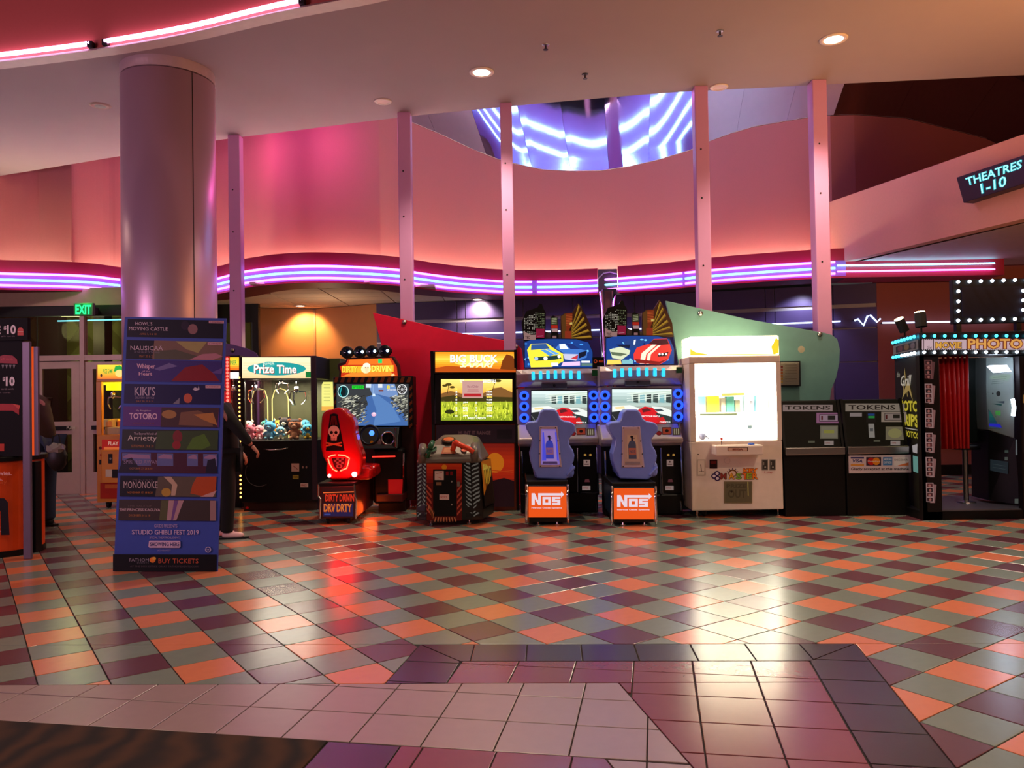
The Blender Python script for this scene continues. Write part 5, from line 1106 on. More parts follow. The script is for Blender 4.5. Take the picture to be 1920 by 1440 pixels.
a.rect(.36, .25, .6, .85, (170, 80, 40)); a.rect(.39, .35, .57, .75, (205, 130, 80)); a.ell(.76, .45, .055, .28, (220, 84, 20), 14); a.ell(.2, .45, .045, .25, (14, 80, 40), 14); a.done('button_plate', t)
zq = zc+.16; slope = Vector((0, .40, zt-zq)).normalized()
p = Vector((xm-.01, dp+.19, zc+.235)); nrm = Vector((0, -slope.z, slope.y))
def disc(name, c, r0, h, m, par, n_=22):
    ax = nrm; ex = Vector((1, 0, 0)); ey = slope; mb = MB(); pts = [c+ex*r0*math.cos(k*2*math.pi/n_)+ey*r0*math.sin(k*2*math.pi/n_) for k in range(n_)]; return build(name, mb.prism(pts, ax*h), m, par, bevel=.004)
disc('speaker_ring', p, .085, .03, mat('dark_bronze', C(50, 36, 28), .3, .5), t); disc('speaker_face', p+nrm*.028, .062, .008, mat('orange_swirl', C(200, 96, 44), .4, noise=.7, nscale=14), t)
def gun(name, m, pts, lab):
    g_ = build('gun', MB().tube(pts, .036, 10, r2=.028), m, t, smooth=True); P0 = pts[0]
    build('grip', MB().tube([P0+Vector((0, .01, 0)), P0+Vector((-.03, .02, -.1))], .03, 8), m, g_, smooth=True); build('trigger_guard', MB().tube([pts[1], pts[1]+Vector((.02, -.03, -.05)), pts[1]+Vector((.06, -.02, -.02))], .007, 6), BLACK, g_)
    g_['label'] = lab; return g_
gun('g', mat('orange_gun', C(226, 66, 24), .3), [aty(853, 829, dp+.0), aty(862, 834, dp-.03), aty(880, 842, dp-.06), aty(888, 848, dp-.07)], 'orange gun')
gun('g', mat('green_gun', C(12, 82, 44), .3), [aty(805, 842, dp-.08), aty(808, 835, dp-.06), aty(812, 828, dp-.02)], 'green gun')
a = artY(dp-.024); rng = random.Random(11); a.vgrad(800, 869, 866, 905, [(0, (214, 70, 22)), (.4, (190, 40, 18)), (1, (130, 22, 16))], 6); a.rect(800, 905, 866, 976, (96, 18, 14)); a.ell(833, 876, 5, 5, (230, 150, 30))
a.rect(812, 880, 856, 968, (8, 7, 8)); a.rect(815, 883, 832, 900, (214, 190, 178)); a.line([(818, 888), (829, 886)], 1, (150, 60, 50)); a.line([(820, 894), (828, 897)], 1, (190, 90, 80)); a.rect(836, 884, 841, 891, (120, 16, 20)); a.rect(844, 884, 849, 891, (120, 16, 20)); a.rect(818, 904, 828, 910, (130, 96, 70)); a.rect(824, 927, 842, 937, (216, 186, 178)); a.text('NOTICE', 826, 930, 838, 934, (180, 50, 50), .02); a.rect(857, 903, 862, 912, (120, 110, 100)); a.ell(847, 903, 1.6, 1.6, (150, 140, 130)); a.ell(847, 946, 1.6, 1.6, (150, 140, 130))
for k in range(5): a.poly([(802+k*2.4, 952+k*3), (804+k*2.6, 947+k*3), (813, 966+k*1.2), (811, 972)], (205, 120, 80), False)
for k in range(8): a.poly([(816+k*5, 970), (818.5+k*5, 970), (820+k*4.6+(k-3.5), 978), (817.5+k*4.7+(k-3.5), 978)], (205, 130, 90), False)
for sg in (1, -1):
    for k in range(5): a.poly([(833+sg*24, 918+k*11), (833+sg*33, 908+k*11), (833+sg*33, 912+k*11), (833+sg*24, 923+k*11)], (190, 80, 60), False)
a.done('front_print', t)
def zebra(q4, cols_, seed, t):
    a = artQ(*q4); a.st = .004; r_ = random.Random(seed); a.rect(0, 0, 1, 1, (12, 10, 10))
    for k in range(13):
        b = .02+k*.074; w_ = .03+.008*r_.random(); sk_ = .05+.05*(k/17.)*(1 if k % 2 else .6)
        for (s0, s1, dirn) in cols_:
            m_ = (s0+s1)/2; a.poly([(s0, b+sk_*dirn), (m_, b+sk_*.35*dirn), (s1, b), (s1-.03, b+w_), (m_, b+sk_*.35*dirn+w_), (s0+.05, b+sk_*dirn+w_*.6)], (205, 192, 176), False)
    return a.done('zebra_print', t, .12)
zebra(((x0+.13-.01, dp-.002, zc), (x0+.15+.05, dp-.002, zc), (x0+.15+.04, dp-.016, .14), (x0+.10, dp-.016, .14)), [(.0, .8, 1)], 1, t)
zebra(((x0-.0, dp+.06, zc), (x0+.12, dp+.002, zc), (x0+.10, dp-.018, .1), (x0-.01, dp+.04, .1)), [(.05, .5, 1), (.55, .95, -1)], 2, t)
zebra(((x1-.20, dp-.002, zc), (x1-.12, dp-.002, zc), (x1-.10, dp-.016, .1), (x1-.18, dp-.016, .1)), [(.05, .95, -1)], 3, t)
zebra(((x1-.12, dp+.0, zc), (x1-.02, dp+.06, zc), (x1+.0, dp+.04, .1), (x1-.10, dp-.018, .1)), [(.05, .9, 1)], 4, t)
a = artQ((x1-.01, dp+.08, zc), (x1+.095, dp+.49, zc), (x1+.14, dp+.5, .2), (x1+.03, dp+.06, .2)); a.st = .012
a.rect(0, 0, 1, 1, (28, 12, 8)); a.poly([(0, 0), (1, 0), (1, .35), (.5, .5), (0, .75)], (215, 110, 24)); a.poly([(.1, .05), (.5, .1), (.9, .3), (.6, .55), (.2, .5)], (236, 170, 50)); a.text('SAFARI', .12, .08, .9, .2, (255, 220, 90), .02, 0, .12)
for k in range(5): a.line([(.2+k*.15, .2), (.25+k*.15, .95)], .05, (60, 30, 12))
a.done('side_print', t, .3)
for (x, y) in ((x0+.15, dp+.1), (x1-.15, dp+.1), (x0+.15, dp+.6), (x1-.15, dp+.6)): leveler(t, x, y, .08)

# ================================================================== BLUE-SEAT RACING GAMES (two)
SEATB = mat('periwinkle_plastic', C(120, 138, 228), .38, coat=.15)
def racer(U, V, d, ds, lab, which, bu0, bu1, scr, rings_, leds, seat_du, seat_dv, du, dv, panel_lit, nos, base_v):
    """U,V shift of the billboard; du,dv shift of the console; which: car art"""
    x0, x1, z0, z1 = R(bu0, 690, bu1, base_v, d)
    t = thing('racing_game', lab, 'arcade machine', ((x0+x1)/2, d, 0))
    zs0, zs1 = aty(bu0+70, scr[3]+2, d).z, aty(bu0+70, scr[1]-6, d).z
    build('screen_housing', MB().box(x0, x1, d, d+.24, zs0, zs1), SILVER, t, bevel=.02)
    # curved header over the screen
    zh0, zh1 = aty(bu0+70, scr[1]-8, d).z, aty(bu0+70, 688+V+3, d).z
    mb = MB(); nseg = 14; rw = []
    for k in range(nseg+1):
        f = k/nseg; x = x0+(x1-x0)*f; bul = .16*(1-(2*f-1)**2); rw.append((x, bul))
    for (x, b) in rw: mb.v += [(x, d+.22, zh1), (x, d-.02-b*.5, zh1-.01), (x, d-.06-b, zh1-.07), (x, d-.04-b*.8, zh1-.17), (x, d-.0, zh0-.0), (x, d+.22, zh0)]
    for k in range(nseg):
        for j in range(6): mb.face((6*k+j, 6*k+(j+1) % 6, 6*k+6+(j+1) % 6, 6*k+6+j))
    mb.face([0, 1, 2, 3, 4, 5]); mb.face([6*nseg+j for j in range(5, -1, -1)])
    hd = build('header_hood', mb, SILVER, t, smooth=False, bevel=.006)
    for (u, v) in leds:
        f = (u-bu0)/(bu1-bu0); b = .16*(1-(2*f-1)**2); p = aty(u, v, d-.07-b)
        build('blue_light', MB().box(p.x-.02, p.x+.02, p.y-.012, p.y+.03, p.z-.058, p.z+.05), glow('cyan_led', C(40, 190, 255), 1.5), hd, bevel=.008)
    a = artY(d-.12); gx = bu1-13; a.rect(gx, leds[-1][1]-9, gx+11, leds[-1][1]+2, (10, 100, 44)); a.done('green_sticker', t, .1)
    x0c, x1c, z0c, z1c = R(bu0+45, 717+V, bu0+93, 729+V, d-.05); build('camera_box', MB().box(x0c, x1c, d-.1, d, z0c, z1c), mat('slate_plastic', C(70, 70, 84), .4), t, bevel=.01)
    p = (x0c+x1c)/2; build('camera_eye', MB().ball((p, d-.1, (z0c+z1c)/2), .018, 8, 6), BLACK, t)
    # screen
    u0, v0, u1, v1 = scr; a = artY(d-.003); a.rect(u0-1, v0-2, u1+1, v1+2, (10, 10, 12)); W, Hh = u1-u0, v1-v0
    def S(x, y): return (u0+x*W, v0+y*Hh)
    a.vgrad(u0, v0, u1, v1, [(0, (225, 240, 238)), (.35, (150, 175, 170)), (.5, (190, 205, 195)), (.6, (120, 120, 112)), (1, (70, 76, 74))], 10)
    a.poly([S(.3, .1), S(1, .02), S(1, .3), S(.35, .36)], (196, 214, 200))
    for k in range(6): a.poly([S(.36+k*.11, .16+.0*k), S(.44+k*.11, .14), S(.44+k*.11, .40), S(.36+k*.11, .38)], ((60, 74, 70), (120, 170, 175), (50, 60, 58))[k % 3])
    for k in range(4): a.line([S(.25, .34-k*.07), S(1, .2-k*.06)], .8, (235, 245, 235))
    a.poly([S(0, .5), S(.3, .46), S(.45, .55), S(.45, .72), S(0, .85)], (226, 232, 226)); a.poly([S(0, .66), S(.28, .6), S(.4, .8), S(.2, 1), S(0, 1)], (38, 40, 40)); a.poly([S(.05, .52), S(.2, .5), S(.22, .56), S(.06, .58)], (240, 210, 150))
    a.poly([S(.42, .62), S(.55, .5), S(.7, .55), S(.95, .95), S(.9, 1), S(.5, 1), S(.4, .8)], (204, 26, 34)); a.poly([S(.5, .58), S(.6, .55), S(.66, .62), S(.52, .68)], (90, 30, 34)); a.poly([S(.66, .5), S(.85, .52), S(1, .62), S(1, .8), S(.8, .74)], (222, 228, 222)); a.poly([S(.72, .68), S(1, .8), S(1, 1), S(.85, .95)], (44, 54, 52)); a.poly([S(.74, .88), S(.86, .8), S(.92, .98), S(.8, 1)], (190, 30, 30)); a.poly([S(.7, .58), S(.82, .57), S(.88, .63), S(.76, .65)], (60, 70, 80))
    for k in range(3): a.line([S(.1*k, .75+.06*k), S(.1+.1*k, 1)], 1, (120, 120, 120))
    a.text('SELECT YOUR VEHICLE', *S(.48, .765), *S(.8, .81), (250, 245, 245), .02); a.text('CREDITS 0', *S(.8, .94), *S(.98, .98), (245, 245, 245), .02); a.done('screen', t, 1.15)
    for (u, v) in rings_:
        r_ = ring('speaker_ring', u, v, d-.02, .045, .016, glow('blue_ring', C(30, 70, 255), 2.4), t, 18); p = aty(u, v, d-.012); build('speaker_cone', MB().lathe((p.x, p.y, p.z), [(.04, -.008), (.015, .0), (0, -.006)], 14, 'y'), mat('navy_cone', C(6, 8, 40), .4), r_)
        ring('halo', u, v, d-.012, .028, .006, glow('blue_ring2', C(20, 60, 220), 1.2), r_, 14)
    # console
    x0c, x1c, z0c, z1c = R(bu0+1, 797+dv, bu1-1, 837+dv, d-.3)
    build('console', MB().prism([(x0c, d-.34, z0c+.04), (x0c, d-.34, z0c+.1), (x0c, d-.05, z1c), (x0c, d+.2, z1c), (x0c, d+.2, z0c), (x0c, d-.2, z0c)], (x1c-x0c, 0, 0)), SILVER, t, bevel=.02, seg=3)
    a = artQ((x0c, d-.345, z0c+.26), (x1c, d-.345, z0c+.26), (x1c, d-.36, z0c+.07), (x0c, d-.36, z0c+.07)); a.st = .004
    cx = (1089+du-bu0)/(bu1-bu0)
    def bt(u, v, w_, h_, c, fn='rect'):
        q = (u+du-bu0)/(bu1-bu0); r_ = (v-804)/34.; (a.rect(q-w_, r_-h_, q+w_, r_+h_, c) if fn == 'rect' else a.ell(q, r_, w_, h_, c))
    bt(1074.5, 822, .036, .15, (70, 20, 24), 'e'); bt(1074.5, 822, .03, .12, (190, 30, 34), 'e'); bt(1089.5, 817.5, .058, .24, (90, 24, 20)); bt(1089.5, 817, .05, .2, (226, 84, 56)); bt(1089.5, 817, .022, .1, (40, 12, 12), 'e'); bt(1107.5, 819, .05, .24, (110, 86, 66)); bt(1103.8, 819, .006, .18, (240, 225, 190)); bt(1107.5, 819, .006, .18, (240, 225, 190)); bt(1111.2, 819, .006, .18, (240, 225, 190)); a.done('control_buttons', t, .25)
    ring('steering_wheel', bu0+52, 806+dv, d-.5, .14, .018, BLACK, t, tilt=.35)
    # lower body
    zl = z0c; xa, xb = x0+.03, x1-.03
    build('cabinet_body', MB().box(xa, xb, d+.0, d+.24, .1, zl+.02), BLACK, t, bevel=.01); build('cabinet_base', MB().box(xa, xb, d-.05, d+.24, .0, .26), BLACK, t, bevel=.02)
    for (u, va, vb) in ((bu0+8, 846, 918), (bu0+113, 840, 926), (bu1-4, 838, 928), (bu1-6, 934, 958)):
        build('chrome_tube', MB().tube([aty(u, va+dv, d-.03), aty(u+3, vb+dv, d-.08)], .011, 6), CHROME, t)
    a = artY(d-.003); U1 = bu0-970
    for u in (1097, 1107): a.ell(u+U1, 853+dv, 2.6, 2, (255, 190, 90))
    a.rect(1094+U1, 862+dv, 1106.5+U1, 874+dv, (205, 165, 155)); a.ell(1100+U1, 866+dv, 1.6, 1.6, (60, 20, 20)); a.line([(1096+U1, 870.5+dv), (1104+U1, 870.5+dv)], 1.6, (70, 30, 30)); a.poly([(1096+U1, 904+dv), (1097+U1, 899+dv), (1104+U1, 898+dv), (1106+U1, 904+dv)], (120, 60, 66)); a.rect(1091.5+U1, 911+dv, 1107+U1, 919+dv, (210, 178, 172)); a.text('NOTICE', 1093+U1, 913.5+dv, 1102+U1, 916.5+dv, (190, 60, 60), .02)
    a.line([(1083+U1, 842+dv), (1083+U1, 925+dv), (1122+U1, 928+dv)], 1.2, (74, 60, 60)); a.done('coin_door', t, .3)
    # billboard: two cars, sky line cut out above
    d2 = d+.05; a = artY(d2-.002)
    bb = [(983+U, 690+V), (983+U, 640+V), (1000+U, 635+V), (1040+U, 634+V), (1080+U, 635+V), (1104+U, 641+V), (1112+U, 660+V), (1112+U, 690+V)]
    pprism('billboard', bb, d2, .06, mat('billboard_navy', C(16, 26, 60), .4), t); a.poly([(984+U, 689+V), (984+U, 641+V), (1000+U, 636.5+V), (1040+U, 635.5+V), (1080+U, 636.5+V), (1103+U, 642+V), (1111+U, 660+V), (1111+U, 689+V)], (18, 58, 130)); rng = random.Random(9+which)
    for k in range(26): u = rng.uniform(985, 1106); v = rng.uniform(641, 684); a.ell(u+U, v+V, rng.uniform(1.5, 4), rng.uniform(1, 2.5), rng.choice([(70, 150, 235), (120, 200, 255), (14, 30, 80)]), 7)
    def Q(L): return [(x/5.647+960+U, y/5.647+550+V) for x, y in L]
    if which == 0:
        a.poly(Q([(160, 600), (200, 535), (370, 530), (470, 600), (540, 640), (545, 720), (420, 780), (200, 785)]), (238, 222, 60)); a.poly(Q([(205, 540), (360, 535), (400, 585), (200, 600)]), (40, 80, 140)); a.poly(Q([(300, 598), (350, 595), (450, 650), (400, 665)]), (70, 140, 215)); a.poly(Q([(360, 593), (390, 590), (500, 640), (460, 650)]), (90, 160, 230))
        a.poly(Q([(230, 680), (340, 670), (500, 655), (525, 690), (450, 705), (250, 715)]), (24, 54, 50)); a.ell(*Q([(355, 690)])[0], 4, 3.6, (250, 250, 240)); a.ell(*Q([(498, 668)])[0], 3, 3.2, (240, 250, 240)); a.ell(*Q([(258, 692)])[0], 3.6, 3.2, (160, 190, 240)); a.rect(*Q([(415, 735)])[0], *Q([(490, 770)])[0], (250, 250, 240))
        a.poly(Q([(460, 580), (500, 535), (620, 530), (720, 590), (800, 610), (790, 680), (700, 715), (600, 700), (560, 640)]), (60, 110, 190)); a.poly(Q([(500, 540), (560, 535), (600, 590), (510, 590)]), (235, 245, 255)); a.poly(Q([(560, 530), (640, 535), (720, 590), (620, 590)]), (20, 44, 110)); a.poly(Q([(540, 640), (700, 645), (680, 715), (560, 700)]), (190, 190, 215)); a.poly(Q([(620, 690), (700, 650), (690, 700)]), (190, 50, 60)); a.poly(Q([(705, 630), (790, 610), (780, 660), (710, 690)]), (10, 18, 40))
        a.poly(Q([(540, 730), (720, 720), (720, 765), (520, 770)]), (225, 190, 230)); a.rect(*Q([(735, 715)])[0], *Q([(825, 735)])[0], (240, 250, 250)); a.rect(*Q([(735, 742)])[0], *Q([(860, 768)])[0], (90, 120, 110))
    else:
        def Q(L): return [((x-860)/5.647+960+U, (y+38)/5.647+550+V) for x, y in L]
        a.poly(Q([(1030, 590), (1150, 560), (1250, 600), (1240, 640), (1160, 700), (1060, 680)]), (206, 214, 180)); a.poly(Q([(1170, 510), (1280, 480), (1400, 500), (1330, 560), (1240, 570)]), (30, 60, 120)); a.poly(Q([(1100, 540), (1250, 540), (1240, 580), (1140, 560)]), (12, 24, 50)); a.poly(Q([(1040, 615), (1150, 625), (1220, 640), (1150, 660), (1060, 650)]), (90, 104, 80)); a.poly(Q([(1290, 490), (1310, 486), (1300, 540), (1285, 540)]), (235, 245, 255))
        a.poly(Q([(1285, 640), (1320, 570), (1450, 530), (1500, 480), (1640, 475), (1670, 540), (1690, 600), (1650, 700), (1560, 750), (1350, 740), (1290, 700)]), (222, 54, 46)); a.poly(Q([(1440, 535), (1500, 485), (1640, 480), (1660, 535), (1560, 545)]), (70, 22, 30)); a.poly(Q([(1480, 540), (1530, 540), (1420, 640), (1400, 740), (1350, 740), (1370, 630)]), (250, 225, 200)); a.poly(Q([(1545, 545), (1575, 545), (1470, 640), (1450, 745), (1420, 745), (1435, 640)]), (250, 225, 200)); a.poly(Q([(1540, 640), (1655, 615), (1640, 660), (1545, 665)]), (30, 16, 20)); a.poly(Q([(1300, 690), (1560, 720), (1650, 690), (1560, 745), (1320, 735)]), (130, 26, 24))
        for x in (1560, 1590, 1630): a.ell(*Q([(x, 640)])[0], 2, 2.2, (250, 240, 240))
        a.poly(Q([(1010, 700), (1150, 700), (1160, 745), (1000, 750)]), (250, 205, 90)); a.rect(*Q([(1165, 700)])[0], *Q([(1280, 742)])[0], (120, 180, 190))
    a.done('car_picture', t, 1.2)
    def Q(L): return [(x/5.647+960+U, y/5.647+550+V) for x, y in L]
    city = Q([(100, 310), (150, 190), (270, 150), (290, 112), (315, 112), (332, 160), (358, 205), (352, 470), (330, 500), (125, 500), (112, 410)]); pprism('tower_cutout', city, d2+.0, .04, BLACK, t); a = artY(d2-.003)
    for i in range(15):
        for j in range(13):
            x = 128+j*17; y = 205+i*17+(j-6)*1.5
            if y < 180+abs(j-9)*9 or (x < 160 and y < 230): continue
            if rng.random() < .72: a.poly(Q([(x, y), (x+10, y-1), (x+10, y+7), (x, y+8)]), (214, 206, 186) if j < 8 else (140, 150, 110), False)
    a.k += .1; a.poly(Q([(255, 375), (345, 378), (342, 472), (255, 470)]), (176, 20, 70)); a.poly(Q([(120, 400), (200, 440), (255, 440), (250, 492), (128, 492)]), (196, 150, 145)); a.text('TEC', *Q([(140, 452)])[0], *Q([(190, 482)])[0], (60, 20, 30), .02); a.line(Q([(270, 455), (330, 450)]), 1, (235, 160, 180)); a.done('tower_print', t, .45)  # cutout prints glow, as too little light reaches them
    pprism('sign_cutout', Q([(408, 250), (435, 235), (482, 255), (492, 470), (495, 500), (415, 500)]), d2+.01, .04, BLACK, t); a = artY(d2+.008); a.poly(Q([(415, 258), (478, 262), (482, 335), (413, 335)]), (70, 74, 44)); a.poly(Q([(413, 338), (482, 338), (484, 372), (415, 372)]), (206, 40, 26)); a.poly(Q([(416, 375), (482, 375), (484, 410), (425, 410)]), (206, 160, 165))
    for k in range(4): a.line(Q([(420, 268+k*17), (474, 262+k*17)]), 1.2, (190, 190, 150))
    a.poly(Q([(430, 450), (470, 450), (470, 495), (430, 495)]), (170, 120, 122)); a.done('sign_print', t, .5)
    pprism('side_cutout', Q([(352, 400), (400, 420), (520, 440), (520, 500), (350, 500)]), d2+.015, .04, mat('grey_cutout', C(66, 58, 60), .5), t)
    pprism('gold_cutout', Q([(515, 242), (560, 208), (640, 202), (700, 102), (770, 210), (835, 345), (852, 495), (515, 495)]), d2+.02, .04, mat('gold_brown', C(64, 34, 12), .45), t); a = artY(d2+.018); a.poly(Q([(520, 245), (560, 215), (600, 212), (610, 490), (530, 490)]), (110, 66, 22)); a.poly(Q([(570, 215), (640, 208), (630, 330), (600, 400), (575, 400)]), (150, 50, 16)); a.poly(Q([(560, 400), (640, 400), (630, 490), (560, 490)]), (172, 56, 28))
    for k in range(7): a.line(Q([(572, 235+k*17), (640, 228+k*17)]), 1, (225, 110, 50))
    for k in range(6):
        f = k/5.; tip = (705+f*125, 115+f*330); a.poly(Q([(628, 375+f*95), tip, (tip[0]+14, tip[1]+26), (632, 392+f*92)]), (206, 154, 44)); a.line(Q([(630, 386+f*94), (tip[0]+10, tip[1]+22)]), .9, (60, 30, 10))
    a.poly(Q([(610, 310), (640, 306), (638, 330), (612, 332)]), (255, 225, 120)); a.done('gold_print', t, .5)
    # seat, seen from behind
    def Z(L): return [(x/5.333+960+seat_du, y/5.333+740+seat_dv) for x, y in L]
    so = Z([(282, 172), (320, 146), (430, 146), (462, 180), (480, 235), (520, 262), (600, 275), (634, 310), (636, 365), (600, 405), (568, 445), (575, 500), (612, 560), (625, 610), (618, 665), (590, 722), (575, 820), (530, 850), (252, 838), (235, 790), (205, 735), (184, 665), (175, 590), (195, 520), (208, 445), (175, 400), (146, 350), (136, 300), (160, 275), (250, 265), (268, 230)])
    outline_seat('seat_back', so, ds+.1, .3, SEATB, t, .045)
    pprism('side_handle', Z([(540, 800), (600, 735), (632, 712), (634, 740), (600, 770), (560, 815)]), ds+.08, .12, SEATB, t, bevel=.015)
    build('seat_cushion', MB().box(*R(seat_du+1001, 880, seat_du+1075, 900, ds+.4)[:2], ds+.25, ds+.85, aty(1030, 905+seat_dv, ds).z+.02, aty(1030, 905+seat_dv, ds).z+.2), SEATB, t, bevel=.05, seg=3)
    pn = Z([(274, 320), (454, 318), (498, 724), (270, 726)]); pprism('back_plate', pn, ds+.085, .02, mat('pale_plate', C(196, 168, 184), .4), t, bevel=.004)
    a = artY(ds+.084)
    if panel_lit:
        a.poly(Z([(292, 345), (440, 345), (478, 700), (290, 700)]), (150, 120, 215)); a.poly(Z([(300, 360), (430, 360), (460, 690), (300, 690)]), (176, 140, 214))
        for xx in (305, 430): a.poly(Z([(xx, 375), (xx+14, 375), (xx+38, 660), (xx-4 if xx < 400 else xx+20, 660)]), (90, 90, 255))
    else: a.poly(Z([(292, 345), (440, 345), (478, 700), (290, 700)]), (196, 166, 160)); a.poly(Z([(325, 400), (425, 400), (445, 640), (325, 640)]), (214, 184, 160))
    bc = (60, 66, 190) if panel_lit else (84, 92, 122)
    a.poly(Z([(335, 500), (345, 470), (365, 455), (385, 455), (405, 470), (413, 500), (420, 640), (340, 640)]), bc); a.poly(Z([(340, 530), (413, 530), (416, 600), (342, 600)]), (150, 90, 130) if panel_lit else (186, 112, 98)); a.poly(Z([(362, 412), (384, 412), (384, 458), (366, 458)]), (40, 30, 60)); a.ell(*Z([(370, 418)])[0], 2.6, 2.2, (24, 16, 30)); a.line(Z([(374, 436), (402, 432)]), 1.2, (40, 30, 60))
    a.text('NOS', *Z([(352, 550)])[0], *Z([(404, 580)])[0], bc, .02); a.done('bottle_print', t, .55 if panel_lit else .0)
    pprism('bottle_bracket', Z([(308, 668), (452, 668), (456, 694), (306, 694)]), ds+.075, .012, mat('bracket_%d' % which, C(110, 96, 190) if panel_lit else C(150, 130, 140), .4), t)
    for (x, y) in ((290, 330), (436, 330), (276, 462), (460, 462), (274, 590), (478, 590), (285, 716), (478, 716)): p = aty(*Z([(x, y)])[0], ds+.085); build('screw', MB().ball(p, .008, 6, 5), BLACKM, t)
    # box with orange front
    u0, v0, u1, v1 = nos; x0c, x1c, z0c, z1c = R(u0-2, v0-3, u1+2, v1+3, ds)
    bx = build('seat_box', MB().box(x0c, x1c, ds, ds+1.05, .1, z1c), mat('blue_side', C(14, 40, 66), .35), t, bevel=.01); build('seat_deck', MB().box(x0c-.01, x1c+.01, ds-.01, ds+1.1, z1c, z1c+.05), BLACK, t, bevel=.012); build('kick_base', MB().box(x0c+.02, x1c-.02, ds+.03, ds+1.0, .04, .12), BLACK, t)
    for (ua, ub) in ((u0-3.5, u0-4), (u1+2, u1+3.5)): build('chrome_edge', MB().tube([aty(ua, v0-4, ds-.01), aty(ua, v0+20, ds-.015), aty(ub, v1+2, ds-.02), aty(ub, v1+10, ds-.01)], .016, 8), CHROME, bx, smooth=True)
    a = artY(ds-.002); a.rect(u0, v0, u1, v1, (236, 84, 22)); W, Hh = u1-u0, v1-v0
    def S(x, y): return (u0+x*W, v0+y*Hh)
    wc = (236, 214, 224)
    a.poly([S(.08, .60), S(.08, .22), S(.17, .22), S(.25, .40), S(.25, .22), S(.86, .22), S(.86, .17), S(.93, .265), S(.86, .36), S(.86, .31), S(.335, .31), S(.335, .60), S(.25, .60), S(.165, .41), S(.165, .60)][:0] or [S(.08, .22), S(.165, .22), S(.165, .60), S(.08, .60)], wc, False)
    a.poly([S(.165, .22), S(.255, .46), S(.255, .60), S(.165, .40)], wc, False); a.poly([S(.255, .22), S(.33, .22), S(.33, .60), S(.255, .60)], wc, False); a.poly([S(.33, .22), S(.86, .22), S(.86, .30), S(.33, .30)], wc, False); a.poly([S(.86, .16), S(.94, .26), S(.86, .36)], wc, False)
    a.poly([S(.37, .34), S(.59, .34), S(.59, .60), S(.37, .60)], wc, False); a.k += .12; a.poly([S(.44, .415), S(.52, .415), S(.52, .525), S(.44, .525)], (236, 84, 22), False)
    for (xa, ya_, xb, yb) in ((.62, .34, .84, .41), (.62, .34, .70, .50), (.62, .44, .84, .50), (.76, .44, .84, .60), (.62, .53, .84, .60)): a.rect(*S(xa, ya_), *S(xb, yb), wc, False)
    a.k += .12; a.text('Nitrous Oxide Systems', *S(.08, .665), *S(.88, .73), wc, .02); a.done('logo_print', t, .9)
    for (x, y) in ((x0c+.12, ds+.06), (x1c-.12, ds+.06), (x0c+.12, ds+.9), (x1c-.12, ds+.9)): leveler(t, x, y, .07)
    return t
racer(0, 0, 10.3, 9.25, 'racing game with yellow car picture and blue seat whose back plate glows violet', 0, 970, 1123, (996.5, 733, 1101, 794.5), [(983, 742), (983, 762), (983, 783.5), (1113, 741), (1114, 762), (1114, 783)],
      [(999.8, 704), (1013.5, 703), (1027.5, 702.3), (1041.5, 702), (1056, 702), (1070.5, 702.3), (1085.5, 702.8)], 0, 0, 0, 0, True, (991, 912, 1062, 970), 959)
racer(152.5, -6, 9.98, 9.12, 'racing game with red car picture and blue seat with unlit back plate', 1, 1126, 1281, (1147.5, 730, 1259, 794), [(1134.4, 741), (1134.5, 762), (1135, 783), (1271.5, 738), (1272.5, 759.5), (1272, 781)],
      [(1152.7, 699.5), (1166.8, 698.3), (1181.9, 697), (1197.3, 696.6), (1212.9, 696.6), (1228.3, 697), (1244.2, 697.5)], 155, .5, 160, 0, False, (1151, 915.5, 1227, 973.5), 963)
# dark scoreboard strip between the two games
d = 10.3; x0, x1, z0, z1 = R(1111, 670, 1133, 684, d); t = thing('credit_display', 'small dark display with orange marks between the two racing billboards', 'display', ((x0+x1)/2, d, z0))
build('case', MB().box(x0, x1, d, d+.1, z0-.25, z1), BLACK, t); a = artY(d-.001); a.ell(1116.5, 677.5, 3.4, 3.4, (190, 60, 20)); a.ell(1116.5, 677.5, 2.2, 2.2, (10, 8, 8)); a.text('REC', 1123, 675.5, 1132, 679.5, (200, 60, 20), .02); a.done('display_print', t, .7)

# ================================================================== WHITE KEY PRIZE MACHINE
d = 9.62; x0, x1, z0, z1 = R(1294.5, 667, 1466.5, 958, d)
t = thing('key_prize_machine', 'white prize machine with glaring window and yellow lit header', 'arcade machine', ((x0+x1)/2, d, 0))
zw0, zw1 = aty(1380, 826.5, d).z, aty(1380, 681, d).z; xw0, xw1 = aty(1304, 750, d).x, aty(1456.5, 750, d).x
build('base_cabinet', MB().box(x0, x1, d, d+.6, .09, zw0), WHITEP, t, bevel=.015)
for b in ((x0, xw0, zw0, zw1), (xw1, x1, zw0, zw1)): build('front_stile', MB().box(b[0], b[1], d, d+.06, b[2], b[3]), WHITEP, t, bevel=.004)
build('top_rail', MB().box(x0, x1, d, d+.6, zw1, z1), WHITEP, t, bevel=.015)
for xa in (x0, x1-.04): build('side_wall', MB().box(xa, xa+.04, d+.06, d+.6, zw0, zw1), WHITEP, t)
build('back_panel', MB().box(x0+.04, x1-.04, d+.56, d+.59, zw0, zw1), mat('lit_back', C(250, 248, 240), .6, emit=C(255, 250, 235), es=3.0), t)
build('window_glass', MB().box(xw0, xw1, d+.012, d+.02, zw0, zw1), GLASS, t)
for (xa, xb) in ((xw0+.02, xw0+.05), (xw1-.05, xw1-.02)): build('light_tube', MB().cyl(((xa+xb)/2, d+.12, zw0+.04), ((xa+xb)/2, d+.12, zw1-.04), .02, 8), glow('white_tube', C(255, 248, 225), 34), t)
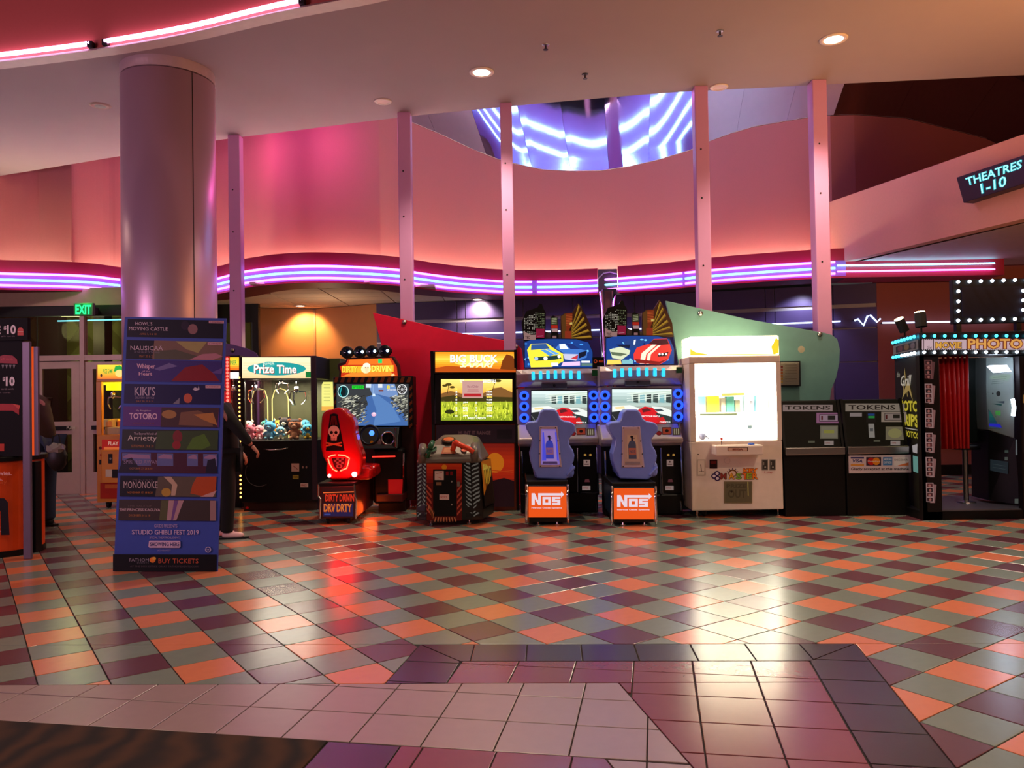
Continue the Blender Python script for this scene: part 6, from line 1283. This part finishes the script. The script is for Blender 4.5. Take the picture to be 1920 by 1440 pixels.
build('light_tube', MB().cyl((xw0+.05, d+.12, zw1-.04), (xw1-.05, d+.12, zw1-.04), .02, 8), glow('white_tube', C(255, 248, 225), 34), t)
lamp('AREA', 'prize_window_lamp', ((xw0+xw1)/2, d+.10, zw1-.08), 60, C(255, 246, 215), xw1-xw0-.1, ((xw0+xw1)/2, d+.5, .2), sy=.1)
m0, m1, mz0, mz1 = R(1293.5, 630, 1461, 667, d+.02)
mm = mat('warm_lit_header', C(250, 230, 170), .4, emit=C(255, 236, 180), es=5.5); build('marquee', MB().box(m0, m1, d+.02, d+.5, z1-.005, mz1), mm, t, bevel=.02, seg=3)
a = artY(d+.018); a.poly([(1455, 633), (1460, 638), (1460, 662), (1450, 664), (1446, 650), (1450, 644)], (245, 180, 40)); a.poly([(1294, 654), (1304, 660), (1330, 665), (1294, 665.5)], (235, 190, 60)); a.line([(1294, 665.5), (1460, 664)], 1.4, (225, 170, 50)); a.done('marquee_print', t, 1.5)
# shelves of prizes
zsh = aty(1380, 772, d+.4).z
build('prize_shelf', MB().box(xw0, xw1, d+.25, d+.54, zsh-.015, zsh), mat('frosted_shelf', C(210, 214, 205), .3), t)
zs2 = aty(1380, 735, d+.4).z; build('prize_shelf', MB().box(xw0, xw1, d+.25, d+.54, zs2-.012, zs2), mat('frosted_shelf', C(210, 214, 205), .3), t)
PR = [(1315, 16, 30, (110, 210, 200), 'turquoise'), (1337, 24, 30, (246, 190, 50), 'amber'), (1356, 9, 26, (150, 146, 130), 'grey'), (1369, 16, 29, (60, 120, 110), 'dark teal'), (1383, 10, 22, (120, 120, 100), 'olive'), (1401, 12, 30, (170, 205, 225), 'pale blue'), (1408, 8, 20, (120, 120, 135), 'slate'), (1426, 20, 30, (120, 200, 220), 'sky blue')]
for k, (u, w_, h_, c1, nm) in enumerate(PR):
    p = aty(u, 772, d+.36); wm = w_/FPX*(d+.4)/2*.95; hm = h_/FPX*(d+.4)
    b = tag(build('prize_box', MB().box(p.x-wm, p.x+wm, d+.34, d+.44, zsh, zsh+hm), mat('prizebox_%s' % nm, C(*c1), .5, emit=C(*c1), es=0), None, bevel=.006), nm+' boxed prize on the shelf of the white key machine', 'box', 'boxed prizes in the key machine')
for k, (u, c1, nm) in enumerate(((1340, (190, 190, 190), 'silver'), (1371, (210, 215, 120), 'lime'), (1402, (120, 120, 120), 'charcoal'), (1430, (205, 200, 205), 'lilac'))):
    p = aty(u, 735, d+.36); tag(build('prize_box', MB().box(p.x-.04, p.x+.04, d+.34, d+.42, zs2, zs2+.13), mat('prizebox_%s' % nm, C(*c1), .5), None, bevel=.006), nm+' small prize on the upper shelf of the white key machine', 'box', 'boxed prizes in the key machine')
p = aty(1317, 818, d+.2); tag(build('toy_bundle', MB().ball((p.x, p.y, zw0+.05), .045, 10, 7, (1, .8, 1)).tube([Vector((p.x+.02, p.y, zw0+.07)), Vector((p.x+.08, p.y, zw0+.02))], .008, 6), mat('dark_bundle', C(50, 52, 76), .6), None), 'small dark bundle at the lower left inside the white key machine', 'toy')
# lit sticker in window
a = artY(d+.553); a.poly([(1352, 738), (1395, 736), (1396, 741), (1354, 743)], (250, 240, 120)); a.rect(1312, 772, 1382, 779, (150, 160, 110)); a.rect(1402, 797, 1410, 804, (120, 150, 150)); a.done('back_print', t, 1.0)
# control shelf
x0c, x1c, z0c, z1c = R(1338, 834, 1427, 856, d-.12)
build('control_shelf', MB().box(x0c, x1c, d-.22, d+.01, z0c+.02, z1c), WHITEP, t, bevel=.015)
ps = aty(1353, 833, d-.12); jb = build('joystick', MB().cyl((ps.x, d-.12, z1c), (ps.x, d-.12, z1c+.07), .006, 8), CHROME, t); build('joystick_ball', MB().ball((ps.x, d-.12, z1c+.075), .016, 10, 7), mat('red_ball', C(230, 60, 50), .3), jb, smooth=True)
ps = aty(1408, 833, d-.12); build('push_button', MB().lathe((ps.x, d-.13, 0), [(.04, z1c), (.036, z1c+.02), (.0, z1c+.024)], 14), mat('blue_button', C(60, 110, 230), .3), t, smooth=True)
a = artY(d-.221); a.rect(1364, 839, 1402.5, 846, (90, 56, 44)); a.rect(1365.5, 840, 1401, 845, (216, 178, 156)); a.text('SEGA', 1373, 840.8, 1393, 844.4, (120, 30, 30), .05); a.done('maker_label', t)
a = artY(d-.003)
def K(x, y): return (x/3.691+1280, y/3.691+600)
a.rect(*K(98, 965), *K(158, 1078), (190, 172, 156)); a.rect(*K(106, 972), *K(150, 1070), (222, 206, 190)); a.line([K(125, 1000), K(130, 1050)], 1.6, (110, 90, 84)); a.line([K(112, 1048), K(148, 1048)], 1, (120, 100, 90)); a.rect(*K(186, 966), *K(240, 1028), (44, 16, 16)); a.rect(*K(194, 976), *K(232, 996), (120, 30, 26)); a.ell(*K(308, 974), 6, 6, (214, 196, 182)); a.ell(*K(308, 974), 5, 5, (230, 210, 196)); a.ell(*K(107, 930), 1.2, 1.2, (60, 40, 36))
for xx in (547, 600):
    a.rect(*K(xx, 965), *K(xx+43, 1040), (120, 112, 104)); a.rect(*K(xx+6, 972), *K(xx+37, 1032), (60, 54, 50)); a.line([K(xx+14, 982), K(xx+14, 1004)], 1, (170, 160, 150)); a.ell(*K(xx+24, 1018), 1.5, 1.5, (180, 170, 160))
a.text('1 play', *K(566, 1046), *K(622, 1064), (190, 90, 90))
for (x, y) in ((218, 1080), (238, 1062), (240, 1096)): a.ell(*K(x, y), 5.5, 5, (62, 40, 92)); a.ell(*K(x, y), 3, 2.8, (235, 220, 225))
a.ell(*K(345, 1060), 8, 7, (120, 70, 30)); a.ell(*K(345, 1062), 6, 5, (236, 206, 180))
for k in range(5): an = math.radians(200+k*35); a.line([(K(345, 1060)[0]+8*math.cos(an), K(345, 1060)[1]+7*math.sin(an)), (K(345, 1060)[0]+11*math.cos(an), K(345, 1060)[1]+10*math.sin(an))], 1.2, (70, 40, 90))
a.text('KEY', *K(418, 1026), *K(522, 1058), (110, 50, 10), .08); a.text('KEY', *K(420, 1028), *K(520, 1056), (244, 130, 30), .04)
for ch, xx, c in (('M', 262, (150, 60, 50)), ('A', 318, (236, 170, 40)), ('S', 368, (130, 180, 60)), ('T', 412, (236, 110, 40)), ('E', 442, (150, 180, 50)), ('R', 482, (240, 130, 40))):
    a.text(ch, *K(xx-2, 1058), *K(xx+42, 1104), (90, 40, 20), .06); a.text(ch, *K(xx, 1060), *K(xx+38, 1101), c, .03)
a.rect(*K(286, 1116), *K(480, 1268), (126, 112, 80)); a.rect(*K(292, 1122), *K(474, 1262), (104, 98, 74)); a.text('PRIZE', *K(302, 1134), *K(440, 1162), (84, 80, 60), .03); a.text('OUT', *K(312, 1172), *K(438, 1232), (84, 80, 60), .03); a.ell(*K(337, 1188), 2, 2, (50, 40, 30)); a.line([K(450, 1120), K(452, 1215)], 1.4, (226, 226, 120)); a.done('front_print', t)
for (u) in (1307, 1459): p = aty(u, 960, d+.06); leveler(t, p.x, d+.06, .1)
for (u) in (1307, 1459): p = aty(u, 960, d+.5); leveler(t, p.x, d+.5, .1)
p = aty(1320, 960, d+.15); caster(t, p.x, d+.15, r=.035)

# ================================================================== TOKEN MACHINES
def token(lab, u0, u1, tv, d, second):
    x0, x1, z0, z1 = R(u0, tv, u1, 968, d); t = thing('token_machine', lab, 'token machine', ((x0+x1)/2, d, 0), None)
    zs = aty((u0+u1)/2, 846, d).z
    build('lower_cabinet', MB().box(x0, x1, d, d+.6, 0, zs), mat('cabinet_black', C(9, 7, 7), .5, spec=.25), t, bevel=.008)
    # the face leans back
    dl = .16; mb = MB().prism([(x0, d+.02, zs), (x0, d+dl, z1), (x0, d+.55, z1), (x0, d+.55, zs)], (x1-x0, 0, 0)); build('upper_cabinet', mb, mat('green_black', C(13, 14, 9), .6, spec=.2), t, bevel=.006)
    for xa in (x0, x1-.03): build('side_edge', MB().prism([(xa, d-.0, zs), (xa, d+dl-.02, z1+.01), (xa, d+dl+.01, z1+.01), (xa, d+.03, zs)], (.03, 0, 0)), BLACK, t)
    ac = build('coin_shelf', MB().box(x0+.01, x1-.01, d-.04, d+.02, aty(1500, 853, d).z, aty(1500, 839, d).z), STEEL, t, bevel=.008)
    a = artP((x0, d+.02, zs), (0, -(z1-zs), dl-.02)); a.st = .0009
    if not second:
        k0 = 1280; K_ = lambda x, y: (x/3.691+1280, y/3.691+600)
        a.rect(*K_(693, 587), *K_(1037, 632), (206, 176, 170)); a.text('TOKENS', *K_(708, 594), *K_(1022, 622), (40, 24, 24), .02); a.rect(*K_(925, 642), *K_(1100, 714), (206, 130, 176)); a.rect(*K_(946, 652), *K_(1076, 704), (70, 30, 60)); a.rect(*K_(950, 656), *K_(1072, 700), (214, 176, 196)); a.rect(*K_(1004, 662), *K_(1056, 692), (24, 20, 24)); a.text('1', *K_(958, 664), *K_(970, 692), (120, 20, 40), .02); a.rect(*K_(950, 730), *K_(1074, 822), (150, 142, 118)); a.rect(*K_(958, 738), *K_(1066, 814), (176, 166, 140)); a.rect(*K_(976, 762), *K_(1048, 784), (196, 190, 90)); a.rect(*K_(868, 836), *K_(914, 850), (120, 118, 96)); a.rect(*K_(980, 836), *K_(1044, 866), (214, 192, 184)); a.text('NOTICE', *K_(990, 846), *K_(1018, 856), (190, 60, 50), .02)
    else:
        K_ = lambda x, y: (x/3.691+1280, y/3.691+600)
        a.rect(*K_(1126, 578), *K_(1536, 632), (198, 178, 160)); a.text('TOKENS', *K_(1148, 588), *K_(1472, 622), (40, 26, 24), .02); a.rect(*K_(1156, 642), *K_(1240, 668), (200, 180, 176)); a.rect(*K_(1270, 640), *K_(1334, 710), (12, 10, 12)); a.rect(*K_(1282, 648), *K_(1328, 662), (30, 90, 180)); a.rect(*K_(1284, 664), *K_(1328, 680), (40, 190, 90)); a.poly([K_(1284, 718), K_(1324, 718), K_(1330, 814), K_(1290, 814)], (206, 196, 186)); a.rect(*K_(1294, 750), *K_(1318, 770), (120, 120, 120))
        a.rect(*K_(1374, 636), *K_(1548, 706), (206, 180, 160)); a.rect(*K_(1396, 644), *K_(1532, 696), (60, 40, 40)); a.rect(*K_(1400, 648), *K_(1528, 692), (196, 170, 160)); a.rect(*K_(1456, 654), *K_(1502, 680), (24, 20, 22)); a.text('1', *K_(1404, 656), *K_(1416, 686), (110, 20, 30), .02); a.rect(*K_(1404, 738), *K_(1530, 830), (166, 152, 120)); a.ell(*K_(1468, 784), 13, 9, (196, 186, 120)); a.rect(*K_(1322, 830), *K_(1366, 844), (120, 118, 96)); a.rect(*K_(1438, 836), *K_(1504, 866), (214, 192, 184)); a.text('NOTICE', *K_(1448, 846), *K_(1476, 856), (190, 60, 50), .02)
    a.done('face_print', t, .25)
    if second:
        x0c, x1c, z0c, z1c = R(1591.5, 853.5, 1708, 886.5, d-.01); build('card_sign', MB().box(x0c, x1c, d-.012, d, z0c, z1c), PAPER, t)
        a = artY(d-.013); a.rect(1592, 854, 1707.5, 886, (218, 202, 206)); a.rect(1595, 857, 1620, 860, (40, 40, 110)); a.text('VISA', 1598.5, 861, 1617, 867.5, (36, 36, 110), .03, .2); a.rect(1595, 870, 1620, 873.5, (220, 150, 60)); a.rect(1624, 857, 1652, 873, (60, 40, 60)); a.ell(1633.5, 865, 7, 7, (205, 40, 30)); a.ell(1643, 865, 7, 7, (236, 150, 40)); a.text('MasterCard', 1627, 863.5, 1650, 866.5, (240, 230, 220), .01)
        a.rect(1655.5, 857, 1673, 872.5, (70, 130, 190)); a.text('AMERICAN', 1657, 859, 1671.5, 863, (220, 235, 245), .02); a.text('EXPRESS', 1657, 865, 1671.5, 869, (220, 235, 245), .02); a.rect(1676, 857, 1703.5, 873, (230, 222, 220)); a.text('DISCOVER', 1677, 860.5, 1702, 864, (90, 80, 80), .01); a.poly([(1682, 873), (1703.5, 867), (1703.5, 873)], (230, 120, 60)); a.text('Gladly accepted at this machine', 1595.5, 876.5, 1704, 883, (40, 26, 40), .015); a.done('card_print', t)
    return t
token('black token machine with pink bill slot beside the white prize machine', 1470.5, 1584.5, 751.5, 9.62, False)
token('black token machine with credit card sign next to the photo booth', 1587, 1704, 749, 9.60, True)

# ================================================================== PHOTO BOOTH
d = 9.18; A0 = aty(1727, 800, d).x; zt = aty(1728, 624, d).z; zh = aty(1728, 667, d).z
Bx, By = aty(1677, 660, 10.45).x, 10.45; X1 = A0+1.9
t = thing('photo_booth', 'movie photo booth with red curtain and rows of light bulbs', 'photo booth', (A0+.9, d+.6, 0))
DKG = mat('dark_olive_side', C(34, 36, 24), .6, spec=.2)
build('side_wall', MB().prism([(A0, d, .0), (Bx, By, .0), (Bx, By, zh), (A0, d, zh)], (.05, 0, 0)), DKG, t)
def bxw(name, u0, v0, u1, v1, dd, dep, m, par=None, **k): x0, x1, z0, z1 = R(u0, v0, u1, v1, dd); return build(name, MB().box(x0, x1, dd, dd+dep, max(z0, 0), z1), m, par or t, **k)
bxw('front_post', 1727, 667, 1763.5, 976, d, .08, mat('post_brown_black', C(20, 13, 13), .5, spec=.3))
build('booth_floor', MB().box(A0, X1, d, By, .0, .10), BLACK, t, bevel=.004); build('floor_plate', MB().box(A0+.2, X1, d+.03, By-.05, .10, .112), mat('checker_plate', C(150, 146, 150), .35, .7, bump=.5, nscale=60), t)
build('right_wall', MB().box(X1-.05, X1, d, By, .1, zh), BLACK, t)
hd = build('header', MB().prism([(A0-.01, d-.03, zh), (X1, d-.03, zh), (X1, By, zh), (Bx-.01, By, zh)], (0, 0, zt-zh)), BLACK, t, bevel=.006)
a = artY(d-.031); a.rect(1728.5, 636, 1925, 656, (206, 174, 182)); a.line([(1728.5, 637), (1925, 635.5)], 1.5, (40, 24, 26)); a.line([(1728.5, 655.5), (1925, 654.5)], 1.5, (40, 24, 26))
for k in range(54): a.rect(1729+k*3.6, 636.3, 1730.8+k*3.6, 637.5, (225, 200, 205), False); a.rect(1729+k*3.6, 654.9, 1730.8+k*3.6, 656, (225, 200, 205), False)
for u in (1723+8, 1749.5, 1812): a.rect(u, 636, u+1.4, 656, (50, 24, 30))
a.text('the', 1738, 648, 1747, 654, (50, 30, 34), .0, .3); a.text('MOVIE', 1753, 640.5, 1803.5, 654, (90, 40, 26), .09); a.text('MOVIE', 1754, 641.3, 1802.5, 653.2, (232, 170, 70), .02); a.text('PHOTO', 1813, 634, 1919, 655, (120, 40, 26), .09); a.text('PHOTO', 1814.5, 635.2, 1917.5, 653.8, (236, 168, 84), .03); a.done('header_print', t, .75)
sideN = Vector((d-By, Bx-A0, 0)); 
tl, tr, br, bl = (Bx-.012, By, zt), (A0-.012, d-.03, zt), (A0-.012, d-.03, zh), (Bx-.012, By, zh)
a = artQ(tl, tr, br, bl); a.st = .003; a.rect(0, .28, .97, .72, (176, 150, 140)); a.poly([(.12, .36), (.9, .34), (.9, .66), (.12, .66)], (80, 66, 56)); a.ell(.55, .5, .1, .14, (176, 130, 80)); a.ell(.3, .5, .1, .14, (150, 90, 90)); a.ell(.78, .5, .08, .14, (160, 130, 130)); a.done('side_header_print', t, .2)
BW, BCY = glow('booth_bulb_white', C(220, 240, 255), 5), glow('booth_bulb_cyan', C(60, 215, 255), 3.2)
for k in range(11):
    u = 1733+k*19.3
    for (v, m, nm) in ((630, BCY, 'bulb'), (660.5, BW, 'bulb')): p = aty(u, v-k*.05, d-.055); build(nm, MB().ball(p, .019, 8, 6), m, hd, smooth=True)
TL, TR_, BR_, BL_ = map(Vector, (tl, tr, br, bl))
for k in range(8):
    f = (k+.5)/8.3
    for (g_, m) in ((.14, BCY), (.86, BW if k > 2 else BCY)): p = TL*(1-f)*(1-g_)+TR_*f*(1-g_)+BR_*f*g_+BL_*(1-f)*g_; build('bulb', MB().ball(p+Vector((-.025, -.0, 0)), .02, 8, 6), m, hd, smooth=True)
# side lettering
a = artQ((Bx-.003, By, zh), (A0-.003, d, zh), (A0-.003, d, .0), (Bx-.003, By, .0)); a.st = .004
YL = (230, 210, 60); a.poly([(.35, .25), (.45, .06), (.55, .25), (.53, .25), (.45, .1), (.38, .25)], (190, 160, 90)); a.poly([(.3, .27), (.5, .17), (.62, .16), (.75, .28), (.6, .21), (.45, .23)], (190, 160, 90)); a.text('the', .12, .08, .24, .12, (190, 180, 160), .0, .3); a.text('Grill', .28, .11, .72, .18, (222, 210, 190), .02, .3); a.text('PHOTO', .04, .275, .96, .345, YL, .04); a.text('STRIPS', .04, .36, .96, .44, YL, .04); a.line([(.1, .455), (.96, .455)], .006, (200, 190, 180)); a.text('PHOTOS', .3, .47, .96, .51, YL, .03); a.poly([(.7, .56), (.9, .54), (.88, .60), (.72, .60)], (200, 190, 190)); a.rect(.72, .62, .9, .72, (110, 170, 160)); a.done('side_lettering', t, .45)
# photo strips on the front post
for k, (v0, v1) in enumerate(((675, 711), (719.5, 757), (765.5, 803), (811.5, 849), (857, 895), (905, 943))):
    u = 1733+k*.6; a = artY(d-.0025); dk = k in (0,)
    a.poly([(u+10, v0+2), (u+20, v0+4), (u+17, v1), (u+8, v1)], (120, 70, 70) if dk else (176, 120, 116)); a.poly([(u, v0), (u+14, v0), (u+15, v1-1), (u+1, v1-2)], (150, 90, 88) if dk else (206, 160, 156))
    for j in range(4): a.poly([(u+2, v0+1.5+j*8.8), (u+12.5, v0+1.5+j*8.8), (u+13, v0+8.5+j*8.8), (u+2.3, v0+8.5+j*8.8)], ((60, 26, 30), (110, 50, 50), (40, 22, 26), (90, 40, 42))[(j+k) % 4]); a.ell(u+7+(j % 2), v0+5.5+j*8.8, 2.6, 2.6, (196, 120, 110), 8)
    a.done('photo_strip', t, .35)
# curtain
cw0, cw1 = aty(1764, 750, d+.12).x, aty(1818, 750, d+.12).x; zc0, zc1 = aty(1790, 841, d+.12).z, zh
mb = MB(); n = 48
for i in range(n+1):
    f = i/n; x = cw0+(cw1-cw0)*f
    for (z, am, sh_) in ((zc1, .018, 0), ((zc0+zc1)/2, .03, .01), (zc0, .035, .02)): mb.v.append((x+sh_*math.sin(f*5), d+.13+am*math.sin(f*2*math.pi*6+.4*math.sin(f*9)), z))
for i in range(n):
    for k in range(2): mb.face((3*i+k, 3*i+3+k, 3*i+4+k, 3*i+1+k))
o = build('curtain', mb, mat('red_satin_curtain', C(182, 10, 14), .45), t, smooth=True); so = o.modifiers.new('s', 'SOLIDIFY'); so.thickness = .006
build('curtain_rail', MB().cyl((cw0-.05, d+.13, zh-.02), (X1-.1, d+.13, zh-.02), .012, 8), CHROME, t)
# dark curved back of the seat box
p = [aty(u, v, d+.75) for u, v in ((1812, 667), (1843, 667), (1849, 700), (1853, 755), (1852, 826), (1838, 830), (1812, 832))]; build('back_shroud', MB().prism(p, (0, .04, 0)), mat('black_green_shroud', C(16, 22, 18), .25), t, bevel=.02)
sx = aty(1815, 900, d+.55).x; sl = build('stool', MB().cyl((sx, d+.6, .112), (sx, d+.6, aty(1815, 840, d+.6).z), .032, 14), STEEL, t, smooth=False); build('stool_seat', MB().lathe((sx, d+.6, aty(1815, 842, d+.6).z), [(0, 0), (.16, 0), (.17, .03), (.16, .06), (0, .065)], 22), BLACK, sl, smooth=True); build('stool_foot', MB().lathe((sx, d+.6, .112), [(.11, 0), (.1, .015), (.04, .03)], 18), STEEL, sl)
# operating unit
GU = mat('grey_green_unit', C(120, 132, 126), .4)
x0c, x1c, z0c, z1c = R(1850, 670, 1903, 822, d+.3)
mb = MB().prism([aty(1849, 670, d+.5), aty(1900, 668, d+.25), aty(1902, 720, d+.25), aty(1902, 822, d+.25), aty(1853, 806, d+.5), aty(1850, 760, d+.5), aty(1849, 722, d+.5)], (.02, .35, 0)); build('control_unit', mb, GU, t, bevel=.008)
def UP(L): return L
n_ = (aty(1900, 668, d+.25)-aty(1849, 670, d+.5)).cross(aty(1853, 806, d+.5)-aty(1849, 670, d+.5)); a = artP(aty(1849, 670, d+.5), n_); a.st = .003
a.poly([(1850, 687), (1856, 685), (1888, 684), (1897, 697), (1862, 699)], (235, 240, 255)); a.done('flash_light', t, 3)
a = artP(aty(1849, 670, d+.5), n_); a.st = .004; a.poly([(1850, 722), (1858, 704), (1898, 701), (1884, 727)], (150, 176, 162)); 
for k in range(4): a.line([(1862-k, 708+k*4), (1888-k*2, 706+k*4)], .7, (96, 120, 108))
a.ell(1852.5, 739, 3, 4, (20, 20, 20)); a.ell(1872.5, 738, 4, 5, (26, 26, 26)); a.ell(1862, 738, 1.4, 1.6, (20, 20, 20)); a.poly([(1853, 754), (1884, 752), (1882, 806), (1855, 802)], (54, 70, 84)); a.vgrad(1856, 757, 1879, 794, [(0, (20, 70, 74)), (.5, (24, 110, 90)), (1, (20, 60, 90))], 6); a.poly([(1855.5, 794), (1879, 795), (1879, 802), (1855.5, 799)], (40, 40, 200)); a.rect(1867, 770, 1877, 782, (70, 150, 70)); a.done('unit_print', t, .6)
pt = aty(1899, 764, d+.2); build('tube_light', MB().tube([pt+Vector((0, 0, -.1)), pt+Vector((.015, 0, 0)), pt+Vector((0, 0, .1))], .022, 10), glow('booth_tube', C(225, 240, 255), 5), t, smooth=True)
lamp('POINT', 'booth_flash_lamp', aty(1872, 692, d+.1), 7, C(215, 228, 255), .06)
mb = MB().prism([aty(1853, 808, d+.5), aty(1903, 822, d+.25), aty(1914, 948, d+.25), aty(1854, 938, d+.5)], (.02, .4, 0)); build('unit_base', mb, BLACK, t, bevel=.006)
a = artP(aty(1853, 808, d+.5), (aty(1903, 822, d+.25)-aty(1853, 808, d+.5)).cross(aty(1854, 938, d+.5)-aty(1853, 808, d+.5))); a.st = .004
a.rect(1884, 844, 1891, 849, (110, 130, 120)); a.rect(1884, 857, 1890, 863, (140, 150, 140)); a.rect(1904.5, 824, 1910, 853, (190, 200, 205)); a.poly([(1857, 861), (1891, 866), (1890, 889), (1857, 882)], (62, 82, 92)); a.line([(1862, 870), (1886, 874)], .8, (110, 130, 136)); a.line([(1862, 876), (1886, 880)], .8, (110, 130, 136)); a.rect(1903, 935, 1910, 944, (150, 160, 150)); a.done('label_print', t, .15)
# film-strip panel just entering the picture at the right edge
a = artY(d-.003); a.rect(1917, 733, 1990, 850, (40, 22, 20)); a.text('PHOTOS', 1918, 740, 1985, 756, (226, 160, 80), .03); a.done('edge_print', t, .2)
bxw('front_post', 1915, 667, 1990, 976, d, .08, mat('post_brown_black', C(34, 22, 22), .4))
# marquee board on struts with bulbs
db = d+.25; x0, x1, z0, z1 = R(1787, 523, 1932, 606, db)
t2 = thing('bulb_board', 'dark blank board edged with light bulbs on top of the photo booth', 'sign', ((x0+x1)/2, db, zt))
build('board_frame', MB().box(x0, x1, db, db+.08, z0, z1), mat('board_black', C(8, 9, 18), .6, spec=.2), t2, bevel=.006); xi0, xi1, zi0, zi1 = R(1803, 537, 1916, 593, db); build('blank_panel', MB().box(xi0, xi1, db-.006, db, zi0, zi1), mat('navy_panel', C(20, 20, 44), .6, spec=.2), t2)
for u in (1799, 1912): xs = aty(u, 615, db).x; build('strut', MB().box(xs-.03, xs+.03, db+.01, db+.07, zt, z0+.01), BLACK, t2)
for (u, v) in [(1796.5+k*21.3, 528.5-k*.7) for k in range(7)]+[(1796.5+k*21.3, 601-k*.6) for k in range(7)]+[(1797, 546), (1797, 565), (1797, 583), (1919, 545), (1919, 563), (1919, 581)]:
    p = aty(u, v, db-.02); build('bulb', MB().ball(p, .021, 8, 6), BW, t2, smooth=True)
for k, (u, v, lab) in enumerate(((1687, 606, 'small tilted spotlight on the left corner of the photo booth'), (1727, 598, 'upright spotlight on the front corner of the photo booth'))):
    dd = 10.1 if k == 0 else 9.45; p = aty(u, v, dd); s_ = .06 if k == 0 else .065
    sp_t = thing('spotlight', lab, 'spotlight', (p.x, p.y, zt)); tilt = Vector((-.45, -.1, .9)).normalized() if k == 0 else Vector((0, .15, 1)).normalized()
    base = Vector((p.x+.06*(k == 0), p.y, zt)); build('bracket', MB().box(base.x-.05, base.x+.05, base.y-.03, base.y+.03, zt, zt+.02).cyl(base, Vector((base.x, base.y, zt+.1)), .012, 8), BLACKM, sp_t)
    c0 = Vector((base.x, base.y, zt+.09)); c1 = c0+tilt*(.17); build('lamp_can', MB().tube([c0, c1], s_, 16), BLACKM, sp_t); build('lamp_glass', MB().tube([c1, c1+tilt*.012], s_*.9, 16), glow('spot_glass', C(255, 214, 150), 30), sp_t)
    lamp('SPOT', 'booth_spot_beam', c1+tilt*.03, 26, C(255, 170, 90), .05, c1+tilt*2, 90)

# ================================================================== THEATRES SIGN
q4 = [(1793, 333), (1928, 288), (1921, 344), (1806.5, 380.5)]
pl0 = bA-bn3*.18; P4 = []
for (u, v) in q4: r = ray(u, v); P4.append(CAMP+r*((pl0-CAMP).dot(bn3)/r.dot(bn3)))
cen = sum(P4, Vector())/4; t = thing('theatres_sign', 'dark slanted neon sign for theatres one to ten on the peach bulkhead', 'sign', cen)
build('sign_box', MB().prism(P4, bn3*.17), mat('sign_dark', C(36, 26, 34), .4), t, bevel=.006)
a = artQ(*P4); a.st = .003; NE = (110, 235, 235)
def stroke_text(s, x0, y0, x1, y1, slope=0): a.text(s, x0-.006, y0-.02, x1+.006, y1+.02, (30, 130, 140), .05); a.text(s, x0, y0, x1, y1, (150, 250, 250), .0)
stroke_text('THEATRES', .13, .14, .93, .43); stroke_text('1-10', .33, .52, .72, .88); a.done('neon_lettering', t, 1.6)
# ================================================================== MIRRORED COLUMN in the fascia gap
mp_ = aty(1140, 560, 14.62); t = struct('column_mirrored', MB().lathe((mp_.x, mp_.y, 0), [(.16, 0), (.16, 3.42)], 40), CHROME, None)
for p_ in t.data.polygons: p_.use_smooth = len(p_.vertices) == 4
xg0, xg1, _a, _b = R(1121.5, 505, 1157.5, 548, 14.75)
build('gap_plate', MB().box(xg0, xg1, 14.75, 14.8, 3.42, 3.86), mat('grey_plate', C(110, 96, 104), .35, .5), t); build('gap_bracket', MB().box(xg0+.05, xg1-.05, 14.5, 14.75, 3.36, 3.46), DARKGREY, t)
build('white_cable', MB().tube([Vector((xg0, 14.72, 3.68)), Vector((xg0+.1, 14.72, 3.78)), Vector((xg0+.22, 14.72, 3.80)), Vector((xg1, 14.72, 3.76))], .012, 6), mat('white_cable', C(210, 200, 205), .5), t, smooth=True)
